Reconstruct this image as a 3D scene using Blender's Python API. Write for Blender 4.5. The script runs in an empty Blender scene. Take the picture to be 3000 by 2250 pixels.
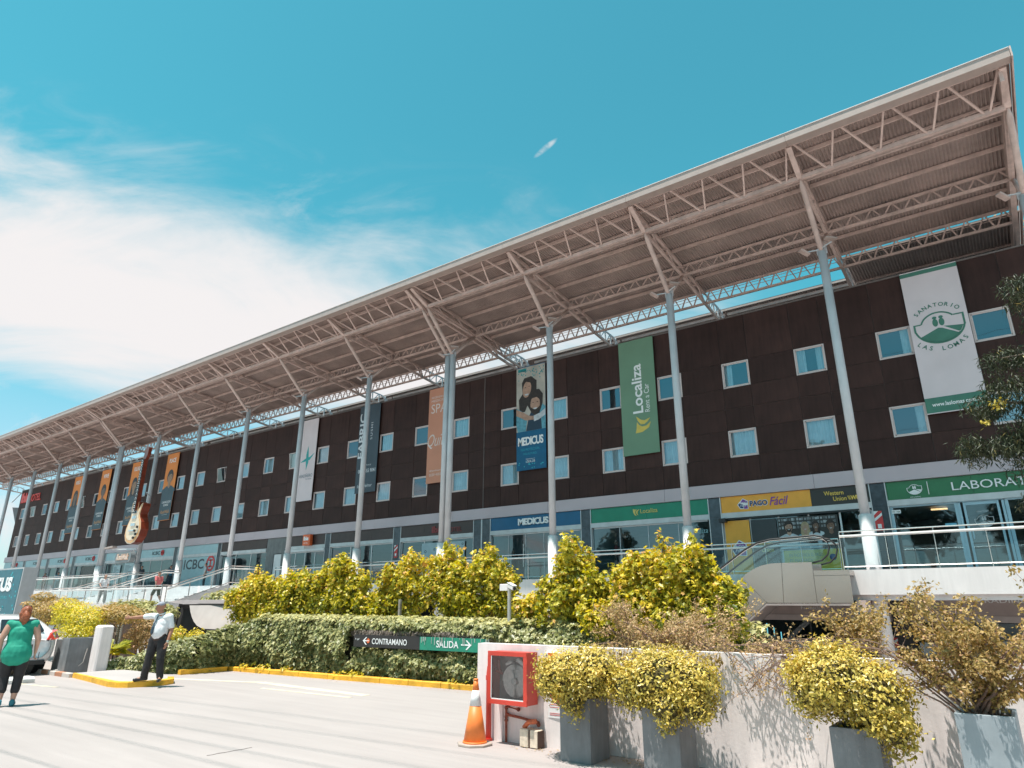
import bpy, math, random
import numpy as np
from mathutils import Vector, Matrix, Euler, noise as mnoise

random.seed(7)
RNG = np.random.default_rng(7)
R = math.radians
S = bpy.context.scene

# ------------------------------------------------------------------ camera
cam_d = bpy.data.cameras.new('camera')
cam = bpy.data.objects.new('camera', cam_d)
S.collection.objects.link(cam)
S.camera = cam
YAW, PITCH, ROLL = .6373, .3234, .0035
F_ = Vector((-math.sin(YAW) * math.cos(PITCH), math.cos(YAW) * math.cos(PITCH), math.sin(PITCH)))
R_ = Vector((math.cos(YAW), math.sin(YAW), 0))
U_ = R_.cross(F_)
cr, sr = math.cos(ROLL), math.sin(ROLL)
R2, U2 = R_ * cr + U_ * sr, U_ * cr - R_ * sr
cam.matrix_world = Matrix((
    (R2.x, U2.x, -F_.x, 0), (R2.y, U2.y, -F_.y, 0), (R2.z, U2.z, -F_.z, 1.7), (0, 0, 0, 1)))
cam_d.sensor_width = 36
cam_d.lens = 36 * 1940 / 3000
cam_d.clip_start = .05
cam_d.clip_end = 5000

# ------------------------------------------------------------------ light, sky, exposure
SUN_DIR = Vector((.105, .280, -1)).normalized()          # the way the light travels
sd = bpy.data.lights.new('sun', 'SUN')
sd.energy = 4.6
sd.angle = R(.53)
sd.color = (1, .945, .87)
so = bpy.data.objects.new('sun', sd)
S.collection.objects.link(so)
so.location = (-10, -20, 60)
so.rotation_euler = SUN_DIR.to_track_quat('-Z', 'Y').to_euler()

W = bpy.data.worlds.new('World')
S.world = W
W.use_nodes = True
wt = W.node_tree
wt.nodes.clear()
def WN(t, **k):
    n = wt.nodes.new(t)
    for a, b in k.items(): setattr(n, a, b)
    return n
def wl(a, b): wt.links.new(a, b)
def wmath(op, a, b=None, c=None, clamp=False):
    n = WN('ShaderNodeMath', operation=op); n.use_clamp = clamp
    for i, v in enumerate((a, b, c)):
        if v is None: continue
        if isinstance(v, (int, float)): n.inputs[i].default_value = v
        else: wl(v, n.inputs[i])
    return n.outputs[0]
def wdot(v, vec):
    n = WN('ShaderNodeVectorMath', operation='DOT_PRODUCT'); wl(v, n.inputs[0]); n.inputs[1].default_value = vec
    return n.outputs['Value']
def wsmooth(x, lo, hi):
    n = WN('ShaderNodeMapRange', interpolation_type='SMOOTHSTEP')
    wl(x, n.inputs['Value']); n.inputs['From Min'].default_value = lo; n.inputs['From Max'].default_value = hi
    return n.outputs['Result']
tc = WN('ShaderNodeTexCoord')
D = tc.outputs['Generated']
sky = WN('ShaderNodeTexSky', sky_type='NISHITA')
sky.sun_disc = False
sky.sun_elevation = R(73.1)
sky.sun_rotation = R(199.8)
sky.air_density = 1.0; sky.dust_density = .6; sky.ozone_density = 1.5
tint = WN('ShaderNodeMix', data_type='RGBA', blend_type='MULTIPLY')
tint.inputs[0].default_value = 1
wl(sky.outputs[0], tint.inputs[6])
tmix = WN('ShaderNodeMix', data_type='RGBA'); tmix.inputs[6].default_value = (.60, 1.16, 1.22, 1); tmix.inputs[7].default_value = (.50, 1.66, 1.26, 1)
wl(wsmooth(wdot(D, (0, 0, 1)), .02, .42), tmix.inputs[0]); wl(tmix.outputs[2], tint.inputs[7])
bg1 = WN('ShaderNodeBackground'); wl(tint.outputs[2], bg1.inputs[0]); bg1.inputs[1].default_value = .090
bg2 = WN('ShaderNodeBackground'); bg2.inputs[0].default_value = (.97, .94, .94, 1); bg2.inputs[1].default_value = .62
# cirrus bank: a tilted band of cloud in the western sky, wisps elsewhere
fw, rt, up = F_, R_, U_
dF = wmath('MAXIMUM', wdot(D, fw), .12)
u = wmath('DIVIDE', wdot(D, rt), dF)
v = wmath('DIVIDE', wdot(D, up), dF)
uv = WN('ShaderNodeCombineXYZ'); wl(u, uv.inputs[0]); wl(v, uv.inputs[1])
mp = WN('ShaderNodeMapping'); wl(uv.outputs[0], mp.inputs[0]); mp.inputs['Rotation'].default_value = (0, 0, R(14)); mp.inputs['Scale'].default_value = (1.6, 4.2, 1)
n1 = WN('ShaderNodeTexNoise'); wl(mp.outputs[0], n1.inputs['Vector']); n1.inputs['Scale'].default_value = 1.5; n1.inputs['Detail'].default_value = 9; n1.inputs['Roughness'].default_value = .58; n1.inputs['Distortion'].default_value = .7
mp2 = WN('ShaderNodeMapping'); wl(uv.outputs[0], mp2.inputs[0]); mp2.inputs['Rotation'].default_value = (0, 0, R(28)); mp2.inputs['Scale'].default_value = (2.4, 6.0, 1)
n2 = WN('ShaderNodeTexNoise'); wl(mp2.outputs[0], n2.inputs['Vector']); n2.inputs['Scale'].default_value = 1.7; n2.inputs['Detail'].default_value = 8; n2.inputs['Roughness'].default_value = .62; n2.inputs['Distortion'].default_value = 1.3
a1 = wmath('SUBTRACT', n1.outputs['Fac'], .5)
a2 = wmath('SUBTRACT', n2.outputs['Fac'], .5)
# p: distance under the upper rim of the bank (image heights of tangent plane)
p = wmath('SUBTRACT', .2330, wmath('ADD', v, wmath('MULTIPLY', u, .195)))
pn = wmath('ADD', p, wmath('ADD', wmath('MULTIPLY', a1, .52), wmath('MULTIPLY', a2, .10)))
hi = wsmooth(pn, -.05, .24)
q = wmath('SUBTRACT', .579, wmath('ADD', v, wmath('MULTIPLY', u, .2)))
qn = wmath('ADD', q, wmath('MULTIPLY', a1, .22))
lo = wmath('SUBTRACT', 1, wsmooth(qn, .63, .75))
st = wsmooth(n1.outputs['Fac'], .47, .66)
lo2 = wmath('MAXIMUM', lo, wmath('MULTIPLY', st, .92))
bank = wmath('MULTIPLY', hi, lo2)
rside = wsmooth(u, .62, .2)      # the bank thins out to the north-east
bank = wmath('MULTIPLY', bank, rside)
# small lone puff
du = wmath('SUBTRACT', u, .049); dv = wmath('SUBTRACT', v, .356)
dv2 = wmath('SUBTRACT', dv, wmath('MULTIPLY', du, .75))
rr = wmath('ADD', wmath('MULTIPLY', wmath('POWER', wmath('ABSOLUTE', du), 2), 1), wmath('MULTIPLY', wmath('POWER', wmath('ABSOLUTE', dv2), 2), 7))
puff = wmath('MULTIPLY', wsmooth(wmath('ADD', rr, wmath('MULTIPLY', wmath('ABSOLUTE', a1), .0012)), .00042, .00001), wsmooth(wmath('ADD', n2.outputs['Fac'], wmath('MULTIPLY', a1, .5)), .38, .60))
thin = wmath('MULTIPLY', wsmooth(n2.outputs['Fac'], .45, .8), wmath('MULTIPLY', wsmooth(p, -.12, .12), .45))
thin = wmath('MULTIPLY', thin, rside)
cm = wmath('MAXIMUM', wmath('MAXIMUM', bank, puff), thin, clamp=True)
# unseen cirrus added behind the viewer for neutral fill light
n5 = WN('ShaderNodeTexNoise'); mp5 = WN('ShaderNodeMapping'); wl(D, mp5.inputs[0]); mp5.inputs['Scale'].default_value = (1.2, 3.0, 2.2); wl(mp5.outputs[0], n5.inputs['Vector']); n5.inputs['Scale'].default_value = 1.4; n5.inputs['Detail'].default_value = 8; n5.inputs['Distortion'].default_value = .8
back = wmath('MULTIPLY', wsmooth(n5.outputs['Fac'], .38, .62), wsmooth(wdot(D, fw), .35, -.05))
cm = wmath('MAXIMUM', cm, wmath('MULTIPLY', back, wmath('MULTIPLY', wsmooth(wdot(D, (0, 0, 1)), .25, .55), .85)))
haze_s = wmath('MULTIPLY', wsmooth(wdot(D, (0, 0, 1)), .40, .0), .50)
cm = wmath('MAXIMUM', cm, haze_s)
cm = wmath('MULTIPLY', cm, wsmooth(wdot(D, (0, 0, 1)), -.05, .01))
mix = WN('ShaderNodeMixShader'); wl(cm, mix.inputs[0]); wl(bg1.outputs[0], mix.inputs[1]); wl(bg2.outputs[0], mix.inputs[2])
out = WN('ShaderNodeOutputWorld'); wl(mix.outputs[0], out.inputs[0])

S.view_settings.view_transform = 'Standard'
S.view_settings.look = 'None'
S.view_settings.exposure = .60
S.view_settings.gamma = 1
S.view_settings.use_curve_mapping = False
S.cycles.max_bounces = 10
S.cycles.diffuse_bounces = 4
S.cycles.transparent_max_bounces = 24
S.cycles.use_denoising = True
S.cycles.sample_clamp_indirect = 8

# ------------------------------------------------------------------ helpers
def link(o):
    S.collection.objects.link(o); return o

MATS = {}
def M(name, rgb, rough=.6, metal=0., var=.06, scale=3., bump=0., bscale=None, coat=0., spec=.5, objvar=0., islandvar=0., stain=0.):
    if name in MATS: return MATS[name]
    m = bpy.data.materials.new(name); m.use_nodes = True; MATS[name] = m
    t = m.node_tree; b = t.nodes['Principled BSDF']
    b.inputs['Roughness'].default_value = rough; b.inputs['Metallic'].default_value = metal
    b.inputs['Coat Weight'].default_value = coat
    b.inputs['Specular IOR Level'].default_value = spec
    co = t.nodes.new('ShaderNodeTexCoord')
    src = co.outputs['Object']
    nz = t.nodes.new('ShaderNodeTexNoise'); nz.inputs['Scale'].default_value = scale; nz.inputs['Detail'].default_value = 6
    t.links.new(src, nz.inputs['Vector'])
    mr = t.nodes.new('ShaderNodeMapRange'); mr.inputs['To Min'].default_value = 1 - var * 2; mr.inputs['To Max'].default_value = 1 + var * 2
    mr.inputs['From Min'].default_value = .25; mr.inputs['From Max'].default_value = .75
    t.links.new(nz.outputs['Fac'], mr.inputs['Value'])
    fac = mr.outputs['Result']
    def mul(a, b_):
        n = t.nodes.new('ShaderNodeMath'); n.operation = 'MULTIPLY'; t.links.new(a, n.inputs[0]); t.links.new(b_, n.inputs[1]); return n.outputs[0]
    def rng(out, v_):
        r = t.nodes.new('ShaderNodeMapRange'); r.inputs['To Min'].default_value = 1 - v_; r.inputs['To Max'].default_value = 1 + v_
        t.links.new(out, r.inputs['Value']); return r.outputs['Result']
    if objvar:
        oi = t.nodes.new('ShaderNodeObjectInfo'); fac = mul(fac, rng(oi.outputs['Random'], objvar))
    if islandvar:
        gi = t.nodes.new('ShaderNodeNewGeometry'); fac = mul(fac, rng(gi.outputs['Random Per Island'], islandvar))
    if stain:      # rain streaks and grime running down
        mp_ = t.nodes.new('ShaderNodeMapping'); mp_.inputs['Scale'].default_value = (2.6, 2.6, .35); t.links.new(src, mp_.inputs[0])
        n3 = t.nodes.new('ShaderNodeTexNoise'); n3.inputs['Scale'].default_value = 2.2; n3.inputs['Detail'].default_value = 7; n3.inputs['Roughness'].default_value = .65
        t.links.new(mp_.outputs[0], n3.inputs['Vector'])
        r3 = t.nodes.new('ShaderNodeMapRange'); r3.inputs['From Min'].default_value = .38; r3.inputs['From Max'].default_value = .68; r3.inputs['To Min'].default_value = 1; r3.inputs['To Max'].default_value = 1 - stain
        t.links.new(n3.outputs['Fac'], r3.inputs['Value']); fac = mul(fac, r3.outputs['Result'])
    vm = t.nodes.new('ShaderNodeVectorMath'); vm.operation = 'SCALE'; vm.inputs[0].default_value = rgb
    t.links.new(fac, vm.inputs['Scale']); t.links.new(vm.outputs[0], b.inputs['Base Color'])
    if bump:
        nb = t.nodes.new('ShaderNodeTexNoise'); nb.inputs['Scale'].default_value = bscale or scale * 8; nb.inputs['Detail'].default_value = 5
        t.links.new(src, nb.inputs['Vector'])
        bp = t.nodes.new('ShaderNodeBump'); bp.inputs['Strength'].default_value = bump; bp.inputs['Distance'].default_value = .02
        t.links.new(nb.outputs['Fac'], bp.inputs['Height']); t.links.new(bp.outputs[0], b.inputs['Normal'])
    return m

def leafmat(name, cols, rough=.42, trans=.35, spec=.5):
    """cols: list of (pos, rgb) over a random value per leaf"""
    if name in MATS: return MATS[name]
    m = bpy.data.materials.new(name); m.use_nodes = True; MATS[name] = m
    t = m.node_tree; b = t.nodes['Principled BSDF']; out_ = t.nodes['Material Output']
    g = t.nodes.new('ShaderNodeNewGeometry')
    cr_ = t.nodes.new('ShaderNodeValToRGB'); e = cr_.color_ramp.elements
    while len(e) > 1: e.remove(e[0])
    e[0].position = cols[0][0]; e[0].color = (*cols[0][1], 1)
    for p_, c_ in cols[1:]:
        x = e.new(p_); x.color = (*c_, 1)
    at_ = t.nodes.new('ShaderNodeAttribute'); at_.attribute_name = 'tone'
    ad = t.nodes.new('ShaderNodeMath'); ad.operation = 'ADD'; ad.use_clamp = True
    sc = t.nodes.new('ShaderNodeMath'); sc.operation = 'MULTIPLY_ADD'; sc.inputs[1].default_value = .5; sc.inputs[2].default_value = 0
    t.links.new(g.outputs['Random Per Island'], sc.inputs[0])
    t.links.new(sc.outputs[0], ad.inputs[0]); t.links.new(at_.outputs['Fac'], ad.inputs[1])
    t.links.new(ad.outputs[0], cr_.inputs[0])
    t.links.new(cr_.outputs[0], b.inputs['Base Color'])
    b.inputs['Roughness'].default_value = rough
    b.inputs['Specular IOR Level'].default_value = spec
    tr = t.nodes.new('ShaderNodeBsdfTranslucent'); mx = t.nodes.new('ShaderNodeMixShader'); mx.inputs[0].default_value = trans
    hs = t.nodes.new('ShaderNodeHueSaturation'); hs.inputs['Saturation'].default_value = 1.15; hs.inputs['Value'].default_value = 1.25
    t.links.new(cr_.outputs[0], hs.inputs['Color']); t.links.new(hs.outputs[0], tr.inputs['Color'])
    t.links.new(b.outputs[0], mx.inputs[1]); t.links.new(tr.outputs[0], mx.inputs[2]); t.links.new(mx.outputs[0], out_.inputs[0])
    return m

def glassmat(name, tint, gloss=.25, rough=.02, gcol=(1, 1, 1)):
    if name in MATS: return MATS[name]
    m = bpy.data.materials.new(name); m.use_nodes = True; MATS[name] = m
    t = m.node_tree; out_ = t.nodes['Material Output']; t.nodes.remove(t.nodes['Principled BSDF'])
    tr = t.nodes.new('ShaderNodeBsdfTransparent'); tr.inputs[0].default_value = (*tint, 1)
    gl = t.nodes.new('ShaderNodeBsdfGlossy'); gl.inputs['Roughness'].default_value = rough; gl.inputs[0].default_value = (*gcol, 1)
    fr = t.nodes.new('ShaderNodeLayerWeight'); fr.inputs[0].default_value = .28
    mr = t.nodes.new('ShaderNodeMapRange'); mr.inputs['To Min'].default_value = gloss; mr.inputs['To Max'].default_value = 1
    t.links.new(fr.outputs['Fresnel'], mr.inputs['Value'])
    nz = t.nodes.new('ShaderNodeTexNoise'); nz.inputs['Scale'].default_value = .6; co = t.nodes.new('ShaderNodeTexCoord'); t.links.new(co.outputs['Object'], nz.inputs[0])
    bp = t.nodes.new('ShaderNodeBump'); bp.inputs['Strength'].default_value = .08; bp.inputs['Distance'].default_value = .05
    t.links.new(nz.outputs['Fac'], bp.inputs['Height']); t.links.new(bp.outputs[0], gl.inputs['Normal'])
    mx = t.nodes.new('ShaderNodeMixShader')
    t.links.new(mr.outputs[0], mx.inputs[0]); t.links.new(tr.outputs[0], mx.inputs[1]); t.links.new(gl.outputs[0], mx.inputs[2]); t.links.new(mx.outputs[0], out_.inputs[0])
    return m

def wloc(o):
    v = Vector((0, 0, 0))
    while o is not None:
        v = v + o.location; o = o.parent
    return v

def tag(o, label=None, cat=None, group=None, kind=None):
    if label: o['label'] = label
    if cat: o['category'] = cat
    if group: o['group'] = group
    if kind: o['kind'] = kind
    return o

def root(name, loc, label, cat, group=None):
    o = link(bpy.data.objects.new(name, None)); o.location = loc; o.empty_display_size = .2
    return tag(o, label, cat, group)

class MB:
    """collects shapes given in world coordinates; build() makes one object"""
    def __init__(s): s.v = []; s.f = []; s.mi = []; s.cm = 0
    def add(s, vs, fs):
        n = len(s.v); s.v += [tuple(x) for x in vs]; s.f += [tuple(i + n for i in f) for f in fs]; s.mi += [s.cm] * len(fs); return s
    def mat(s, i): s.cm = i; return s
    def box(s, x0, x1, y0, y1, z0, z1):
        vs = [(x, y, z) for z in (z0, z1) for y in (y0, y1) for x in (x0, x1)]
        return s.add(vs, [(0, 2, 3, 1), (4, 5, 7, 6), (0, 1, 5, 4), (2, 6, 7, 3), (0, 4, 6, 2), (1, 3, 7, 5)])
    def bev(s, x0, x1, y0, y1, z0, z1, b=.01):
        """box whose vertical edges and top rim are chamfered"""
        pts = [(x0 + b, y0), (x1 - b, y0), (x1, y0 + b), (x1, y1 - b), (x1 - b, y1), (x0 + b, y1), (x0, y1 - b), (x0, y0 + b)]
        cx, cy = (x0 + x1) / 2, (y0 + y1) / 2
        def ins(p_, d): return (p_[0] + (d if p_[0] < cx else -d), p_[1] + (d if p_[1] < cy else -d))
        vs = [(*p_, z0) for p_ in pts] + [(*p_, z1 - b) for p_ in pts] + [(*ins(p_, b), z1) for p_ in pts]
        fs = [tuple(range(7, -1, -1)), tuple(range(16, 24))]
        for k in range(8):
            j = (k + 1) % 8
            fs += [(k, j, j + 8, k + 8), (k + 8, j + 8, j + 16, k + 16)]
        return s.add(vs, fs)
    def prism(s, pts, axis, a0, a1):
        """pts: 2-D outline; axis 'x','y' or 'z' is the extrusion; outline in the two others (y,z),(x,z),(x,y)"""
        def mk(p_, a):
            return {'x': (a, p_[0], p_[1]), 'y': (p_[0], a, p_[1]), 'z': (p_[0], p_[1], a)}[axis]
        n = len(pts)
        vs = [mk(p_, a0) for p_ in pts] + [mk(p_, a1) for p_ in pts]
        fs = [tuple(range(n - 1, -1, -1)), tuple(range(n, 2 * n))] + [(i, (i + 1) % n, (i + 1) % n + n, i + n) for i in range(n)]
        return s.add(vs, fs)
    def bar(s, p0, p1, w, h=None, upv=(0, 0, 1)):
        h = h or w; p0 = Vector(p0); p1 = Vector(p1); d = (p1 - p0).normalized(); upv = Vector(upv)
        if abs(d.dot(upv)) > .98: upv = Vector((0, 1, 0))
        a = d.cross(upv).normalized(); b = a.cross(d)
        vs = [p + a * sx * w / 2 + b * sz * h / 2 for p in (p0, p1) for sx, sz in ((-1, -1), (1, -1), (1, 1), (-1, 1))]
        return s.add(vs, [(3, 2, 1, 0), (4, 5, 6, 7), (0, 1, 5, 4), (1, 2, 6, 5), (2, 3, 7, 6), (3, 0, 4, 7)])
    def tube(s, pts, r, n=8, caps=True):
        pts = [Vector(p_) for p_ in pts]; rs = r if isinstance(r, (list, tuple)) else [r] * len(pts)
        vs = []; ref = None
        for i, p_ in enumerate(pts):
            d = (pts[min(i + 1, len(pts) - 1)] - pts[max(i - 1, 0)]).normalized()
            if ref is None:
                ref = Vector((0, 0, 1)) if abs(d.z) < .9 else Vector((1, 0, 0))
            a = d.cross(ref).normalized(); b = d.cross(a).normalized(); ref = -b if False else ref
            for k in range(n):
                t_ = 2 * math.pi * k / n
                vs.append(p_ + (a * math.cos(t_) + b * math.sin(t_)) * rs[i])
        fs = []
        for i in range(len(pts) - 1):
            for k in range(n):
                j = (k + 1) % n
                fs.append((i * n + k, i * n + j, (i + 1) * n + j, (i + 1) * n + k))
        if caps:
            fs.append(tuple(range(n - 1, -1, -1))); fs.append(tuple(range((len(pts) - 1) * n, len(pts) * n)))
        return s.add(vs, fs)
    def ball(s, c, rx, ry=None, rz=None, n=10, m=6):
        ry = ry or rx; rz = rz or rx; vs = [(c[0], c[1], c[2] - rz)]; fs = []
        for i in range(1, m):
            ph = -math.pi / 2 + math.pi * i / m
            for k in range(n):
                t_ = 2 * math.pi * k / n
                vs.append((c[0] + rx * math.cos(ph) * math.cos(t_), c[1] + ry * math.cos(ph) * math.sin(t_), c[2] + rz * math.sin(ph)))
        vs.append((c[0], c[1], c[2] + rz)); L = len(vs) - 1
        for k in range(n):
            j = (k + 1) % n
            fs.append((0, 1 + j, 1 + k)); fs.append((L, L - n + k, L - n + j))
            for i in range(m - 2):
                a = 1 + i * n
                fs.append((a + k, a + j, a + n + j, a + n + k))
        return s.add(vs, fs)
    def disc(s, c, r, y0, y1, n=24, ri=0):
        """disc or ring facing -y between depths y0 (front) and y1"""
        vs = []; fs = []
        for y in (y0, y1):
            for k in range(n):
                t_ = 2 * math.pi * k / n; vs.append((c[0] + r * math.cos(t_), y, c[1] + r * math.sin(t_)))
            if ri:
                for k in range(n):
                    t_ = 2 * math.pi * k / n; vs.append((c[0] + ri * math.cos(t_), y, c[1] + ri * math.sin(t_)))
        q = n * (2 if ri else 1)
        for k in range(n):
            j = (k + 1) % n
            fs.append((k, j, q + j, q + k))
            if ri: fs += [(k, n + k, n + j, j), (n + k, q + n + k, q + n + j, n + j), (q + k, q + j, q + n + j, q + n + k)]
        if not ri: fs += [tuple(range(n)), tuple(range(2 * n - 1, n - 1, -1))]
        return s.add(vs, fs)
    def quad(s, *p_): return s.add(p_, [tuple(range(len(p_)))])
    def build(s, name, mats, parent=None, smooth=False, kind=None, bevel=0, local=False):
        base = wloc(parent) if parent and not local else Vector((0, 0, 0))
        me = bpy.data.meshes.new(name)
        me.from_pydata([(a - base.x, b - base.y, c - base.z) for a, b, c in s.v], [], s.f)
        if not isinstance(mats, (list, tuple)): mats = [mats]
        for m in mats: me.materials.append(m)
        if len(mats) > 1: me.polygons.foreach_set('material_index', s.mi)
        if smooth: me.polygons.foreach_set('use_smooth', [True] * len(me.polygons))
        me.update()
        o = link(bpy.data.objects.new(name, me)); o.parent = parent
        if kind: o['kind'] = kind
        if bevel:
            md = o.modifiers.new('bevel', 'BEVEL'); md.width = bevel; md.segments = 2; md.limit_method = 'ANGLE'
        return o

def part(name, mb, mats, parent, **k): return mb.build(name, mats, parent, **k)
def thing(name, mb, mats, label, cat, loc=None, group=None, kind=None, **k):
    """a thing that is one mesh; origin moved to its base"""
    o = mb.build(name, mats, None, **k)
    vs = np.array(mb.v); c = Vector((float(vs[:, 0].mean()), float(vs[:, 1].mean()), float(vs[:, 2].min()))) if loc is None else Vector(loc)
    o.data.transform(Matrix.Translation(-c)); o.location = c
    return tag(o, label, cat, group, kind)

def copy_tree(o, parent=None, off=(0, 0, 0)):
    kids = list(o.children)
    c = o.copy(); link(c); c.parent = parent
    if parent is None: c.location = Vector(o.location) + Vector(off)
    for k in kids: copy_tree(k, c)
    return c

TXT = {}
def text_mesh(s, bold=0., shear=0., spacing=1.):
    key = (s, bold, shear, spacing)
    if key in TXT: return TXT[key]
    c = bpy.data.curves.new('t', 'FONT'); c.body = s; c.offset = bold; c.shear = shear; c.space_character = spacing; c.resolution_u = 3
    o = link(bpy.data.objects.new('t', c))
    dg = bpy.context.evaluated_depsgraph_get(); dg.update()
    me = bpy.data.meshes.new_from_object(o.evaluated_get(dg))
    v = np.array([x.co[:] for x in me.vertices]); f = [tuple(p_.vertices) for p_ in me.polygons]
    bpy.data.objects.remove(o); bpy.data.curves.remove(c); bpy.data.meshes.remove(me)
    TXT[key] = (v, f); return TXT[key]

def put_text(mb, s, x0, x1, z0, z1, y, rot=0, bold=0., shear=0., spacing=1., depth=0.):
    """letters fitted into the box x0..x1, z0..z1, on the plane y, facing -y; rot=90 reads upwards"""
    v, f = text_mesh(s, bold, shear, spacing)
    a = (v[:, 0] - v[:, 0].min()) / np.ptp(v[:, 0]); b = (v[:, 1] - v[:, 1].min()) / np.ptp(v[:, 1])
    if rot == 90: X = x1 - b * (x1 - x0); Z = z0 + a * (z1 - z0)
    else: X = x0 + a * (x1 - x0); Z = z0 + b * (z1 - z0)
    P = [(float(p_), y, float(q_)) for p_, q_ in zip(X, Z)]
    mb.add(P, f)
    if depth:
        n = len(P); cnt = {}
        for q_ in f:
            for i in range(len(q_)):
                e = (q_[i], q_[(i + 1) % len(q_)]); cnt[e] = 1
        P2 = [(a_, y + depth, c_) for a_, _, c_ in P]
        mb.add(P + P2, [(i, j, j + n, i + n) for (i, j) in cnt if (j, i) not in cnt])
    return mb

def ell(cx, cz, rx, rz, a0=0, a1=360, n=24):
    return [(cx + rx * math.cos(R(a0 + (a1 - a0) * i / n)), cz + rz * math.sin(R(a0 + (a1 - a0) * i / n))) for i in range(n + (0 if a1 - a0 == 360 else 1))]
def flat(mb, pts, y): return mb.add([(a, y, b) for a, b in pts], [tuple(range(len(pts)))])

# leaves -------------------------------------------------------------
SHAPES = {
    'simple': (np.array([(0, 0, 0), (.45, .26, .05), (1, 0, -.06), (.45, -.26, .05)]), [(0, 1, 2), (0, 2, 3)]),
    'round': (np.array([(0, 0, 0), (.3, .38, .06), (.75, .36, .02), (1, 0, -.06), (.75, -.36, .02), (.3, -.38, .06)]), [(0, 1, 2, 3), (0, 3, 4, 5)]),
    'lobed': (np.array([(0, 0, 0), (-.02, .34, .03), (.42, .2, .05), (.5, .56, -.05), (.66, .2, .02), (1.05, 0, -.12), (.66, -.2, .02), (.5, -.56, -.05), (.42, -.2, .05), (-.02, -.34, .03)]),
              [(0, 1, 2, 3, 4, 5), (0, 5, 6, 7, 8, 9)]),
    'blade': (np.array([(0, 0, 0), (.4, .09, .02), (1, 0, -.1), (.4, -.09, .02)]), [(0, 1, 2), (0, 2, 3)]),
}
def leaves(name, P, N, size, shape, mat, parent=None, tone=None, droop=.3, jitter=.6, along=None, extra=None, kind=None, seed=1):
    """P, N: (n,3) positions and facing normals; one leaf each, all in one mesh"""
    rg = np.random.default_rng(seed)
    P = np.asarray(P, float); N = np.asarray(N, float) + rg.normal(0, jitter, P.shape) * .6
    N /= np.linalg.norm(N, axis=1)[:, None] + 1e-9
    n = len(P)
    A = rg.normal(0, 1, (n, 3)); A[:, 2] -= droop * 2
    if along is not None: A = np.asarray(along, float) + rg.normal(0, .25, (n, 3))
    A -= (A * N).sum(1)[:, None] * N; A /= np.linalg.norm(A, axis=1)[:, None] + 1e-9
    B = np.cross(N, A)
    T, F = SHAPES[shape]; k = len(T)
    sz = (np.asarray(size) * rg.uniform(.65, 1.25, n))[:, None, None]
    V = P[:, None, :] + sz * (T[None, :, 0:1] * A[:, None, :] + T[None, :, 1:2] * B[:, None, :] + T[None, :, 2:3] * N[:, None, :])
    base = np.array(wloc(parent)) if parent else np.zeros(3)
    V = (V - base).reshape(-1, 3)
    lt = []; ls = []; idx = []
    L = [len(f) for f in F]; flatF = np.concatenate([np.array(f) for f in F])
    idx = (flatF[None, :] + (np.arange(n) * k)[:, None]).ravel()
    tot = np.tile(np.array(L), n); st_ = np.concatenate([[0], np.cumsum(tot)[:-1]])
    me = bpy.data.meshes.new(name)
    me.vertices.add(len(V)); me.vertices.foreach_set('co', V.ravel())
    me.loops.add(len(idx)); me.loops.foreach_set('vertex_index', idx.astype(np.int32))
    me.polygons.add(len(tot)); me.polygons.foreach_set('loop_start', st_.astype(np.int32)); me.polygons.foreach_set('loop_total', tot.astype(np.int32))
    at_ = me.attributes.new('tone', 'FLOAT', 'POINT')
    ag = np.zeros(n) if tone is None else np.asarray(tone, float)
    at_.data.foreach_set('value', np.repeat(ag, k).astype(np.float32))
    me.materials.append(mat); me.update(calc_edges=True); me.validate()
    o = link(bpy.data.objects.new(name, me)); o.parent = parent
    if kind: o['kind'] = kind
    return o
def blob_points(blobs, n, rg, shell=.55, lump=.22):
    """points through a union of ellipsoids (c, r), thinning to the middle, with lumpy rim; returns P, outward normals, height 0..1"""
    vol = np.array([b[1][0] * b[1][1] * b[1][2] for b in blobs]); vol = (vol ** .72); pr = vol / vol.sum()
    ch = rg.choice(len(blobs), n, p=pr)
    d = rg.normal(0, 1, (n, 3)); d /= np.linalg.norm(d, axis=1)[:, None]
    c = np.array([b[0] for b in blobs])[ch]; r = np.array([b[1] for b in blobs])[ch]
    f = np.sin(d[:, 0] * 7 + ch) * np.cos(d[:, 1] * 6 + 1.3 * ch) * np.sin(d[:, 2] * 8 + ch * .7)
    t = rg.uniform(shell, 1, n) ** .6 * (1 + lump * f)
    P = c + d * r * t[:, None]
    N = d / r; N /= np.linalg.norm(N, axis=1)[:, None]
    return P, N, t

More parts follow.
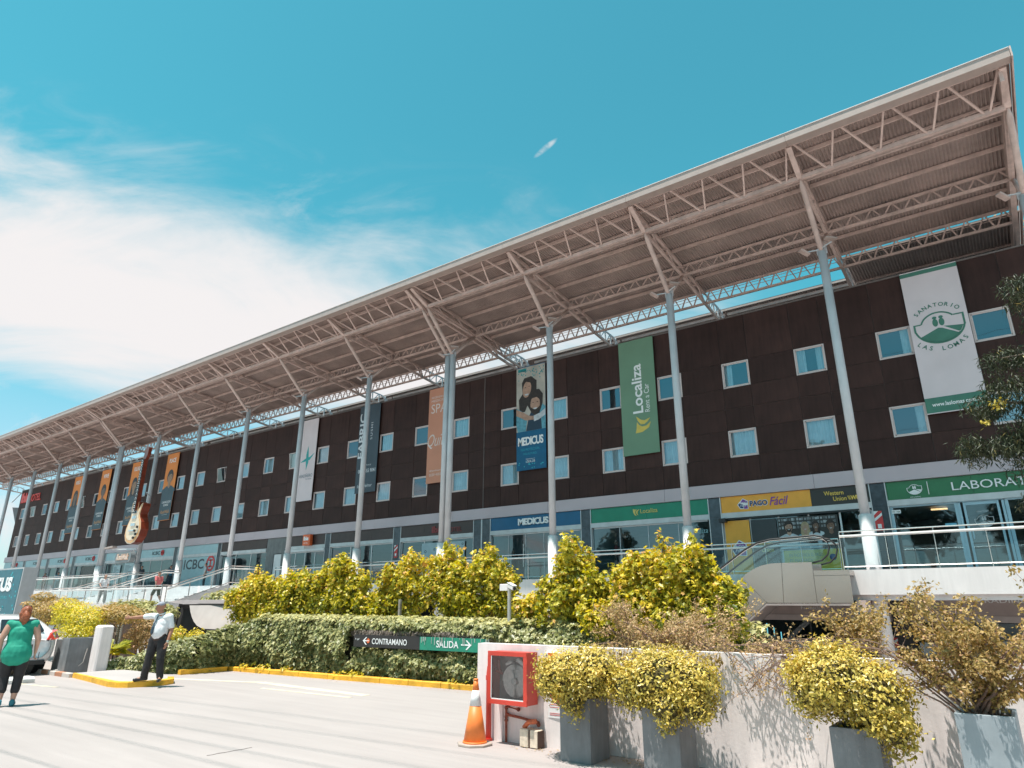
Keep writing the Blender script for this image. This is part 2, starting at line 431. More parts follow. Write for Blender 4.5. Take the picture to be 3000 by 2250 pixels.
# bodies: tapered tubes and balls fused by a voxel remesh into one skin
def tub(p0, p1, r0, r1, side=(1, 0, 0), fl=1.):
    return ('t', Vector(p0), Vector(p1), r0, r1, Vector(side), fl)
def bal(c, rx, ry=None, rz=None): return ('b', Vector(c), rx, ry or rx, rz or rx)
def fuse(name, prims, mat, parent, voxel=.014, rough=0., smooth=3, seed=0, spin=0., at=(0, 0, 0), scale=1.):
    mb = MB()
    for q in prims:
        if q[0] == 'b':
            mb.ball(q[1], q[2], q[3], q[4], 14, 9)
        else:
            _, p0, p1, r0, r1, side, fl = q
            d = (p1 - p0); Ld = d.length; d.normalize()
            a = (side - d * side.dot(d))
            if a.length < 1e-3: a = Vector((0, 1, 0)) - d * d.y
            a.normalize(); b = d.cross(a)
            vs = []; n = 14; st_ = []
            for k in range(1, 4): st_.append((-r0 * math.cos(k * math.pi / 6) * min(1, fl), r0 * math.sin(k * math.pi / 6)))
            for k in range(1, 6): st_.append((Ld * k / 6, r0 + (r1 - r0) * k / 6))
            for k in range(3, 0, -1): st_.append((Ld + r1 * math.cos(k * math.pi / 6) * min(1, fl), r1 * math.sin(k * math.pi / 6)))
            for t_, rr_ in st_:
                for k in range(n):
                    an = 2 * math.pi * k / n
                    vs.append(p0 + d * t_ + a * math.cos(an) * rr_ + b * math.sin(an) * rr_ * fl)
            fs = [tuple(range(n - 1, -1, -1)), tuple(range((len(st_) - 1) * n, len(st_) * n))]
            for i in range(len(st_) - 1):
                for k in range(n):
                    j = (k + 1) % n; fs.append((i * n + k, i * n + j, (i + 1) * n + j, (i + 1) * n + k))
            mb.add(vs, fs)
    me = bpy.data.meshes.new(name); me.from_pydata([tuple(x) for x in mb.v], [], mb.f)
    o = link(bpy.data.objects.new('tmp', me))
    m = o.modifiers.new('r', 'REMESH'); m.mode = 'VOXEL'; m.voxel_size = voxel; m.use_smooth_shade = True
    if smooth:
        m2 = o.modifiers.new('s', 'SMOOTH'); m2.iterations = smooth; m2.factor = .5
    dg = bpy.context.evaluated_depsgraph_get(); dg.update()
    m3 = bpy.data.meshes.new_from_object(o.evaluated_get(dg))
    bpy.data.objects.remove(o); bpy.data.meshes.remove(me)
    m3.name = name
    if rough:
        for vv in m3.vertices:
            c = vv.co; vv.co = c + vv.normal * rough * (mnoise.noise(Vector((c.x * 9 + seed, c.y * 9, c.z * 5))) + .6 * mnoise.noise(Vector((c.x * 22, c.y * 22 + seed, c.z * 13))))
    if scale != 1: m3.transform(Matrix.Scale(scale, 4))
    m3.materials.clear(); m3.materials.append(mat)
    m3.polygons.foreach_set('use_smooth', [True] * len(m3.polygons))
    o = link(bpy.data.objects.new(name, m3)); o.parent = parent
    return o

# ------------------------------------------------------------------ materials
white_paint = M('white_paint', (.76, .72, .71), .55, var=.05, scale=1.5, bump=.15, stain=.10)
wall_white = M('wall_white', (.84, .755, .74), .7, var=.04, scale=2.2, bump=.10, bscale=30, stain=.20)
concrete = M('concrete', (.42, .375, .365), .85, var=.05, scale=.7, bump=.25, bscale=40)
brown_panel = M('brown_panel', (.052, .0245, .0205), .60, var=.14, scale=1.1, objvar=.14, stain=.30, spec=.22)
joint_mat = M('joint', (.12, .095, .09), .8)
band_mat = M('band', (.50, .42, .45), .5, var=.04, scale=.5)
granite = M('granite', (.055, .07, .085), .3, var=.2, scale=5, objvar=.2)
alu = M('aluminium', (.62, .62, .63), .35, .25, var=.03)
alu_frame = M('frame_white', (.62, .52, .50), .4, var=.03)
alu_blue = M('frame_blue', (.36, .52, .60), .4, var=.03)
steel_paint = M('steel_paint', (.40, .46, .51), .42, var=.05, scale=2.5, stain=.08)
truss_paint = M('truss_paint', (.60, .455, .41), .5, var=.10, scale=2, stain=.18, objvar=.06)
sheet_mat = M('roof_sheet', (.44, .345, .315), .45, .15, var=.14, scale=.6, objvar=.07, stain=.12)
gutter_mat = M('gutter', (.40, .32, .29), .4, var=.04)
dark_in = M('dark_interior', (.02, .024, .028), .8)
room_wall = M('room_wall', (.07, .075, .08), .8)
curtain_mat = M('curtain', (.80, .84, .85), .8, var=.06, scale=3)
win_glass = glassmat('window_glass', (.72, .84, .87), .22, gcol=(.60, .70, .78))
shop_glass = glassmat('shop_glass', (.60, .76, .80), .12, gcol=(.8, .95, 1))
rail_glass = glassmat('rail_glass', (.80, .90, .93), .05)
chrome = M('rail_steel', (.70, .66, .64), .22, .9, var=.03)
stainless = M('stainless', (.47, .40, .365), .24, .65, var=.04, scale=.8)
rubber = M('rubber', (.02, .02, .022), .5)
yellow_kerb = M('yellow_paint', (.78, .40, .03), .6, var=.14, scale=4, bump=.3, objvar=.10)
red_paint = M('red_paint', (.60, .055, .035), .35, var=.08, scale=4)
planter_grey = M('planter_grey', (.21, .215, .225), .6, var=.10, scale=4, bump=.15, stain=.30)
planter_blue = M('planter_blue_grey', (.33, .37, .40), .6, var=.05, scale=2, bump=.12, stain=.12)
white_let = M('letter_white', (.80, .80, .80), .5, var=.02)
black_let = M('letter_black', (.02, .02, .022), .5)
soil = M('soil', (.07, .05, .035), .95, var=.2, scale=12, bump=.8)
bark = M('bark', (.16, .12, .09), .9, var=.2, scale=12, bump=.6)
twig = M('twig', (.22, .14, .11), .8, var=.2, scale=9)

# ------------------------------------------------------------------ ground
def ground_mat():
    m = M('concrete_ground', (.385, .335, .325), .85, var=.035, scale=.35, bump=.35, bscale=60)
    t = m.node_tree; b = t.nodes['Principled BSDF']
    src = b.inputs['Base Color'].links[0].from_socket
    co = t.nodes.new('ShaderNodeTexCoord')
    mp_ = t.nodes.new('ShaderNodeMapping'); mp_.inputs['Scale'].default_value = (.18, 2.2, 1); mp_.inputs['Rotation'].default_value = (0, 0, R(-6)); t.links.new(co.outputs['Object'], mp_.inputs[0])
    n = t.nodes.new('ShaderNodeTexNoise'); n.inputs['Scale'].default_value = 1.6; n.inputs['Detail'].default_value = 8; n.inputs['Roughness'].default_value = .6; t.links.new(mp_.outputs[0], n.inputs[0])
    r = t.nodes.new('ShaderNodeMapRange'); r.inputs['From Min'].default_value = .35; r.inputs['From Max'].default_value = .7; r.inputs['To Min'].default_value = 1.03; r.inputs['To Max'].default_value = .93; t.links.new(n.outputs['Fac'], r.inputs[0])
    n4 = t.nodes.new('ShaderNodeTexNoise'); n4.inputs['Scale'].default_value = 26; n4.inputs['Detail'].default_value = 3; t.links.new(co.outputs['Object'], n4.inputs[0])
    r4 = t.nodes.new('ShaderNodeMapRange'); r4.inputs['From Min'].default_value = .66; r4.inputs['From Max'].default_value = .74; r4.inputs['To Min'].default_value = 1; r4.inputs['To Max'].default_value = .86; t.links.new(n4.outputs['Fac'], r4.inputs[0])
    mm = t.nodes.new('ShaderNodeMath'); mm.operation = 'MULTIPLY'; t.links.new(r.outputs[0], mm.inputs[0]); t.links.new(r4.outputs[0], mm.inputs[1])
    vm = t.nodes.new('ShaderNodeVectorMath'); vm.operation = 'SCALE'; t.links.new(src, vm.inputs[0]); t.links.new(mm.outputs[0], vm.inputs['Scale']); t.links.new(vm.outputs[0], b.inputs['Base Color'])
    return m
mb = MB().quad((-900, -900, 0), (900, -900, 0), (900, 900, 0), (-900, 900, 0))
g = mb.build('ground', ground_mat()); g['kind'] = 'structure'
# faded paint lines at the mouth of the driveway, and a crack with its repair seam
faded = M('faded_paint', (.66, .56, .44), .8, var=.12, scale=2.5)
mb = MB()
for a, b, w in (((-14.6, 10.0), (-17.6, 8.95), .16), ((-14.6, 10.0), (-10.9, 9.9), .22), ((-13.6, 9.35), (-10.9, 9.5), .10), ((-19.6, 6.35), (-17.2, 6.75), .10)):
    mb.bar((*a, .002), (*b, .002), w, .006)
o = mb.build('driveway_marking', faded); o['kind'] = 'structure'
crk = M('crack_filler', (.20, .17, .16), .9, var=.2)
mb = MB(); pr = Vector((-8.18, 4.98, .0015))
for k in range(1, 9):
    nx = Vector((-8.18 + .012 * math.sin(k * 2.3), 4.98 + k * .075, .0015)); mb.bar(pr, nx, .014 + .01 * (k % 3 == 0), .005); pr = nx
o = mb.build('pavement_crack', crk); o['kind'] = 'structure'

# ------------------------------------------------------------------ the building
FY = 27.235                                            # facade plane
ZT, ZB, ZBB = 13.80, 6.526, 5.985
def wx(i): return .2316 - 3.0172 * i - (.37 if i >= 8 else 0) - (.30 if i >= 20 else 0)
WW = 1.168
XL = -88.85; XR = 6.4
B = root('shopping_building', ((XL + XR) / 2, FY + 6, 0), 'long dark brown hotel block standing over a row of glass shop fronts', 'building')
mb = MB()
mb.box(XL + .02, XR, FY + .25, FY + 12, 2.62, ZT - .03)                    # core behind windows
part('wall_core', mb, room_wall, B)
# wall behind the panels with window holes (strips)
mb = MB()
rows = [(ZB, 7.582), (8.733, 10.592), (11.733, ZT)]
for z0, z1 in rows: mb.box(XL + .02, XR, FY + .03, FY + .24, z0, z1 - .02)
for z0, z1 in ((7.582, 8.733), (10.592, 11.733)):
    e = XR
    for i in range(-1, 30):
        a = wx(i) + WW
        mb.box(a, e, FY + .03, FY + .24, z0, z1 - .02) if e > a else None
        e = wx(i)
    mb.box(XL + .02, e, FY + .03, FY + .24, z0, z1 - .02)
part('wall_backing', mb, joint_mat, B)
# cladding panels, each its own piece; joints stay open
zr = [ZB, 7.582, 8.733, 9.66, 10.592, 11.733, ZT]
pcache = {}; cells = []
for i in range(-2, 30):
    a = wx(i) + WW; b = wx(i - 1) if i > -2 else XR
    if i == 8 or i == 20: pass
    for r_ in range(6):
        cells.append((a, min(b, XR), zr[r_], zr[r_ + 1]))
        if i >= -1 and i < 30 and r_ not in (1, 4): cells.append((wx(i), wx(i) + WW, zr[r_], zr[r_ + 1]))
for r_ in range(6): cells.append((XL, wx(29), zr[r_], zr[r_ + 1]))
cells = [c for c in cells if c[1] - c[0] > .05 and c[0] > XL - .1 and c[0] < XR]
cells.sort(key=lambda c: -c[0])
rest = MB(); np_ = 0
GAP = .010
for (a, b, z0, z1) in cells:
    a2, b2, c2, d2 = a + GAP, b - GAP, z0 + GAP, z1 - GAP
    if np_ < 290:
        key = (round(b2 - a2, 3), round(d2 - c2, 3))
        if key not in pcache:
            w_, h_ = key; me = bpy.data.meshes.new('panel')
            me.from_pydata([(x, y, z) for z in (0, h_) for y in (0, .03) for x in (0, w_)], [], [(0, 2, 3, 1), (4, 5, 7, 6), (0, 1, 5, 4), (2, 6, 7, 3), (0, 4, 6, 2), (1, 3, 7, 5)])
            me.materials.append(brown_panel); pcache[key] = me
        o = link(bpy.data.objects.new('panel', pcache[key])); o.parent = B
        o.location = Vector((a2, FY - .004 * RNG.random(), c2)) - Vector(B.location)
        np_ += 1
    else: rest.box(a2, b2, FY, FY + .03, c2, d2)
if rest.v: part('far_panels', rest, brown_panel, B, kind='stuff')
# parapet capping and gable
mb = MB(); mb.box(XL - .05, XR, FY - .03, FY + .3, ZT, ZT + .05); part('capping', mb, M('capping', (.16, .13, .12), .5), B)
mb = MB(); mb.box(XL, XL + .02, FY + .03, FY + 12, ZBB, ZT); part('gable_wall', mb, brown_panel, B)
# service joints in the facade
mb = MB()
for xj in (-22.02, -58.9): mb.box(xj - .03, xj + .03, FY - .02, FY - .006, 5.4, ZT)
part('expansion_joint', mb, joint_mat, B)
# grey band over the shops
mb = MB(); e = XR
for x in list(np.arange(XR - 6, XL, -6.1)) + [XL - .1]:
    mb.box(x + .006, e - .006, FY - .14, FY + .2, ZBB, ZB - .004); e = x
part('fascia_band', mb, band_mat, B)

# windows: frame > pane, curtain
def curtain(mb, x0, x1, y, z0, z1, rg):
    n = max(6, int((x1 - x0) / .035)); vs = []; ph = rg.uniform(0, 6)
    for z in (z0, z1):
        for k in range(n + 1):
            x = x0 + (x1 - x0) * k / n
            vs.append((x, y + .028 * math.sin(ph + k * 1.25 + (0 if z == z1 else .4)), z))
    mb.add(vs, [(k, k + 1, n + 2 + k, n + 1 + k) for k in range(n)])
rg = random.Random(11)
tilted = {(13, 1): 1, (16, 1): 1, (24, 1): 1, (28, 1): 1}
def window(i, row):
    x0 = wx(i); x1 = x0 + WW; z0, z1 = ((7.582, 8.733), (10.592, 11.733))[row]
    fm = MB(); t_ = .058
    y0, y1 = FY + .015, FY + .11
    fm.box(x0 + .004, x1 - .004, y0, y1, z1 - t_, z1 - .004); fm.box(x0 + .004, x1 - .004, y0, y1, z0 + .004, z0 + t_)
    fm.box(x0 + .004, x0 + t_, y0, y1, z0 + t_, z1 - t_); fm.box(x1 - t_, x1 - .004, y0, y1, z0 + t_, z1 - t_)
    fr = fm.build('window', alu_frame, B)
    # dark room box behind
    rm = MB(); rm.box(x0 + .03, x1 - .03, FY + .238, FY + .243, z0 + .03, z1 - .03); rm.build('room', dark_in, fr)
    pm = MB(); s = .035; ya = FY + .055
    til = .16 if (i, row) in tilted else 0
    a, b, c, d = x0 + t_ + .003, x1 - t_ - .003, z0 + t_ + .003, z1 - t_ - .003
    off = lambda z: ya - til * (z - c) / (d - c)
    sm = MB()
    sm.bar((a, off(d), d - s / 2), (b, off(d), d - s / 2), .03, s); sm.bar((a, off(c), c + s / 2), (b, off(c), c + s / 2), .03, s)
    sm.bar((a + s / 2, off(c), c), (a + s / 2, off(d), d), s, .03, (0, 1, 0)); sm.bar((b - s / 2, off(c), c), (b - s / 2, off(d), d), s, .03, (0, 1, 0))
    sm.build('sash', alu_frame, fr)
    pm.quad((a + s, off(c + s), c + s), (b - s, off(c + s), c + s), (b - s, off(d - s), d - s), (a + s, off(d - s), d - s))
    pm.build('pane', win_glass, fr)
    cm_ = MB(); k = rg.random(); yc = FY + .18
    A_, B_, C_, D_ = x0 + .05, x1 - .05, z0 + .04, z1 - .05
    w_ = B_ - A_
    mode = {(0, 1): 'none', (1, 1): 'r', (2, 1): 'lr', (3, 1): 'l', (4, 1): 'none', (5, 1): 'none', (7, 1): 'none', (9, 1): 'none', (8, 1): 'full', (10, 1): 'full', (11, 1): 'none', (6, 1): 'full', (1, 0): 'r', (9, 0): 'open'}.get((i, row))
    if mode is None: mode = 'full' if row == 0 and k < .85 or k < .45 else ('none' if k > .8 else 'r')
    if mode == 'full': curtain(cm_, A_, B_, yc, C_, D_, rg)
    if mode in ('r', 'lr'): curtain(cm_, A_ + w_ * .7, B_, yc, C_, D_, rg)
    if mode in ('l', 'lr'): curtain(cm_, A_, A_ + w_ * .33, yc, C_, D_, rg)
    if cm_.v: cm_.build('curtain', curtain_mat, fr)
for i in range(-1, 30):
    for row in (0, 1): window(i, row)

# ground-floor shops -------------------------------------------------
ZW = 2.80                                                # walkway level
ZS0, ZS1 = 5.33, 5.96                                    # sign fascia
pillars = [(-3.85, -3.37), (-9.9, -9.43), (-16.04, -15.56), (-22.55, -22.06), (-21.98, -21.47), (-28.5, -27.96), (-34.56, -34.11), (-46.72, -46.3), (-52.9, -52.4), (-59.1, -58.5), (-65.2, -64.6), (-71.4, -70.8), (-77.4, -76.8), (-83.4, -82.85)]
for a, b in pillars:
    for k in range(4):
        z0 = ZW + .02 + k * .785
        mb = MB(); mb.box(a, b, FY - .08, FY + .2, z0, z0 + .779); part('stone_panel', mb, granite, B)
    mb = MB(); mb.box(a - .035, a - .004, FY - .10, FY, ZW, ZBB - .004); mb.box(b + .004, b + .035, FY - .10, FY, ZW, ZBB - .004); part('pillar_trim', mb, alu, B)
bays = [(-3.33, 4.4), (-9.39, -3.89), (-15.52, -9.94), (-21.43, -16.08), (-27.92, -22.59), (-34.07, -28.54), (-38.6, -34.6), (-46.26, -40.76), (-52.36, -46.76), (-58.46, -52.94), (-64.56, -59.14), (-70.76, -65.24), (-76.76, -71.44), (-82.81, -77.44), (-88.8, -83.44)]
floor_in = M('shop_floor', (.30, .29, .28), .35)
cream = M('shop_wall', (.46, .55, .58), .7, var=.05)
lamp_em = M('ceiling_panel', (.7, .7, .7), .6)
for k, (a, b) in enumerate(bays):
    # transom under the sign and shop interior
    mb = MB(); mb.box(a, b, FY - .10, FY + .18, 5.115, ZS0 - .006); part('transom', mb, M('transom', (.56, .57, .58), .5), B)
    mb = MB()
    mb.box(a, b, FY + 5, FY + 5.05, ZW, 5.1); mb.box(a - .02, a, FY + .2, FY + 5, ZW, 5.1); mb.box(b, b + .02, FY + .2, FY + 5, ZW, 5.1)
    part('shop_interior', mb, cream if k in (1, 2, 3, 8, 9, 10, 11, 12, 13) else M('shop_wall_dark', (.10, .11, .12), .7), B)
mb = MB(); mb.box(XL, XR, FY - .02, FY + 5, ZW - .2, ZW); mb.cm = 0
part('shop_floor', mb, floor_in, B)
mb = MB(); mb.box(XL, XR, FY + .2, FY + 5, 5.1, 5.3); part('shop_ceiling', mb, M('shop_ceiling', (.35, .36, .37), .7), B)
core = [o for o in B.children if o.name.startswith('wall_core')][0]
me = core.data
nb = MB(); nb.box(XL + .02, XR, FY + .25, FY + 12, 5.32, ZT - .03); nb.box(XL + .02, XR, FY + 5.1, FY + 12, 0, 5.3)
bpy.data.objects.remove(core); part('wall_core', nb, room_wall, B)

def glass_front(a, b, n, gm=shop_glass, fmat=alu, doors=(), z1=5.11, ft=.03):
    """glass bays between slim posts; every sheet its own piece"""
    w_ = (b - a) / n
    for k in range(n):
        x0, x1 = a + k * w_, a + (k + 1) * w_
        p_ = MB(); p_.quad((x0 + ft, FY + .04, ZW + .06), (x1 - ft, FY + .04, ZW + .06), (x1 - ft, FY + .04, z1 - .05), (x0 + ft, FY + .04, z1 - .05))
        part('glass_pane', p_, gm, B)
        if k in doors:
            h = MB(); h.tube([(x1 - .12, FY - .03, 3.5), (x1 - .12, FY - .03, 4.6)], .018); h.box(x1 - .13, x1 - .11, FY - .03, FY + .03, 3.6, 3.63); h.box(x1 - .13, x1 - .11, FY - .03, FY + .03, 4.45, 4.48)
            part('door_handle', h, chrome, B)
    fr_ = MB()
    for k in range(n + 1):
        x = min(max(a + k * w_, a + ft), b - ft)
        fr_.box(x - ft, x + ft, FY + .01, FY + .07, ZW + .004, z1)
    fr_.box(a + .1, b - .1, FY, FY + .08, ZW + .004, ZW + .055); fr_.box(a + .1, b - .1, FY, FY + .08, z1 - .05, z1 + .003)
    part('glazing_frame', fr_, fmat, B)

def fascia(a, b, mat, n=2, y=FY - .06):
    w_ = (b - a) / n
    for k in range(n):
        m_ = MB(); m_.box(a + k * w_ + .005, a + (k + 1) * w_ - .005, y, FY + .15, ZS0, ZS1 + .01); part('fascia_panel', m_, mat, B)

def sign(mb, label, name='shop_sign', mats=None, **k):
    return thing(name, mb, mats, label, 'sign', **k)
brown_f = M('brown_fascia', (.05, .03, .027), .45, var=.08, objvar=.1)
icbc_l = M('pale_blue_fascia', (.33, .50, .54), .4, var=.04)
green_lab = M('sign_green', (.035, .17, .075), .4, var=.05)
green_loc = M('sign_green_loc', (.01, .22, .13), .4, var=.05)
blue_med = M('sign_blue', (.0, .10, .22), .4, var=.04)
yellow_s = M('sign_yellow', (.85, .38, .045), .4, var=.04)
black_s = M('sign_black', (.035, .03, .028), .4, var=.04)
navy = M('sign_navy', (.02, .05, .16), .5)
purple = M('sign_purple', (.22, .05, .30), .5)
gold = M('sign_gold', (.80, .55, .10), .5)
red_s = M('sign_red', (.62, .05, .05), .45)
orange_s = M('sign_orange', (.75, .14, .04), .45)

def hill_logo(mb, cx, cz, s, y, mi_line=0):
    """round crest: arc over two small figures on a hill, notched ring; s is its half width"""
    ringt = .05 * s
    pts_o = ell(cx, cz, s, s * .86, 190, 350, 18); pts_i = ell(cx, cz, s - ringt * 1.6, s * .86 - ringt * 1.6, 350, 190, 18)
    flat(mb, pts_o + pts_i, y)
    pts_o = ell(cx, cz + .02 * s, s * .74, s * .66, 35, 165, 16); pts_i = ell(cx, cz + .02 * s, s * .74 - ringt * 1.4, s * .66 - ringt * 1.4, 165, 35, 16)
    flat(mb, pts_o + pts_i, y)
    mb.add([(cx - s, y, cz - .16 * s), (cx - s, y, cz + .22 * s), (cx - s + ringt * 1.6, y, cz + .22 * s), (cx - s + ringt * 1.6, y, cz - .16 * s)], [(0, 1, 2, 3)])
    mb.add([(cx + s, y, cz - .16 * s), (cx + s, y, cz + .42 * s), (cx + s - ringt * 1.6, y, cz + .42 * s), (cx + s - ringt * 1.6, y, cz - .16 * s)], [(0, 1, 2, 3)])
    flat(mb, [(cx - s, cz + .16 * s), (cx - .70 * s, cz + .16 * s), (cx - .70 * s, cz + .22 * s), (cx - s, cz + .22 * s)], y - .001)
    flat(mb, [(cx + .6 * s, cz + .36 * s), (cx + s, cz + .36 * s), (cx + s, cz + .42 * s), (cx + .6 * s, cz + .42 * s)], y - .001)
    # hill
    flat(mb, [(cx - .78 * s, cz - .42 * s), (cx - .05 * s, cz - .10 * s), (cx + .1 * s, cz - .14 * s), (cx + .66 * s, cz - .48 * s)] + ell(cx, cz, s * .93, s * .80, -32, -150, 14), y)
    flat(mb, [(cx + .16 * s, cz - .06 * s), (cx + .9 * s, cz - .16 * s), (cx + .78 * s, cz - .40 * s), (cx + .70 * s, cz - .44 * s)], y)
    for dx in (-.13, .12):
        flat(mb, ell(cx + dx * s, cz + .40 * s, .09 * s, .07 * s, n=12), y)
        flat(mb, ell(cx + dx * s, cz + .16 * s, .11 * s, .19 * s, n=14), y)

YS = FY - .066
# bay 0: laboratory
fascia(-3.33, 4.4, green_lab, 3, FY - .04)
mb = MB(); mb.box(-2.05, -2.03, YS - .015, YS - .001, 5.43, 5.88); put_text(mb, 'LABORATORIO', -1.34, 1.92, 5.50, 5.78, YS - .02, depth=.02)
hill_logo(mb, -2.45, 5.66, .235, YS - .006)
put_text(mb, 'LAS LOMAS', -2.62, -2.3, 5.36, 5.40, YS - .006)
sign(mb, 'white laboratory lettering with round hill crest on the dark green fascia', mats=white_let)
glass_front(-3.33, -1.28, 1, fmat=alu_blue, ft=.05)
glass_front(0.02, 4.4, 2, fmat=alu_blue, ft=.05)
mb = MB()
for x in (-1.24, -1.10, -.17, -.03): mb.box(x - .035, x + .035, FY - .02, FY + .08, ZW + .01, 5.08)
mb.box(-1.06, -.21, FY - .015, FY + .07, 4.98, 5.08); mb.box(-1.06, -.21, FY - .015, FY + .07, ZW + .01, ZW + .16)
mb.box(-1.28, 0, FY - .03, FY + .06, 5.09, 5.115)
mb.tube([(-1.0, FY - .05, 3.85), (-1.0, FY - .05, 4.15)], .02)
dr = part('door', mb, alu_blue, B)
mb = MB(); mb.quad((-1.06, FY + .02, ZW + .16), (-.21, FY + .02, ZW + .16), (-.21, FY + .02, 4.98), (-1.06, FY + .02, 4.98)); mb.build('pane', shop_glass, dr)
mb = MB(); hill_logo(mb, -.63, 4.45, .27, FY + .01); put_text(mb, 'SANATORIO', -.8, -.46, 4.72, 4.78, FY + .01); put_text(mb, 'LAS LOMAS', -.8, -.46, 4.16, 4.21, FY + .01)
sign(mb, 'white hill crest printed on the glass door of the laboratory', mats=M('frost', (.45, .47, .48), .6), name='door_sign')
mb = MB(); mb.box(-3.28, -3.0, FY - .012, FY - .006, 4.86, 4.98); mb.cm = 1; put_text(mb, 'FV-168', -3.25, -3.03, 4.89, 4.95, FY - .014)
sign(mb, 'small white number plate on glass left of the laboratory door', name='number_plate', mats=[white_let, black_let])
mb = MB(); mb.box(-1.75, -1.42, FY - .012, FY - .004, 4.30, 4.42); sign(mb, 'small light blue sticker on the laboratory window', name='window_sticker', mats=M('sticker_blue', (.15, .45, .60), .5))
# long ceiling lamps seen inside
for x in (-1.9,):
    mb = MB(); mb.box(x - .25, x + .25, FY + .9, FY + 1.0, 5.0, 5.05)
    m = M('warm_lamp', (1, .6, .3), .5); mb_ = m.node_tree.nodes['Principled BSDF']; mb_.inputs['Emission Color'].default_value = (1, .55, .25, 1); mb_.inputs['Emission Strength'].default_value = 1.6
    thing('ceiling_lamp', mb, m, 'warm lit ceiling lamp behind the laboratory window', 'lamp')

# bay 1: payments
fascia(-9.39, -5.9, yellow_s, 1); fascia(-5.9, -3.89, black_s, 1)
def pago_logo(mb, cx, cz, s, y, mi):
    """tilted house-like crest of purple and blue blocks with small letters"""
    mb.mat(mi['w']); flat(mb, [(cx - s * 1.05, cz - .1 * s), (cx + .1 * s, cz + 1.05 * s), (cx + 1.05 * s, cz + .5 * s), (cx + s, cz - 1.05 * s), (cx - .55 * s, cz - .95 * s)], y)
    mb.mat(mi['p']); flat(mb, [(cx - .45 * s, cz + .25 * s), (cx + .1 * s, cz + .9 * s), (cx + .9 * s, cz + .42 * s), (cx + .9 * s, cz + .1 * s)], y - .002)
    flat(mb, [(cx + .2 * s, cz - .95 * s), (cx + .9 * s, cz - .95 * s), (cx + .9 * s, cz - .3 * s), (cx + .2 * s, cz - .3 * s)], y - .002)
    mb.mat(mi['n']); flat(mb, [(cx - .9 * s, cz - .1 * s), (cx - .5 * s, cz + .2 * s), (cx + .1 * s, cz - .2 * s), (cx + .1 * s, cz - .85 * s), (cx - .5 * s, cz - .8 * s)], y - .002)
    mb.mat(mi['w']); put_text(mb, 'PAGO', cx - .7 * s, cx + .75 * s, cz + .0 * s, cz + .36 * s, y - .004, bold=.02)
    put_text(mb, 'Fácil', cx - .5 * s, cx + .7 * s, cz - .55 * s, cz - .12 * s, y - .004, shear=.3)
mb = MB(); pago_logo(mb, -8.50, 5.64, .21, YS - .002, dict(w=0, p=2, n=1))
mb.mat(0); put_text(mb, 'PAGO', -8.24, -7.50, 5.50, 5.75, YS - .006, bold=.06)
mb.mat(1); put_text(mb, 'PAGO', -8.22, -7.52, 5.52, 5.73, YS - .012, bold=.035)
mb.mat(2); put_text(mb, 'Fácil', -7.45, -6.72, 5.49, 5.82, YS - .012, shear=.35, bold=.01)
sign(mb, 'navy and purple payment shop lettering with crest on the yellow fascia', mats=[white_let, navy, purple])
mb = MB(); put_text(mb, 'Western', -5.42, -4.74, 5.68, 5.84, YS - .01, bold=.012); put_text(mb, 'Union', -5.12, -4.66, 5.46, 5.62, YS - .01, bold=.012)
for k in range(3): flat(mb, [(-4.63 + k * .03, 5.62), (-4.615 + k * .03, 5.62), (-4.565 + k * .03, 5.47), (-4.58 + k * .03, 5.47)], YS - .01)
put_text(mb, 'WU', -4.52, -4.22, 5.46, 5.62, YS - .01, bold=.03)
sign(mb, 'yellow money transfer lettering on the black fascia beside the yellow one', mats=gold)
# black-framed glazing, posters
blackf = M('black_frame', (.02, .02, .022), .4)
mb = MB(); mb.box(-9.39, -3.89, FY - .09, FY - .03, 5.04, 5.112); mb.box(-9.45, -9.18, FY - .35, FY - .1, 4.93, 5.09); part('shutter_box', mb, blackf, B)
glass_front(-9.39, -3.89, 5, fmat=alu)
mb = MB(); mb.box(-9.33, -8.34, FY - .03, FY - .015, ZW + .1, 5.0)
mb.mat(1); 
pago_logo(mb, -8.84, 3.92, .30, FY - .033, dict(w=1, p=3, n=2))
sign(mb, 'tall yellow panel with payment crest left of the black shop window', name='window_panel', mats=[yellow_s, white_let, navy, purple])
mb = MB(); mb.box(-8.28, -7.3, FY - .028, FY - .015, ZW + .1, 4.98)
mb.mat(1); put_text(mb, 'Western', -8.05, -7.5, 3.98, 4.12, FY - .031, bold=.01); put_text(mb, 'Union', -7.95, -7.5, 3.72, 3.88, FY - .031, bold=.01)
sign(mb, 'dark glass panel with yellow money transfer lettering beside the yellow panel', name='window_panel', mats=[M('smoked', (.03, .035, .04), .2), gold])

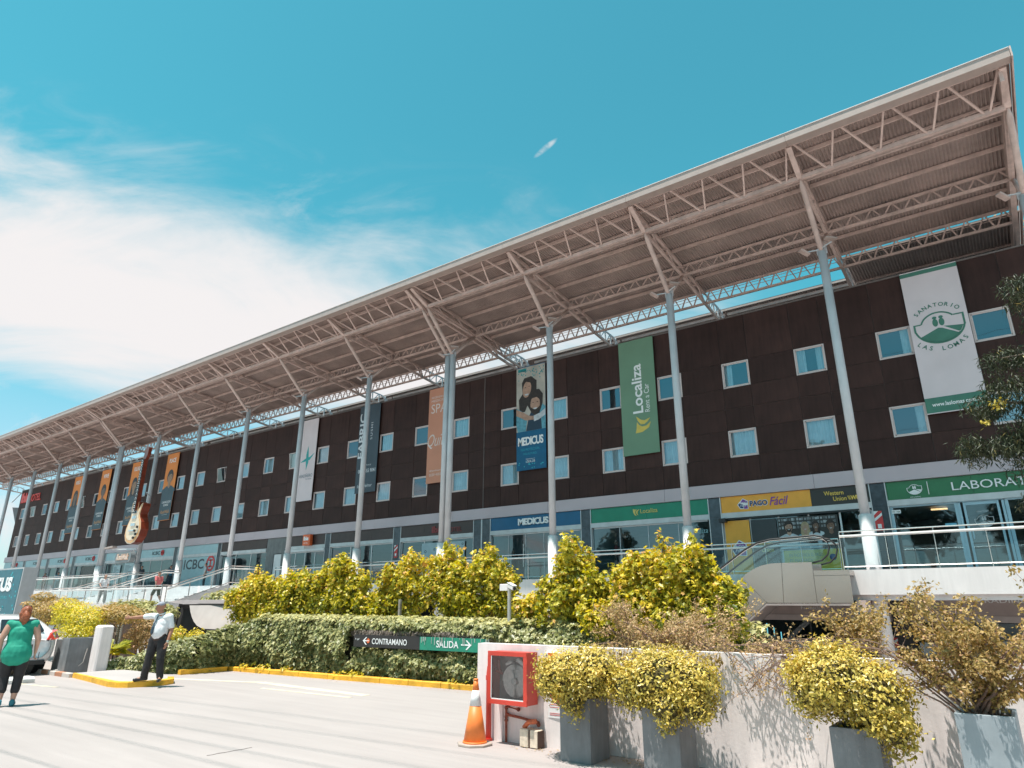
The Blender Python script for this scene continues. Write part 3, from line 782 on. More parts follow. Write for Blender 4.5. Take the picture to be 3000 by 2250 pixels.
skin_p = M('print_skin', (.42, .25, .18), .6, var=.12, scale=5)
skin_p2 = M('print_skin_dark', (.20, .11, .075), .6, var=.12, scale=5)
hair_p = M('print_hair', (.035, .022, .018), .6, var=.2, scale=9)
hair_bl = M('print_hair_fair', (.40, .30, .18), .6, var=.2, scale=9)
shirt_w = M('print_shirt', (.50, .53, .56), .6, var=.12, scale=5)
denim = M('print_denim', (.10, .30, .38), .6, var=.2, scale=6)
def portrait(mb, cx, zc, s, y, skin, hair, cloth, long=False, smile=True, lean=0., beard=False, wh=None, cut=None):
    """printed head and shoulders, s = head half height"""
    w = s * .74
    mb.mat(cloth); flat(mb, [(cx - 2.1 * s, cut or zc - 3.6 * s), (cx - 1.9 * s, zc - 1.9 * s), (cx - .75 * s, zc - 1.35 * s), (cx + .75 * s, zc - 1.35 * s), (cx + 1.9 * s, zc - 1.9 * s), (cx + 2.1 * s, cut or zc - 3.6 * s)], y)
    mb.mat(hair); flat(mb, ell(cx, zc + .18 * s, w * 1.24, s * 1.10, n=20), y - .001)
    if long: flat(mb, [(cx - w * 1.2, zc + .3 * s), (cx - w * 1.5, zc - 1.2 * s), (cx - w * 1.25, zc - 2.3 * s), (cx - w * .3, zc - 1.9 * s), (cx + w * .3, zc - 1.9 * s), (cx + w * 1.25, zc - 2.2 * s), (cx + w * 1.5, zc - 1.1 * s), (cx + w * 1.2, zc + .3 * s)], y - .0012)
    mb.mat(skin); flat(mb, [(cx - .32 * s, zc - .6 * s), (cx + .32 * s, zc - .6 * s), (cx + .42 * s, zc - 1.42 * s), (cx, zc - 1.75 * s), (cx - .42 * s, zc - 1.42 * s)], y - .002)
    flat(mb, [(cx + (a - cx) + lean * (b - zc), b) for a, b in ell(cx, zc - .06 * s, w * .95, s * .93, n=22)], y - .003)
    mb.mat(hair)
    flat(mb, [(cx - w * .98, zc + .15 * s), (cx - w * .8, zc + .78 * s), (cx, zc + 1.12 * s), (cx + w * .85, zc + .78 * s), (cx + w * .98, zc + .15 * s), (cx + w * .6, zc + .55 * s), (cx - w * .3, zc + .5 * s)], y - .004)
    for sx in (-1, 1):
        flat(mb, ell(cx + sx * w * .42, zc + .08 * s, w * .15, s * .055, n=8), y - .004)
        flat(mb, [(cx + sx * w * .2, zc + .2 * s), (cx + sx * w * .65, zc + .24 * s), (cx + sx * w * .65, zc + .29 * s), (cx + sx * w * .2, zc + .27 * s)], y - .004)
    flat(mb, [(cx - w * .10, zc - .2 * s), (cx + w * .12, zc - .2 * s), (cx + w * .06, zc - .14 * s)], y - .004)
    if beard: flat(mb, [(cx - w * .8, zc - .25 * s), (cx - w * .45, zc - .95 * s), (cx, zc - 1.06 * s), (cx + w * .45, zc - .95 * s), (cx + w * .8, zc - .25 * s), (cx + w * .45, zc - .34 * s), (cx - w * .45, zc - .34 * s)], y - .0042)
    if smile and wh is not None:
        mb.mat(wh); flat(mb, ell(cx, zc - .42 * s, w * .36, s * .15, 180, 360, n=10), y - .005)
# photo posters in the shop window
mb = MB(); y0 = FY - .03
mb.box(-7.24, -5.08, FY - .028, FY - .015, 3.78, 4.98)
mb.mat(1)
for r_ in range(3):
    for k in range(22): mb.box(-7.2 + k * .095, -7.2 + k * .095 + .05 + .02 * (k % 3), y0 - .001, y0, 4.55 + r_ * .15, 4.55 + r_ * .15 + .08 + .02 * (k % 2))
portrait(mb, -6.85, 4.62, .19, y0 - .004, 2, 3, 4, wh=4, beard=True, cut=3.8)
portrait(mb, -6.25, 4.58, .16, y0 - .010, 2, 5, 6, long=True, wh=4, cut=3.8)
portrait(mb, -5.87, 4.62, .14, y0 - .016, 7, 3, 4, long=True, wh=4, cut=3.8)
portrait(mb, -5.35, 4.58, .18, y0 - .022, 7, 3, 8, wh=4, cut=3.8)
mb.mat(3); flat(mb, [(-6.6, 4.05), (-6.35, 4.22), (-5.9, 4.15), (-5.85, 3.95), (-6.3, 4.0)], y0 - .028)
sign(mb, 'photo poster of four smiling young people in the black shop window', name='poster', mats=[black_s, M('books', (.25, .26, .27), .6, islandvar=.6), skin_p, hair_p, shirt_w, hair_bl, denim, skin_p2, black_s])
mb = MB(); mb.box(-7.15, -5.1, FY - .03, FY - .016, ZW + .08, 3.74)
mb.mat(1); put_text(mb, 'EN PAGO FACIL EL PAGO', -6.95, -5.75, 3.50, 3.62, y0 - .004); put_text(mb, 'ES MAS FACIL', -6.95, -6.1, 3.30, 3.42, y0 - .004)
mb.mat(2); mb.disc((-5.42, 3.45), .12, y0 - .008, y0 - .002, 14)
sign(mb, 'low yellow advertising panel under the photo poster', name='window_panel', mats=[M('yellow_dim', (.55, .42, .06), .5), M('dim_grey', (.16, .16, .15), .5), navy])

# bay 2: car rental
fascia(-15.52, -9.94, green_loc, 2)
def wing(mb, cx, cz, s, y, rot=0):
    """two swept feather strokes"""
    A_ = [(-.9, .75), (-.5, -.15), (-.05, -.75), (.35, -1.0), (.05, -.45), (-.1, .0), (.1, .35), (.75, .8), (.05, .62), (-.35, .35), (-.62, .25)]
    A1 = [(-1.0, .95), (-.95, .1), (-.5, -.75), (.15, -1.0), (-.25, -.45), (-.32, .05), (-.1, .45), (.3, .72), (-.45, .80)]
    A2 = [(-.05, .25), (.45, .62), (1.0, .80), (.5, .2), (.38, -.25), (.62, -.95), (.2, -.6), (-.05, -.2)]
    for Q in (A1, A2):
        P_ = [((-z, x) if rot else (x, z)) for x, z in Q]
        flat(mb, [(cx + a * s, cz + b * s) for a, b in P_], y)
mb = MB(); wing(mb, -13.22, 5.66, .16, YS - .01); put_text(mb, 'Localiza', -13.02, -12.2, 5.60, 5.79, YS - .01, bold=.01)
sign(mb, 'gold car rental lettering with wing mark on the green fascia', mats=M('pale_gold', (.60, .50, .14), .5))
glass_front(-15.52, -9.94, 4, fmat=alu, ft=.012)
mb = MB(); put_text(mb, 'Localiza', -10.9, -10.05, 4.6, 4.8, FY + .02); sign(mb, 'faint rental lettering printed on the glass beside the pillar', mats=M('frost_g', (.30, .50, .52), .6), name='window_lettering')
mb = MB(); mb.box(-14.95, -14.7, FY + 2.0, FY + 2.3, ZW, 5.08); thing('wooden_post', mb, M('brown_post', (.08, .045, .03), .6), 'dark brown post inside the car rental shop', 'post')

# bay 3: health plan
fascia(-21.43, -16.08, blue_med, 1)
mb = MB(); put_text(mb, 'MEDICUS', -19.66, -17.85, 5.50, 5.82, YS - .08, bold=.04, spacing=.86, depth=.07)
sign(mb, 'thick white raised lettering on the deep blue fascia', mats=white_let)
glass_front(-21.43, -16.08, 5, fmat=alu, ft=.012, doors=(1,))
mb = MB(); put_text(mb, 'MEDICUS', -17.9, -17.3, 3.72, 3.84, FY + .02, bold=.03); sign(mb, 'small pale lettering on the glass under the deep blue fascia', mats=M('frost_b', (.35, .6, .68), .6), name='window_lettering')

# bays 4-6: hotel entrance
fascia(-27.92, -22.59, brown_f, 3); fascia(-34.07, -28.54, brown_f, 3); fascia(-38.6, -34.6, brown_f, 2)
mb = MB(); put_text(mb, 'ibis', -25.55, -24.72, 5.46, 5.83, YS - .03, bold=.05, depth=.03); put_text(mb, 'HOTEL', -24.5, -23.4, 5.46, 5.70, YS - .02, depth=.02)
sign(mb, 'dim red hotel lettering on the brown fascia next to the double pillar', mats=M('dim_red', (.22, .03, .03), .5))
glass_front(-27.92, -22.59, 3, fmat=alu); glass_front(-34.07, -28.54, 3, fmat=alu)
wheelm = M('frost_panel', (.36, .46, .50), .5)
mb = MB()
for a, b in ((-26.3, -25.1), (-24.3, -23.2)): mb.box(a, b, FY - .03, FY - .012, ZW + .1, 4.95)
mb.mat(1)
for cx_, cz_, r_ in ((-26.0, 4.5, .08), (-25.6, 4.2, .1), (-25.35, 4.6, .06), (-24.1, 4.75, .08), (-23.6, 4.6, .1), (-23.7, 4.05, .26), (-24.15, 4.15, .22), (-23.35, 4.8, .06)):
    mb.disc((cx_, cz_), r_, FY - .036, FY - .031, 18, ri=r_ * .6)
sign(mb, 'pale glass panels printed with dark rings left of the double pillar', name='window_panel', mats=[wheelm, M('ring_dark', (.05, .08, .10), .5)])
# square hotel sign
mb = MB(); mb.bev(-36.52, -35.78, FY - .36, FY - .12, 5.30, 5.98, .03); mb.mat(1); put_text(mb, 'ibis', -36.42, -35.92, 5.60, 5.86, FY - .365, bold=.05); put_text(mb, 'HOTEL', -36.38, -35.95, 5.40, 5.49, FY - .365)
sign(mb, 'small square orange hotel sign projecting from the brown fascia', mats=[orange_s, white_let])
mb = MB(); mb.box(-36.3, -36.1, FY - .12, FY - .05, 5.5, 5.8)
part('sign_bracket', mb, alu, B)
glass_front(-38.6, -34.6, 4, fmat=alu, z1=4.95)
mb = MB(); mb.box(-38.6, -34.6, FY - .14, FY + .02, 4.96, 5.10); mb.disc((-36.6, 5.2), .06, FY - .15, FY - .1, 12); part('door_gear', mb, alu, B)
# grey wall with service door
greyw = M('grey_cladding', (.16, .165, .165), .6, var=.08, stain=.15, objvar=.08)
for k in range(5):
    x0 = -40.72 + k * .422
    mb = MB(); mb.box(x0, x0 + .416, FY - .06, FY + .2, ZW, 5.975) if k not in (2, 3) else mb.box(x0, x0 + .416, FY - .06, FY + .2, 4.95, 5.975); part('cladding_panel', mb, greyw, B)
mb = MB(); mb.box(-39.86, -39.05, FY - .02, FY + .05, ZW + .02, 4.9); part('service_door', mb, alu, B)
# bay 7
fascia(-46.26, -40.76, brown_f, 2); glass_front(-46.26, -40.76, 3, fmat=alu)
# bays 8..14: bank
ICX = [(-52.36, -46.76), (-58.46, -52.94), (-64.56, -59.14), (-70.76, -65.24), (-76.76, -71.44), (-82.81, -77.44), (-88.8, -83.44)]
def icbc(mb, x0, x1, z0, z1, y, d=.02):
    w_ = x1 - x0; mb.mat(0); put_text(mb, 'ICBC', x0, x0 + w_ * .66, z0 + (z1 - z0) * .18, z1 - (z1 - z0) * .18, y, bold=.02)
    mb.mat(1); c = (x1 - (z1 - z0) / 2, (z0 + z1) / 2); r_ = (z1 - z0) / 2
    mb.disc(c, r_, y - d, y, 20, ri=r_ * .72)
    mb.box(c[0] - r_ * .12, c[0] + r_ * .12, y - d, y, c[1] - r_ * .5, c[1] + r_ * .5); mb.box(c[0] - r_ * .45, c[0] + r_ * .45, y - d, y, c[1] + r_ * .3, c[1] + r_ * .5); mb.box(c[0] - r_ * .45, c[0] + r_ * .45, y - d, y, c[1] - r_ * .5, c[1] - r_ * .3)
dark_g = M('dark_grey_letter', (.05, .07, .08), .5)
where = ['', 'on the pale fascia above the seated visitor', 'on the pale fascia beside the oval music sign', 'above the dark television screen', 'above the standing visitor in pale blue', 'behind the second column from the billboard', 'nearest the billboard']
for k, (a, b) in enumerate(ICX):
    fascia(a, b, icbc_l, 1)
    if k == 0:
        for j in range(3):
            m_ = MB(); w_ = (b - a) / 3; m_.box(a + j * w_ + .005, a + (j + 1) * w_ - .005, FY - .05, FY + .1, ZW + .02, 5.11); part('front_panel', m_, icbc_l, B)
        mb = MB(); icbc(mb, -51.2, -46.95, 4.02, 5.15, FY - .056)
        sign(mb, 'large dark bank letters with red ring emblem on the pale blue wall', mats=[dark_g, red_s])
    else:
        glass_front(a, b, 3, fmat=alu)
        c = b - (b - a) * .45
        mb = MB(); icbc(mb, c - .95, c + .95, 5.42, 5.86, YS - .01, .06)
        sign(mb, 'small bank sign with red ring emblem ' + where[k], mats=[dark_g, red_s])
poster_m = [M('poster_pale', (.42, .52, .54), .5), M('poster_ink', (.09, .13, .15), .5)]
for (a, b, z0, z1, nm) in ((-62.9, -61.6, 3.4, 4.9, 'tall pale poster on the bank window left of the oval music sign'), (-60.9, -59.3, 3.3, 5.0, 'wide printed poster on the bank window under the oval music sign')):
    mb = MB(); mb.box(a, b, FY - .03, FY - .01, z0, z1); mb.mat(1)
    for k in range(14):
        zz = z1 - .15 - k * (z1 - z0 - .3) / 14; mb.box(a + .15, a + .15 + (b - a - .3) * rg.uniform(.4, 1), FY - .034, FY - .031, zz - .035, zz)
    sign(mb, nm, name='poster', mats=poster_m)
mb = MB(); mb.box(-69.2, -66.6, FY - .04, FY - .02, 3.5, 5.0); thing('screen', mb, M('screen_black', (.012, .012, .015), .25), 'large black screen behind the bank window', 'screen')
# left end: red hotel letters, small roof-terrace fence, wedge wall beyond
mb = MB(); put_text(mb, 'ibis', -88.3, -86.35, 12.35, 13.5, FY - .10, bold=.05, depth=.07); put_text(mb, 'HOTEL', -86.1, -82.9, 12.32, 13.1, FY - .08, bold=.01, depth=.05)
sign(mb, 'bright red hotel lettering high at the far end of the brown facade', mats=M('bright_red', (.75, .06, .05), .4))
mb = MB(); mb.prism([(-94.0, 12.5), (-91.8, 12.3), (-89.2, 12.0), (-89.0, 9.0), (-91.7, 10.3)], 'y', 28.2, 32); thing('stair_tower', mb, M('tower_grey', (.14, .15, .16), .6), 'slanted grey wall end beyond the hotel gable', 'tower')
# fire extinguishers signs on pillars
for (cx_, cz_, lab) in ((-3.72, 4.62, 'red and white fire equipment sign on the pillar left of the laboratory'), (-28.25, 4.6, 'red and white fire equipment sign on the pillar left of the ringed glass')):
    mb = MB(); mb.box(cx_ - .13, cx_ + .13, FY - .1, FY - .086, cz_ - .34, cz_ + .36)
    mb.mat(1); 
    flat(mb, [(cx_ - .13, cz_ + .1), (cx_ + .13, cz_ + .3), (cx_ + .13, cz_ + .2), (cx_ - .13, cz_ + .0)], FY - .102); flat(mb, [(cx_ - .13, cz_ + .36), (cx_ + .02, cz_ + .36), (cx_ - .13, cz_ + .22)], FY - .102)
    mb.box(cx_ - .06, cx_ + .06, FY - .104, FY - .1, cz_ - .25, cz_ - .1)
    sign(mb, lab, name='fire_sign', mats=[red_s, white_let])
# lower level shop fronts (seen under the terrace)
pinkb = M('lower_band', (.40, .32, .30), .6, var=.05)
for a, b in [(-3.45, 4.4), (-9.5, -3.55), (-15.6, -9.6), (-21.7, -15.7)]:
    mb = MB(); mb.box(a + .01, b - .01, FY - .1, FY + .1, 1.45, 2.3); part('lower_fascia', mb, pinkb, B)
    mb = MB(); mb.box(a, b, FY - .08, FY + .1, 1.24, 1.44); part('lower_transom', mb, M('lower_transom', (.50, .42, .40), .6), B)
    n = 4; w_ = (b - a) / n
    for k in range(n):
        p_ = MB(); p_.quad((a + k * w_ + .03, FY, .06), (a + (k + 1) * w_ - .03, FY, .06), (a + (k + 1) * w_ - .03, FY, 1.22), (a + k * w_ + .03, FY, 1.22)); part('lower_pane', p_, shop_glass, B)
    f_ = MB()
    for k in range(n + 1): f_.box(a + k * w_ - .03, a + k * w_ + .03, FY - .03, FY + .03, .01, 1.235)
    part('lower_frame', f_, blackf, B)
for x in (-3.5, -9.55, -15.65): mb = MB(); mb.box(x - .32, x + .32, FY - .16, FY - .105, 0, 2.55); part('lower_pillar', mb, M('dark_pillar', (.05, .04, .04), .5), B)
mb = MB(); mb.box(XL, XR, FY + .12, FY + 5, 2.36, 2.58); mb.box(XL, XR, FY + 4.95, FY + 5.0, 0, 2.3); part('lower_interior', mb, M('lower_dark', (.05, .055, .06), .8), B)
mb = MB(); put_text(mb, 'ARADIÑEIRO', -1.33, .5, 1.84, 2.02, FY - .125, bold=.01, depth=.02); sign(mb, 'white pharmacy lettering on the lower pink fascia behind the right twigs', mats=white_let)
mb = MB(); put_text(mb, 'ARADIÑEIRO', -7.5, -6.05, 1.80, 1.98, FY - .125, bold=.01, depth=.02); put_text(mb, 'Farmacias', -6.75, -6.0, 1.62, 1.74, FY - .125, depth=.02); sign(mb, 'white pharmacy lettering on the lower pink fascia below the escalator', mats=white_let)
mb = MB(); mb.box(-4.85, -3.9, FY - .2, FY - .14, 1.47, 2.12); mb.mat(1); put_text(mb, 'Farmacia', -4.5, -3.95, 1.86, 1.99, FY - .206); put_text(mb, 'Hey Go', -4.5, -4.08, 1.62, 1.75, FY - .206); sign(mb, 'small teal pharmacy sign on the lower level beside the round column', mats=[M('teal', (.0, .28, .25), .4), white_let])
mb = MB(); mb.box(-20.6, -13.0, FY - .2, FY - .12, 1.45, 2.0); mb.mat(1); put_text(mb, 'SANATORIO LAS LOMAS', -18.6, -14.2, 1.60, 1.86, FY - .21, bold=.01); sign(mb, 'green clinic sign on the lower level seen between the shrubs', mats=[green_lab, white_let])
mb = MB(); mb.box(-3.98, -3.75, FY - .2, FY - .17, .05, .72); mb.mat(1); mb.box(-3.93, -3.80, FY - .204, FY - .2, .25, .4); flat(mb, [(-3.98, .55), (-3.75, .7), (-3.75, .62), (-3.98, .47)], FY - .204)
sign(mb, 'red fire equipment sign on the dark lower pillar', name='fire_sign', mats=[red_s, white_let])
tube_m = M('cyan_tube', (.3, .7, .8), .5); q_ = tube_m.node_tree.nodes['Principled BSDF']; q_.inputs['Emission Color'].default_value = (.3, .8, .9, 1); q_.inputs['Emission Strength'].default_value = .8
for k, x in enumerate((-9.2, -8.9, -8.5, -8.25, -8.0, -7.75)):
    mb = MB(); mb.box(x - .015, x + .015, FY + .5, FY + .53, .1 + .1 * (k % 2), 1.1 - .15 * (k % 3)); thing('light_tube', mb, tube_m, 'thin upright cyan light tube in the lower shop window, %s from the escalator foot' % ('first', 'second', 'third', 'fourth', 'fifth', 'last')[k], 'lamp', group='cyan light tubes in the lower shop')

# ------------------------------------------------------------------ banners on the facade
BY = FY - .13
def banner(x0, x1, base, label, draw, mats, z0=8.25, z1=13.76):
    mb = MB(); mb.box(x0, x1, BY, BY + .02, z0, z1)
    mb.box(x0, x1, BY - .012, BY + .03, z1, z1 + .03); mb.box(x0, x1, BY - .012, BY + .03, z0 - .03, z0)
    draw(mb, x0, x1, z0, z1, BY - .003)
    return thing('banner', mb, [base] + mats, label, 'banner')
ban_w = M('banner_white', (.66, .58, .60), .7, var=.04, scale=.8)
ban_g = M('banner_green', (.15, .27, .18), .7, var=.04, scale=.8)
ban_gl = M('print_green', (.06, .19, .14), .7)
def d1(mb, a, b, z0, z1, y):
    mb.mat(1); mb.box(a, b, y - .002, y, z0, z0 + .55); mb.box(a, b, y - .002, y, z1 - .16, z1)
    hill_logo(mb, (a + b) / 2, 11.45, .80, y - .003)
    for s_, x_, z_, w_, h_, t in [(ch, 0, 0, 0, 0, 0) for ch in '']: pass
    def arc(txt, r, a0, a1, h, flip):
        n = len(txt)
        for k, ch in enumerate(txt):
            if ch == ' ': continue
            an = R(a0 + (a1 - a0) * k / (n - 1)); cx, cz = (a + b) / 2 + r * math.cos(an), 11.47 + r * .92 * math.sin(an)
            v, f = text_mesh(ch, .02); ht = h
            ww = np.ptp(v[:, 0]) * h / .72; rot = an - math.pi / 2 if not flip else an + math.pi / 2
            X = (v[:, 0] - v[:, 0].min() - np.ptp(v[:, 0]) / 2) * h / .72; Z = (v[:, 1] - .35) * h / .72
            mb.add([(cx + p_ * math.cos(rot) - q_ * math.sin(rot), y - .004, cz + p_ * math.sin(rot) + q_ * math.cos(rot)) for p_, q_ in zip(X.tolist(), Z.tolist())], f)
    arc('SANATORIO', .88, 137, 43, .15, False); arc('LAS LOMAS', .98, 224, 316, .16, True)
    mb.mat(2); put_text(mb, 'www.laslomas.com.ar', a + .2, b - .15, 8.47, 8.62, y - .004, bold=.02)
banner(-1.61, .22, ban_w, 'tall white banner with a round green hill crest and two figures', d1, [ban_gl, white_let])
gold_b = M('banner_gold', (.62, .47, .10), .6)
def d2(mb, a, b, z0, z1, y):
    mb.mat(1); put_text(mb, 'Localiza', a + .60, a + 1.12, 10.15, 12.55, y - .003, rot=90, bold=.02)
    put_text(mb, 'Rent a Car', a + 1.2, a + 1.45, 10.15, 11.5, y - .003, rot=90)
    mb.mat(2); wing(mb, a + 1.05, 9.62, .40, y - .003, rot=1)
banner(-13.66, -11.87, ban_g, 'tall green banner with white vertical car rental lettering', d2, [white_let, gold_b])
def d3(mb, a, b, z0, z1, y):
    mb.mat(1); mb.box(a, b, y - .002, y, 10.25, z1)
    mb.mat(2)
    rr_ = random.Random(3)
    for k in range(46):
        x = a + .05 + rr_.random() * 1.66; z = z1 - .05 - abs(rr_.gauss(0, .28)) - .1; s = .06
        mb.box(x, x + s, y - .004, y - .002, z, z + s)
    mb.box(a + .1, a + .65, y - .004, y - .002, z1 - .22, z1 - .06)
    # woman behind, man in front
    mb.mat(4); flat(mb, [(a + .35, 12.9), (a + .5, 13.15), (a + .95, 13.2), (a + 1.3, 12.9), (a + 1.28, 12.2), (a + 1.0, 11.9), (a + .7, 11.6), (a + .55, 11.3), (a + .2, 11.3), (a + .15, 12.0), (a + .4, 12.3)], y - .005)
    mb.mat(3); flat(mb, [(p_ + .12 * (q_ - 12.5), q_) for p_, q_ in ell(a + .68, 12.52, .27, .46, n=20)], y - .007)
    mb.mat(4); flat(mb, [(a + .5, 12.95), (a + .75, 13.05), (a + 1.05, 12.8), (a + 1.0, 12.55), (a + .9, 12.85), (a + .65, 12.93)], y - .009)
    for x, z in ((.58, 12.62), (.82, 12.66)): flat(mb, ell(a + x, z, .05, .022, n=8), y - .009)
    mb.mat(5); flat(mb, [(p_ + .1 * (q_ - 12.2), q_) for p_, q_ in ell(a + .66, 12.26, .13, .09, 180, 360, n=10)], y - .009)
    mb.mat(6); flat(mb, [(a, 11.55), (a + .35, 11.35), (a + .7, 11.0), (a + .6, 10.25), (a + .1, 10.25), (a, 10.6)], y - .008)
    mb.mat(6); flat(mb, [(a + .95, 11.5), (a + 1.5, 11.7), (a + 1.83, 11.4), (a + 1.83, 10.25), (a + 1.4, 10.25)], y - .008)
    mb.mat(7); flat(mb, [(a + .62, 10.25), (a + .8, 11.0), (a + 1.0, 11.35), (a + 1.45, 11.3), (a + 1.55, 10.9), (a + 1.6, 10.25)], y - .010)
    mb.mat(4); flat(mb, [(a + .72, 11.6), (a + .78, 12.15), (a + 1.0, 12.42), (a + 1.45, 12.4), (a + 1.68, 12.1), (a + 1.66, 11.6), (a + 1.5, 11.2), (a + 1.2, 11.0), (a + .95, 11.2)], y - .012)
    mb.mat(3); flat(mb, ell(a + 1.2, 11.62, .30, .44, n=20), y - .014)
    mb.mat(4); flat(mb, [(a + .92, 11.5), (a + 1.0, 11.2), (a + 1.2, 11.12), (a + 1.4, 11.2), (a + 1.5, 11.5), (a + 1.35, 11.38), (a + 1.05, 11.38)], y - .015); flat(mb, [(a + .85, 11.75), (a + .95, 12.15), (a + 1.3, 12.25), (a + 1.55, 12.0), (a + 1.5, 11.8), (a + 1.3, 11.98), (a + 1.0, 11.95)], y - .016)
    for x in (1.08, 1.34): flat(mb, ell(a + x, 11.72, .055, .02, n=8), y - .016)
    mb.mat(5); flat(mb, ell(a + 1.2, 11.42, .13, .08, 180, 360, n=10), y - .017)
    mb.mat(3); flat(mb, [(a, 11.5), (a + .4, 11.3), (a + .8, 11.05), (a + 1.15, 10.98), (a + 1.12, 10.8), (a + .6, 10.82), (a + .3, 11.0), (a, 11.15)], y - .018)
    mb.mat(5); flat(mb, [(a + 1.1, 11.0), (a + 1.5, 11.1), (a + 1.83, 11.3), (a + 1.83, 10.95), (a + 1.4, 10.75), (a + 1.12, 10.7)], y - .019)
    mb.mat(8); put_text(mb, 'MEDICUS', a + .1, b - .15, 9.50, 9.95, y - .004, bold=.035, spacing=.86)
    mb.mat(9); put_text(mb, 'MÁS PROTECCIÓN.', a + .28, b - .38, 9.22, 9.38, y - .004); put_text(mb, 'MÁS FUTURO.', a + .45, b - .55, 9.0, 9.14, y - .004)
    mb.mat(8); put_text(mb, 'Encontranos en', a + .6, b - .68, 8.76, 8.82, y - .004); put_text(mb, 'LOCAL 210', a + .6, b - .68, 8.60, 8.72, y - .004, bold=.01)
    mb.mat(9)
    for k in range(14):
        x = a + .1 + rr_.random() * 1.55; z = 8.28 + rr_.random() * .35; mb.box(x, x + .06, y - .004, y - .002, z, z + .06)
banner(-19.76, -17.93, M('banner_blue', (.0, .10, .21), .6), 'tall banner with a photo of a laughing couple over deep blue', d3,
       [M('photo_beige', (.44, .40, .35), .6, var=.16, scale=1.2), M('photo_teal', (.02, .28, .30), .6), skin_p, hair_p, shirt_w, denim, M('photo_navy', (.015, .04, .07), .6), white_let, M('print_cyan', (.03, .36, .45), .6)])
def d4(mb, a, b, z0, z1, y):
    mb.mat(1); put_text(mb, 'REGENERATIVE', a + .2, b - .2, 13.2, 13.32, y - .003); put_text(mb, 'MEDICINE', a + .2, b - .35, 12.98, 13.12, y - .003); put_text(mb, 'SPA', a + .2, b - .3, 12.3, 12.85, y - .003)
    put_text(mb, 'Quitá', a + .02, b - .1, 10.2, 11.05, y - .003, shear=.4, bold=-.004)
    put_text(mb, '@quitaspa', a + .25, b - .6, 8.86, 8.98, y - .003); put_text(mb, '0230 4555 666', a + .25, b - .2, 8.62, 8.76, y - .003)
banner(-26.12, -24.42, M('banner_salmon', (.58, .26, .17), .7, var=.04, scale=.8), 'tall salmon banner with thin white spa lettering behind the twin columns', d4, [M('print_cream', (.72, .62, .58), .6)])
def d5(mb, a, b, z0, z1, y):
    mb.mat(1); put_text(mb, 'FABRIC', a + .05, a + .55, 10.4, 13.3, y - .003, rot=90, bold=.02); put_text(mb, 'SUSHI', a + 1.1, a + 1.28, 11.5, 12.6, y - .003, rot=90, spacing=1.3)
    put_text(mb, 'delivery', a + .65, b - .5, 9.85, 9.98, y - .003, shear=.3); put_text(mb, '0810 555 9041', a + .2, b - .1, 9.45, 9.68, y - .003, bold=.01); put_text(mb, 'fabricdelmar', a + .2, b - .3, 8.55, 8.75, y - .003, shear=.3)
banner(-32.15, -30.3, M('banner_slate', (.045, .065, .085), .5, var=.12, scale=.8), 'tall dark slate banner with white vertical lettering', d5, [M('print_pale', (.62, .66, .70), .6)])
def d6(mb, a, b, z0, z1, y):
    cx, cz = (a + b) / 2 - .05, 11.1
    mb.mat(1); flat(mb, [(cx - .02, cz - .85), (cx + .16, cz - .3), (cx + .12, cz + .3), (cx + .02, cz + .85), (cx - .13, cz + .25), (cx - .1, cz - .3)], y - .003)
    flat(mb, [(cx - .72, cz - .25), (cx - .2, cz - .02), (cx + .25, cz + .05), (cx + .78, cz + .30), (cx + .3, cz - .14), (cx - .2, cz - .22)], y - .004)
    mb.mat(2); put_text(mb, 'ARADIÑEIRO', a + .06, b - .12, 9.78, 10.06, y - .003); put_text(mb, 'Farmacias', a + .8, b - .2, 9.62, 9.72, y - .003)
banner(-37.97, -36.37, ban_w, 'tall pale banner with a teal four-point star', d6, [M('print_teal', (.03, .33, .33), .6), M('print_slate', (.10, .16, .20), .6)])
ban_o = M('banner_orange', (.75, .26, .07), .7, var=.05, scale=.8)
ban_s = M('print_slate_blue', (.075, .12, .145), .7, var=.05)
def mk_o(word, long, sk, hair):
    def d(mb, a, b, z0, z1, y):
        mb.mat(1); mb.box(a, b, y - .001, y, z0, z0 + 2.35)
        portrait(mb, (a + b) / 2 + .02, 11.75, .52, y - .006, 2, 3, 1, long=long, smile=False, cut=z0 + 2.3)
        mb.mat(4); put_text(mb, word, a + .42, b - .42, 13.0, 13.38, y - .003, bold=.03)
        put_text(mb, 'EL BAR MAS ROCKERO', a + .3, b - .2, 9.62, 9.80, y - .003, bold=.01); put_text(mb, 'DEL MUNDO', a + .6, b - .5, 9.38, 9.56, y - .003, bold=.01)
        mb.mat(5); put_text(mb, 'RockWalk', a + .3, b - .2, 8.78, 9.05, y - .003, shear=.2, bold=.02); mb.mat(4); put_text(mb, 'www.rockwalk', a + .55, b - .5, 8.66, 8.72, y - .003)
    return d
o_m = lambda sk: [ban_s, sk, M('print_dark', (.05, .055, .06), .6), white_let, M('print_orange', (.50, .25, .10), .6)]
sk1 = M('print_face_warm', (.34, .22, .15), .6, var=.16, scale=5); sk2 = M('print_face_dim', (.17, .13, .11), .6, var=.16, scale=5)
banner(-56.38, -54.5, ban_o, 'orange and slate banner with a short-haired portrait, right of the guitar', mk_o('PLACE', 0, 0, 0), o_m(sk1))
banner(-62.55, -60.69, ban_o, 'orange and slate banner with a long-haired portrait, behind the guitar neck', mk_o('ROLLING', 1, 0, 0), o_m(sk1))
banner(-68.6, -66.68, ban_o, 'orange and slate banner with a dim cropped-hair portrait, left of the twin columns', mk_o('VIVE', 0, 0, 0), o_m(sk2))
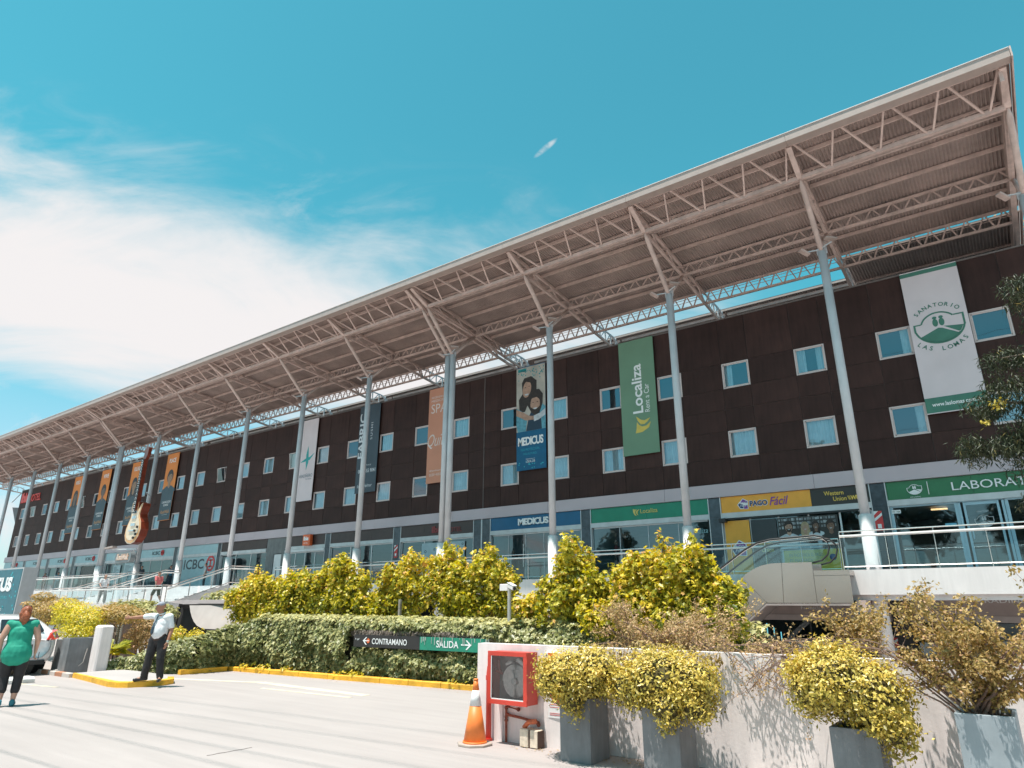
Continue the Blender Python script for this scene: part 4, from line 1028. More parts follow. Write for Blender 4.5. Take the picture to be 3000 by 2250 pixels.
banner(-74.6, -72.78, ban_o, 'orange and slate banner with long-haired dim portrait, farthest from the guitar', mk_o('MUSICA', 1, 0, 0), o_m(sk2))

# ------------------------------------------------------------------ roof canopy
CX = []                                                 # column lines
for k in range(17):
    x = 2.3437 - 6.0343 * k
    if k >= 5: x -= .37
    if k >= 11: x -= .37
    CX.append(x)
CX.insert(5, -3.6902 - 6.0343 * 3 - .0)                 # right member of the first twin pair
CX = sorted(set(round(x, 3) for x in CX), reverse=True)
# recompute lines exactly as measured
CX = [2.34, -3.69, -9.72, -15.76, -21.79, -22.16, -28.20, -34.23, -40.27, -46.30, -52.33, -58.37, -58.74, -64.77, -70.81, -76.84, -82.88, -88.91, -94.94, -100.97]
YC = 24.25; ZP = 4.529; ZC = 14.168
P_lo = (22.15, 16.16); P_up = (20.95, 16.83); P_mlo = (25.97, 15.80); P_mup = (26.05, 16.30); P_rlo = (28.65, 15.45); P_rup = (28.65, 16.06)
def zs(y): return 16.93 - .1 * (y - 20.9)               # underside of the roof sheet
C_ = root('roof_canopy', (-46, YC, 0), 'long slender steel roof on tall pale blue columns in front of the facade', 'canopy')
def crail(x): return Vector((x, YC, 0))
col_m = M('column_paint', (.58, .58, .60), .38, var=.05, scale=1.5, stain=.10)
for k, x in enumerate(CX):
    zb = 0.0
    mb = MB(); mb.tube([(x, YC, ZP), (x, YC, ZC)], .15, 20)
    c = part('column', mb, col_m, C_, smooth=False)
    me = c.data
    me.polygons.foreach_set('use_smooth', [len(p_.vertices) == 4 for p_ in me.polygons])
    mb = MB(); mb.tube([(x, YC, zb), (x, YC, ZP)], .215, 20); pl = mb.build('plinth', M('plinth_paint', (.72, .69, .69), .6, var=.05, stain=.14), c); pl.location = Vector((0, 0, 0))
    pl.data.polygons.foreach_set('use_smooth', [len(p_.vertices) == 4 for p_ in pl.data.polygons])
    mb = MB(); mb.tube([(x, YC, ZP + .002), (x, YC, ZP + .035)], .185, 16)
    for q_ in range(6):
        an = q_ * math.pi / 3; mb.tube([(x + .16 * math.cos(an), YC + .16 * math.sin(an), ZP + .15), (x + .175 * math.cos(an), YC + .175 * math.sin(an), ZP + .15)], .02, 6); mb.tube([(x + .15 * math.cos(an), YC + .15 * math.sin(an), ZP + .3), (x + .172 * math.cos(an), YC + .172 * math.sin(an), ZP + .3)], .02, 6)
    mb.build('base_ring', col_m, c)
    mb = MB(); mb.box(x - .18, x + .18, YC - .02, YC + .02, ZC - .1, ZC + .16); mb.tube([(x, YC, ZC), (x, YC, ZC + .1)], [.15, .06], 16); mb.build('head_plate', col_m, c)
    mb = MB()
    a = Vector((x, YC - .03, ZC - .02)); b = Vector((x, P_lo[0] + .02, P_lo[1] - .05)); d = (b - a)
    mb.tube([a, a + d * .08, a + d * .9, b], [.045, .095, .095, .03], 12)
    part('strut', mb, truss_paint, C_, smooth=True)
    mb = MB(); a = Vector((x, YC + .04, ZC)); b = Vector((x, P_mlo[0], P_mlo[1] - .04)); mb.tube([a, b], .07, 10); part('strut', mb, truss_paint, C_, smooth=True)
    # rafter truss: lower chord, top chord, webs, gusset to the block's roof
    mb = MB()
    lo_ = [(P_lo[0], P_lo[1]), (P_mlo[0], P_mlo[1]), (P_rlo[0], P_rlo[1]), (32.6, 15.0)]
    for i in range(3): mb.bar((x, *lo_[i]), (x, *lo_[i + 1]), .11, .12)
    mb.bar((x, P_up[0], zs(P_up[0]) - .16), (x, 28.7, zs(28.7) - .16), .10, .12)
    mb.bar((x, P_up[0], P_up[1] - .1), (x, P_lo[0], P_lo[1]), .17, .12)
    rf = part('rafter', mb, truss_paint, C_)
    mb = MB(); ys = [P_lo[0], 23.1, 24.05, 25.0, P_mlo[0]]
    def zlo(y):
        for i in range(3):
            if y <= lo_[i + 1][0]: t_ = (y - lo_[i][0]) / (lo_[i + 1][0] - lo_[i][0]); return lo_[i][1] + t_ * (lo_[i + 1][1] - lo_[i][1])
        return lo_[3][1]
    seq = [(22.15, 0), (22.75, 1), (23.6, 0), (24.4, 1), (25.2, 0), (26.05, 1), (26.9, 0), (27.8, 1), (28.65, 0)]
    for i in range(len(seq) - 1):
        (ya, ta), (yb, tb) = seq[i], seq[i + 1]
        mb.bar((x, ya, zs(ya) - .18 if ta else zlo(ya)), (x, yb, zs(yb) - .18 if tb else zlo(yb)), .055, .055)
    mb.build('web_bars', truss_paint, rf)
    mb = MB(); mb.bar((x, 28.65, 16.0), (x, 30.6, 15.9), .07); mb.bar((x, 30.6, 15.9), (x, 32.6, 14.9), .09)
    for y_ in (29.2, 29.8, 30.4, 31.0): mb.bar((x, y_, zlo(y_)), (x, y_, 15.97 - .02 * (y_ - 29)), .06)
    mb.bar((x, 29.2, zlo(29.2)), (x, 29.8, 15.96), .05); mb.bar((x, 29.8, zlo(29.8)), (x, 30.4, 15.95), .05)
    mb.bar((x, 30.9, 15.2), (x, 30.1, 13.9), .16, .10)
    mb.build('gusset', col_m, rf)
# longitudinal trusses, one part per bay; bars of the front truss are pieces of their own
bar_cache = {}
for k in range(len(CX) - 1):
    x1, x0 = CX[k] - .0, CX[k + 1]
    if x1 - x0 < 1: continue
    g_ = .06
    mb = MB(); mb.bar((x0 + g_, *P_lo), (x1 - g_, *P_lo), .13, .15, (0, 0, 1)); mb.bar((x0 + g_, P_up[0], P_up[1]), (x1 - g_, P_up[0], P_up[1]), .12, .13)
    ft_ = part('front_truss', mb, truss_paint, C_)
    n = 8 if k > 9 else 8
    q4 = (x1 - x0) / 4
    for j in range(4):
        xa = x0 + j * q4
        for (p_, q_) in (((xa + .12, P_up), (xa + q4 * .62, P_lo)), ((xa + q4 * .70, P_lo), (xa + q4 - .08, P_up))):
            key = (round(q_[0] - p_[0], 2), p_[1] == P_up)
            if key not in bar_cache:
                m_ = MB(); m_.bar((0, p_[1][0] - P_lo[0], p_[1][1] - P_lo[1]), (q_[0] - p_[0], q_[1][0] - P_lo[0], q_[1][1] - P_lo[1]), .058, .058)
                me = bpy.data.meshes.new('diagonal'); me.from_pydata([tuple(v_) for v_ in m_.v], [], m_.f); me.materials.append(truss_paint); bar_cache[key] = me
            o = link(bpy.data.objects.new('diagonal', bar_cache[key])); o.parent = ft_; o.location = Vector((p_[0], P_lo[0], P_lo[1])) - Vector(C_.location)
    for nm, pl_, pu_, nb in (('middle_truss', P_mlo, P_mup, 9), ('rear_truss', P_rlo, P_rup, 10)):
        mb = MB(); mb.bar((x0 + g_, *pl_), (x1 - g_, *pl_), .09, .10); mb.bar((x0 + g_, *pu_), (x1 - g_, *pu_), .09, .10)
        if nm == 'rear_truss': mb.bar((x0 + g_, pl_[0], (pl_[1] + pu_[1]) / 2), (x1 - g_, pu_[0], (pl_[1] + pu_[1]) / 2), .02); mb.bar((x0 + g_, pl_[0], pl_[1] * .25 + pu_[1] * .75), (x1 - g_, pu_[0], pl_[1] * .25 + pu_[1] * .75), .02)
        t_ = part(nm, mb, truss_paint, C_)
        mb = MB(); s_ = (x1 - x0) / nb
        for j in range(nb):
            xa = x0 + j * s_
            mb.bar((xa + .03, *pl_), (xa + s_ * .48, *pu_), .05); mb.bar((xa + s_ * .52, *pu_), (xa + s_ - .03, *pl_), .05)
        mb.build('web_bars', truss_paint, t_)
    # small purlin truss just behind the front, then plain purlins
    mb = MB(); ya = 22.6
    mb.bar((x0 + g_, ya, zs(ya) - .08), (x1 - g_, ya, zs(ya) - .08), .06, .08); mb.bar((x0 + g_, ya + .1, zs(ya) - .42), (x1 - g_, ya + .1, zs(ya) - .42), .06, .07)
    pt_ = part('purlin_truss', mb, truss_paint, C_)
    mb = MB(); s_ = (x1 - x0) / 9
    for j in range(9):
        xa = x0 + j * s_; mb.bar((xa, ya + .1, zs(ya) - .42), (xa + s_ / 2, ya, zs(ya) - .08), .035); mb.bar((xa + s_ / 2, ya, zs(ya) - .08), (xa + s_, ya + .1, zs(ya) - .42), .035)
    mb.build('web_bars', truss_paint, pt_)
    for ya in (21.6, 23.55, 24.8, 27.36):
        mb = MB(); mb.bar((x0 + g_, ya, zs(ya) - .09), (x1 - g_, ya, zs(ya) - .09), .07, .14); part('purlin', mb, truss_paint, C_)
    for ya in (31.7, 33.2):
        mb = MB(); mb.bar((x0 + g_, ya, 16.0 - .04 * (ya - 31.5)), (x1 - g_, ya, 16.0 - .04 * (ya - 31.5)), .07, .14); part('purlin', mb, truss_paint, C_)
# corrugated sheets, one per bay
def corr(x0, x1, y0, y1, zf, pitch=.115, amp=.032):
    n = int((x1 - x0) / pitch); vs = []; fs = []
    for k in range(n * 4 + 1):
        x = x0 + (x1 - x0) * k / (n * 4); h = (amp, .7 * amp, -amp, .7 * amp)[k % 4] if k % 4 != 2 else -amp
        h = amp * math.cos(2 * math.pi * k / 4 + .6)
        vs += [(x, y0, zf(y0) + h + amp), (x, y1, zf(y1) + h + amp)]
        if k: fs.append((2 * k - 2, 2 * k, 2 * k + 1, 2 * k - 1))
    return vs, fs
for k in range(len(CX) - 1):
    x1, x0 = CX[k], CX[k + 1]
    if k == 0: x1 = 2.55
    for (ya, yb, zf) in ((20.62, 28.86, zs), (31.5, 38.5, lambda y: 16.18 - .04 * (y - 31.5))):
        if k == 0 and ya > 30: ya = 29.05; zf = lambda y: 16.02 - .02 * (y - 29.05)
        mb = MB(); mb.add(*corr(x0 + .005, x1 - .005, ya, yb, zf)); o = part('roof_sheet', mb, sheet_mat, C_)
        mb = MB(); mb.quad((x0, ya, zf(ya) + .07), (x1, ya, zf(ya) + .07), (x1, yb, zf(yb) + .07), (x0, yb, zf(yb) + .07)); mb.build('top_skin', gutter_mat, o)
    mb = MB()     # gutter and fascia along the front eave, light edge of the rear roof
    mb.box(x0 + .004, x1 - .004, 20.60, 20.9, 16.72, 16.80); mb.box(x0 + .004, x1 - .004, 20.56, 20.60, 16.72, 17.02); part('gutter', mb, gutter_mat, C_)
    mb = MB(); mb.box(x0 + .004, x1 - .004, 20.53, 20.70, 17.022, 17.04); part('drip_edge', mb, white_paint, C_)
    mb = MB(); ye = 31.45 if k else 29.0
    mb.box(x0 + .004, x1 - .004, ye - .02, ye + .04, 16.10 if k else 16.0, 16.19 if k else 16.06); part('rear_flashing', mb, gutter_mat, C_)
mb = MB(); mb.prism([(20.55, 16.7), (20.55, 17.06), (38.5, 15.5), (38.5, 15.0), (28.7, 15.75)], 'x', 2.56, 2.60); part('gable_trim', mb, truss_paint, C_)
mb = MB(); mb.prism([(21.0, 16.3), (21.0, 16.7), (38, 15.3), (38, 14.7), (29, 15.35)], 'x', 2.22, 2.32); part('end_girder', mb, truss_paint, C_)

# floodlights on brackets at the column heads
def flood(x, dx=.0):
    r_ = root('floodlight', (x, YC - .15, ZC - .1), 'small flat floodlight on a bracket at a column head', 'lamp', 'floodlights at the column heads')
    mb = MB(); mb.bar((x - .1, YC - .12, ZC + .05), (x + .42, YC - .35, ZC + .12), .035); mb.bar((x - .1, YC - .12, ZC + .05), (x - .55, YC - .3, ZC + .02), .035); part('bracket', mb, alu, r_)
    mb = MB(); mb.bar((x + .25, YC - .5, ZC + .27), (x + .58, YC - .27, ZC + .22), .18, .05); part('lamp_head', mb, gutter_mat, r_)
    mb = MB(); mb.bar((x - .66, YC - .42, ZC + .10), (x - .42, YC - .2, ZC - .08), .2, .07); part('lamp_head', mb, truss_paint, r_)
    return r_
FL = ['at the right end of the roof', 'left of the laboratory', 'between the payment shop and the car rental', 'in front of the laughing couple banner', 'right in the first twin pair', 'x', 'left of the salmon spa banner', 'crossing the dark slate banner', 'at the left edge of the pale star banner', 'second left of the pale star banner', 'third left of the pale star banner', 'just behind the giant guitar', 'in the far twin pair', 'x', 'first left of the far twin pair', 'second left of the far twin pair', 'beside the red hotel letters', 'beyond the hotel gable', 'at the far left end', 'outside']
f0 = flood(CX[1]); f0['label'] = 'small flat floodlight at the head of the column left of the laboratory'
for k, x in enumerate(CX):
    if k in (1, 5, 12) or k > 17: continue
    fc = copy_tree(f0, None, (x - CX[1], 0, 0)); fc['label'] = 'small floodlight at the column head ' + FL[k % len(FL)]

# ------------------------------------------------------------------ raised walkway
slab_w = M('slab_white', (.72, .67, .66), .6, var=.04, scale=.8, stain=.10)
mb = MB()
mb.box(-4.55, 6, 23.62, FY - .03, 2.45, 2.78); mb.box(-4.50, 6, 23.60, 23.618, 2.06, 2.80); mb.box(-4.4, 6, 23.75, 23.95, 1.90, 2.44)
o = mb.build('terrace_slab', slab_w); o['kind'] = 'structure'
mb = MB(); mb.box(-36, -4.56, 24.62, FY - .03, 2.45, 2.78); mb.box(-36, -4.56, 24.6, 24.618, 1.98, 2.80)
o = mb.build('walkway_slab', slab_w); o['kind'] = 'structure'
mb = MB(); mb.box(-96, -36.02, 23.1, FY - .03, 2.45, 2.78); mb.box(-96, -36.02, 23.08, 23.098, 2.2, 2.80)
o = mb.build('upper_platform', slab_w); o['kind'] = 'structure'

def railing(x0, x1, y, z, n, label, top=1.05, name='glass_railing', mid=True):
    r_ = root(name, ((x0 + x1) / 2, y, z), label, 'railing')
    s_ = (x1 - x0) / n
    for k in range(n + 1):
        x = x0 + k * s_
        mb = MB(); mb.box(x - .012, x + .012, y - .03, y + .03, z, z + top); part('post', mb, chrome, r_)
    mb = MB(); mb.tube([(x0, y, z + top + .02), (x1, y, z + top + .02)], .022, 8); part('top_rail', mb, chrome, r_)
    if mid:
        mb = MB(); mb.tube([(x0, y - .06, z + top - .13), (x1, y - .06, z + top - .13)], .04, 10); part('handrail', mb, M('handrail_white', (.74, .72, .70), .35, .2), r_)
    mb = MB(); mb.tube([(x0, y, z + .1), (x1, y, z + .1)], .018, 6); part('bottom_rail', mb, chrome, r_)
    for k in range(n):
        x = x0 + k * s_
        mb = MB(); mb.quad((x + .03, y + .01, z + .12), (x + s_ - .03, y + .01, z + .12), (x + s_ - .03, y + .01, z + top - .08), (x + .03, y + .01, z + top - .08)); part('glass_pane', mb, rail_glass, r_)
    return r_
railing(-4.45, 5.9, 23.72, 2.80, 8, 'steel and glass railing along the terrace in front of the laboratory', top=1.17)
railing(-9.5, -4.7, 24.72, 2.80, 4, 'thin glass railing behind the escalator')
railing(-15.55, -9.95, 24.72, 2.80, 4, 'thin glass railing in front of the green car rental shop')
railing(-21.6, -15.95, 24.72, 2.80, 4, 'thin glass railing in front of the blue health plan shop')
railing(-35.9, -22.4, 24.72, 2.80, 8, 'thin glass railing in front of the hotel entrance, behind the tall shrubs')

# escalator
E_ = root('escalator', (-7, 23.3, 0), 'stainless steel escalator with curved black handrails rising to the terrace', 'escalator')
YE = 22.9
prof = [(-4.17, 2.70), (-4.17, 1.80), (-6.73, 1.82), (-8.05, .75), (-9.6, -.50), (-10.6, -.5), (-9.3, .95), (-7.56, 2.50), (-7.31, 2.70), (-7.06, 2.86), (-6.78, 2.97), (-6.46, 3.03), (-5.25, 3.05), (-5.25, 2.80), (-5.25, 2.70)]
def side_panels(y0, y1):
    def seg(poly, nm='side_panel'):
        mb = MB(); mb.prism(poly, 'y', y0, y1); part(nm, mb, stainless, E_)
    seg([(-4.18, 2.62), (-4.18, 1.82), (-5.20, 1.82), (-5.20, 2.62)])
    seg([(-5.212, 3.04), (-5.212, 1.82), (-6.20, 1.82), (-6.12, 3.045)])
    seg([(-6.135, 3.045), (-6.212, 1.82), (-6.72, 1.82), (-7.44, 2.60), (-7.31, 2.72), (-7.06, 2.87), (-6.78, 2.98), (-6.46, 3.035)])
    seg([(-6.735, 1.83), (-8.05, .76), (-8.85, .76 + .95), (-7.455, 2.59)])
    seg([(-8.06, .75), (-9.0, 0.0), (-10.1, .0), (-10.3, .42), (-8.86, 1.70)])
side_panels(YE, YE + .03); side_panels(YE + 1.25, YE + 1.28)
mb = MB(); mb.prism([(-4.17, 1.80), (-6.74, 1.80), (-6.74, 1.74), (-4.17, 1.74)], 'y', YE - .03, YE + 1.3); mb.prism([(-6.74, 1.80), (-9.0, -.03), (-9.0, -.10), (-6.74, 1.74)], 'y', YE - .03, YE + 1.3)
part('underside', mb, M('soffit_metal', (.40, .33, .31), .4, .4, var=.08), E_)
mb = MB(); mb.box(-5.2, -4.17, YE, YE + 1.28, 2.63, 2.78); part('landing_plate', mb, stainless, E_)
hr = [(-10.2, 1.45), (-9.2, 2.12), (-8.17, 2.93), (-7.27, 3.52), (-6.85, 3.72), (-6.43, 3.80), (-5.04, 3.86), (-4.82, 3.80), (-4.69, 3.66), (-4.65, 3.47), (-4.72, 3.25), (-4.92, 3.08), (-5.2, 3.02)]
for y in (YE + .06, YE + 1.2):
    mb = MB(); mb.tube([(a, y, b) for a, b in hr], .028, 8); part('handrail', mb, rubber, E_, smooth=True)
    mb = MB(); mb.tube([(a, y, b - .04) for a, b in hr[:9]], .014, 6); part('rail_track', mb, chrome, E_)
    mb = MB(); vs = [(a, y, b - .05) for a, b in hr[:7]] + [(-4.75, y, 3.5), (-5.0, y, 3.1)] + [(-6.46, y, 3.04), (-7.06, y, 2.87), (-7.45, y, 2.58), (-8.86, y, 1.7), (-10.2, y, .45)]; mb.quad(*vs); part('balustrade_glass', mb, rail_glass, E_)
mb = MB(); mb.prism([(-4.2, 2.77), (-6.4, 2.77), (-6.9, 2.6), (-9.9, .15), (-9.9, .05), (-6.9, 2.4), (-4.2, 2.6)], 'y', YE + .12, YE + 1.15); part('steps', mb, M('step_metal', (.2, .2, .21), .5, .5), E_)
mb = MB(); mb.box(-4.16, -3.9, 23.2, 24.4, 1.55, 1.9); part('bearing', mb, M('pink_concrete', (.45, .34, .31), .7), E_)

# stairs and landing on the left
ST = root('staircase', (-44, 21, 0), 'wide pale staircase rising from the landing to the hotel platform', 'stairs')
n = 7
for k in range(n):
    y0 = 19.5 + k * (3.6 / n); z0 = 1.72 + (k + 1) * (1.08 / n) - .155
    mb = MB(); mb.box(-50.6, -38.12, y0, y0 + 3.6 / n + .03, z0, z0 + .15); part('step', mb, slab_w, ST)
for x in (-50.75, -38.02):
    mb = MB(); mb.prism([(19.4, 1.3), (19.4, 1.75), (23.06, 2.87), (23.06, 2.2), (20.5, 1.3)], 'x', x, x + .1); part('stringer', mb, slab_w, ST)
def slope_rail(pts, label, nposts, loc, name='stair_railing'):
    r_ = root(name, loc, label, 'railing')
    P_ = [Vector(p_) for p_ in pts]
    for dz, rad, mt, nm in ((0, .025, chrome, 'top_rail'), (-.15, .045, M('handrail_white', (.74, .72, .70), .35, .2), 'handrail'), (-.95, .025, chrome, 'bottom_rail')):
        mb = MB(); mb.tube([p_ + Vector((0, 0, dz)) for p_ in P_], rad, 8); part(nm, mb, mt, r_)
    L_ = [(P_[i + 1] - P_[i]).length for i in range(len(P_) - 1)]; tot = sum(L_)
    def atl(s):
        for i, l in enumerate(L_):
            if s <= l or i == len(L_) - 1: return P_[i] + (P_[i + 1] - P_[i]) * min(1, s / l)
            s -= l
    for k in range(nposts + 1):
        p_ = atl(tot * k / nposts); mb = MB(); mb.bar(p_ + Vector((0, 0, -1.0)), p_, .03, .05); part('post', mb, chrome, r_)
    for i in range(len(P_) - 1):
        a, b = P_[i], P_[i + 1]; m_ = max(1, int(L_[i] / 1.6))
        for j in range(m_):
            c, d = a + (b - a) * (j + .03) / m_, a + (b - a) * (j + .97) / m_
            mb = MB(); mb.quad(c + Vector((0, 0, -.9)), d + Vector((0, 0, -.9)), d + Vector((0, 0, -.2)), c + Vector((0, 0, -.2))); part('glass_pane', mb, rail_glass, r_)
    return r_
slope_rail([(-38.0, 19.4, 2.64), (-38.0, 23.1, 3.93), (-37.6, 24.6, 3.93)], 'sloping steel railing on the right side of the wide stairs', 4, (-38, 19.4, 1.7))
slope_rail([(-45.9, 19.6, 2.66), (-45.9, 23.15, 3.9), (-45.9, 24.2, 3.9)], 'sloping steel railing in the middle of the wide stairs', 4, (-45.9, 19.6, 1.7))
slope_rail([(-50.7, 19.4, 2.64), (-50.7, 23.15, 3.9), (-50.7, 25.2, 3.9)], 'sloping steel railing on the left side of the wide stairs', 4, (-50.7, 19.4, 1.7))
slope_rail([(-54.8, 18.45, 2.2), (-50.2, 18.45, 2.68), (-36.6, 18.45, 2.68)], 'long level steel and glass railing along the front of the landing', 10, (-45, 18.45, 1.7), 'landing_railing')
slope_rail([(-95, 23.3, 3.85), (-51.5, 23.3, 3.85)], 'distant level glass railing along the bank windows', 24, (-70, 23.3, 2.8), 'platform_railing')
mb = MB(); mb.box(-52, -36.4, 18.3, 19.48, 1.5, 1.72); mb.box(-52, -36.4, 18.28, 18.298, 1.35, 1.74)
o = mb.build('landing', slab_w); o['kind'] = 'structure'
mb = MB(); mb.box(-95, -36.05, 23.12, 23.3, 0, 2.4); mb.box(-52, -36.45, 18.35, 18.5, 0, 1.49); o = mb.build('platform_wall', M('platform_grey', (.28, .31, .33), .6, var=.06, stain=.15)); o['kind'] = 'structure'

# giant guitar on its column
G_ = root('guitar_sculpture', (-52.0, 23.6, 5.0), 'giant amber sunburst electric guitar mounted upright on a column', 'sculpture')
gx = -51.1; yg = 22.95
def gout(s=1., dx=0):
    L_ = [(0, 5.82), (.55, 5.95), (.98, 6.35), (1.16, 6.85), (1.02, 7.35), (.74, 7.7), (.66, 7.95), (.74, 8.25), (.86, 8.5), (.85, 8.72), (.62, 8.62), (.42, 8.30), (.28, 8.35), (.22, 8.85), (-.25, 8.95), (-.5, 9.0), (-.72, 8.8), (-.74, 8.45), (-.62, 8.1), (-.62, 7.8), (-.85, 7.4), (-1.08, 6.95), (-1.12, 6.5), (-.9, 6.1), (-.5, 5.88)]
    return [(gx + dx + a * s, 7.3 + (b - 7.3) * s) for a, b in L_]
amber = M('amber', (.66, .33, .12), .3, var=.1, coat=.5); cream_g = M('cream_top', (.74, .58, .42), .3, var=.06, coat=.5); cherry = M('cherry_wood', (.20, .035, .015), .3, var=.15, coat=.4)
mb = MB(); mb.prism(gout()[::-1], 'y', yg, yg + .55); part('body', mb, cherry, G_)
mb = MB(); mb.prism(gout(.995)[::-1], 'y', yg - .012, yg - .002); mb.mat(0); part('binding', mb, cream_g, G_)
mb = MB(); mb.prism(gout(.95)[::-1], 'y', yg - .03, yg - .014); part('sunburst', mb, amber, G_)
mb = MB(); mb.prism(gout(.82)[::-1], 'y', yg - .045, yg - .032); part('top', mb, cream_g, G_)
mb = MB(); mb.box(gx - .17, gx + .19, yg - .18, yg + .1, 8.2, 12.0); part('neck', mb, cherry, G_)
mb = MB(); mb.box(gx - .16, gx + .18, yg - .21, yg - .182, 8.0, 12.0); part('fingerboard', mb, black_let, G_)
mb = MB()
for k in range(15): z = 8.1 + 3.8 * (1 - (1 - k / 15) ** 1.25); mb.box(gx - .16, gx + .18, yg - .22, yg - .211, z, z + .025); mb.box(gx - .06, gx + .08, yg - .22, yg - .212, z + .1, z + .16)
part('frets', mb, white_let, G_)
mb = MB(); mb.prism([(gx - .17, 12.0), (gx + .19, 12.0), (gx + .42, 12.3), (gx + .5, 12.85), (gx + .2, 12.95), (gx + .0, 12.8), (gx - .12, 12.3)], 'y', yg - .12, yg + .12); part('headstock', mb, cherry, G_)
mb = MB()
for z in (7.1, 7.62, 8.0): mb.box(gx - .3, gx + .32, yg - .10, yg - .047, z, z + .2)
mb.box(gx - .42, gx + .42, yg - .12, yg - .047, 6.72, 6.82)
part('pickups', mb, M('silver', (.6, .66, .7), .25, .8), G_)
mb = MB()
for a, z in ((.75, 7.0), (.45, 6.75), (.68, 6.5), (.42, 6.25)): mb.tube([(gx + a, yg - .15, z), (gx + a, yg - .047, z)], .09, 10)
part('knobs', mb, black_let, G_)
mb = MB(); mb.bar((gx, yg + .5, 9.6), (-52.33, YC - .1, 9.6), .08); mb.bar((gx, yg + .5, 6.4), (-52.33, YC - .1, 6.4), .08); mb.bar((-53.6, 22.9, 5.55), (-50.8, 23.3, 5.5), .09); mb.bar((-52.33, YC - .1, 5.0), (-51.3, 23.3, 5.5), .05)
part('bracket', mb, alu, G_)
mb = MB(); mb.bar((-54.0, 22.6, 5.62), (-53.0, 22.75, 5.72), .35, .12); thing('spotlight', mb, gutter_mat, 'flat white spotlight on an arm below the giant guitar', 'lamp')
mb = MB(); pts = ell(-50.7, 4.92, .45, .42, 60, -60, 8) + ell(-52.2, 4.92, .45, .42, 240, 120, 8)
mb.prism(pts, 'y', 22.75, 23.1); mb.mat(1); put_text(mb, 'RockWalk', -52.35, -50.55, 4.72, 5.14, 22.72, shear=.25, bold=.05, depth=.02)
mb.mat(2); put_text(mb, 'RockWalk', -52.3, -50.6, 4.75, 5.11, 22.70, shear=.25, bold=.0, depth=.01)  # thin white script over a wider amber one
sign(mb, 'rounded grey music sign with amber and white script below the giant guitar', mats=[M('sign_grey', (.16, .18, .19), .4), M('script_amber', (.80, .45, .28), .4), M('script_white', (.85, .75, .68), .4)])

# ------------------------------------------------------------------ foreground: kerbs, island, wall
def kerb_run(pts, label, w=.13, h=.115, step=.92, mat=yellow_kerb):
    r_ = root('kerb', (pts[0][0], pts[0][1], 0), label, 'kerb')
    for (a, b) in zip(pts[:-1], pts[1:]):
        a = Vector((*a, 0)); b = Vector((*b, 0)); L = (b - a).length; n = max(1, round(L / step)); d = (b - a) / n
        nn = Vector((d.y, -d.x, 0)).normalized()                     # towards the road
        if nn.y > 0: nn = -nn
        for k in range(n):
            p0 = a + d * k + d.normalized() * .006; p1 = a + d * (k + 1) - d.normalized() * .006
            j = RNG.uniform(-.006, .006); q = nn * j
            mb = MB(); o1, o2 = p0 + q, p1 + q
            vs = [o1, o2, o2 - nn * w, o1 - nn * w]
            V = [(v_.x, v_.y, 0) for v_ in vs] + [((v_ - nn * (.02 if i < 2 else 0)).x, (v_ - nn * (.02 if i < 2 else 0)).y, h + j) for i, v_ in enumerate(vs)]
            V[4:4] = [(v_.x, v_.y, h - .02 + j) for v_ in vs[:2]]
            # 0-3 base, 4-5 chamfer foot, 6-9 top
            mb.add(V, [(3, 2, 1, 0), (0, 1, 5, 4), (4, 5, 7, 6), (6, 7, 8, 9), (1, 2, 8, 7), (1, 7, 5), (0, 9, 3), (0, 6, 9), (0, 4, 6), (2, 3, 9, 8)])
            part('kerb_stone', mb, mat, r_)
    return r_
kerb_run([(-18.12, 11.14), (-14.0, 11.42), (-11.5, 11.66), (-9.67, 11.80), (-6.6, 12.1)], 'long yellow kerb at the foot of the ivy wall')
kerb_run([(-17.85, 9.75), (-17.9, 11.08)], 'short yellow kerb curving behind the traffic island')
# traffic island
isl = [(-19.1, 7.80), (-17.6, 7.62), (-16.45, 7.47), (-16.15, 7.50), (-15.95, 7.64), (-15.82, 7.95), (-15.80, 8.35), (-15.95, 8.62), (-16.4, 8.85), (-17.6, 9.0), (-19.2, 8.98)]
I_ = root('traffic_island', (-17.4, 8.2, 0), 'low concrete island with yellow rounded kerb under the pointing guard', 'island')
mb = MB(); mb.prism(isl, 'z', 0, .108); part('slab', mb, concrete, I_)
mb = MB()
def off_poly(P_, d):
    c = Vector((sum(a for a, _ in P_) / len(P_), sum(b for _, b in P_) / len(P_)))
    return [(a + (a - c.x) / math.hypot(a - c.x, b - c.y) * d, b + (b - c.y) / math.hypot(a - c.x, b - c.y) * d) for a, b in P_]
o1 = off_poly(isl[:9], .03); o0 = off_poly(isl[:9], -.11)
for k in range(8):
    a, b, c, d = o1[k], o1[k + 1], o0[k + 1], o0[k]
    mb = MB(); mb.add([(a[0], a[1], 0), (b[0], b[1], 0), (b[0], b[1], .108), (a[0], a[1], .108), (c[0], c[1], .118), (d[0], d[1], .118), (c[0], c[1], .08), (d[0], d[1], .08)], [(0, 1, 2, 3), (3, 2, 4, 5), (5, 4, 6, 7)]); part('kerb_stone', mb, yellow_kerb, I_)
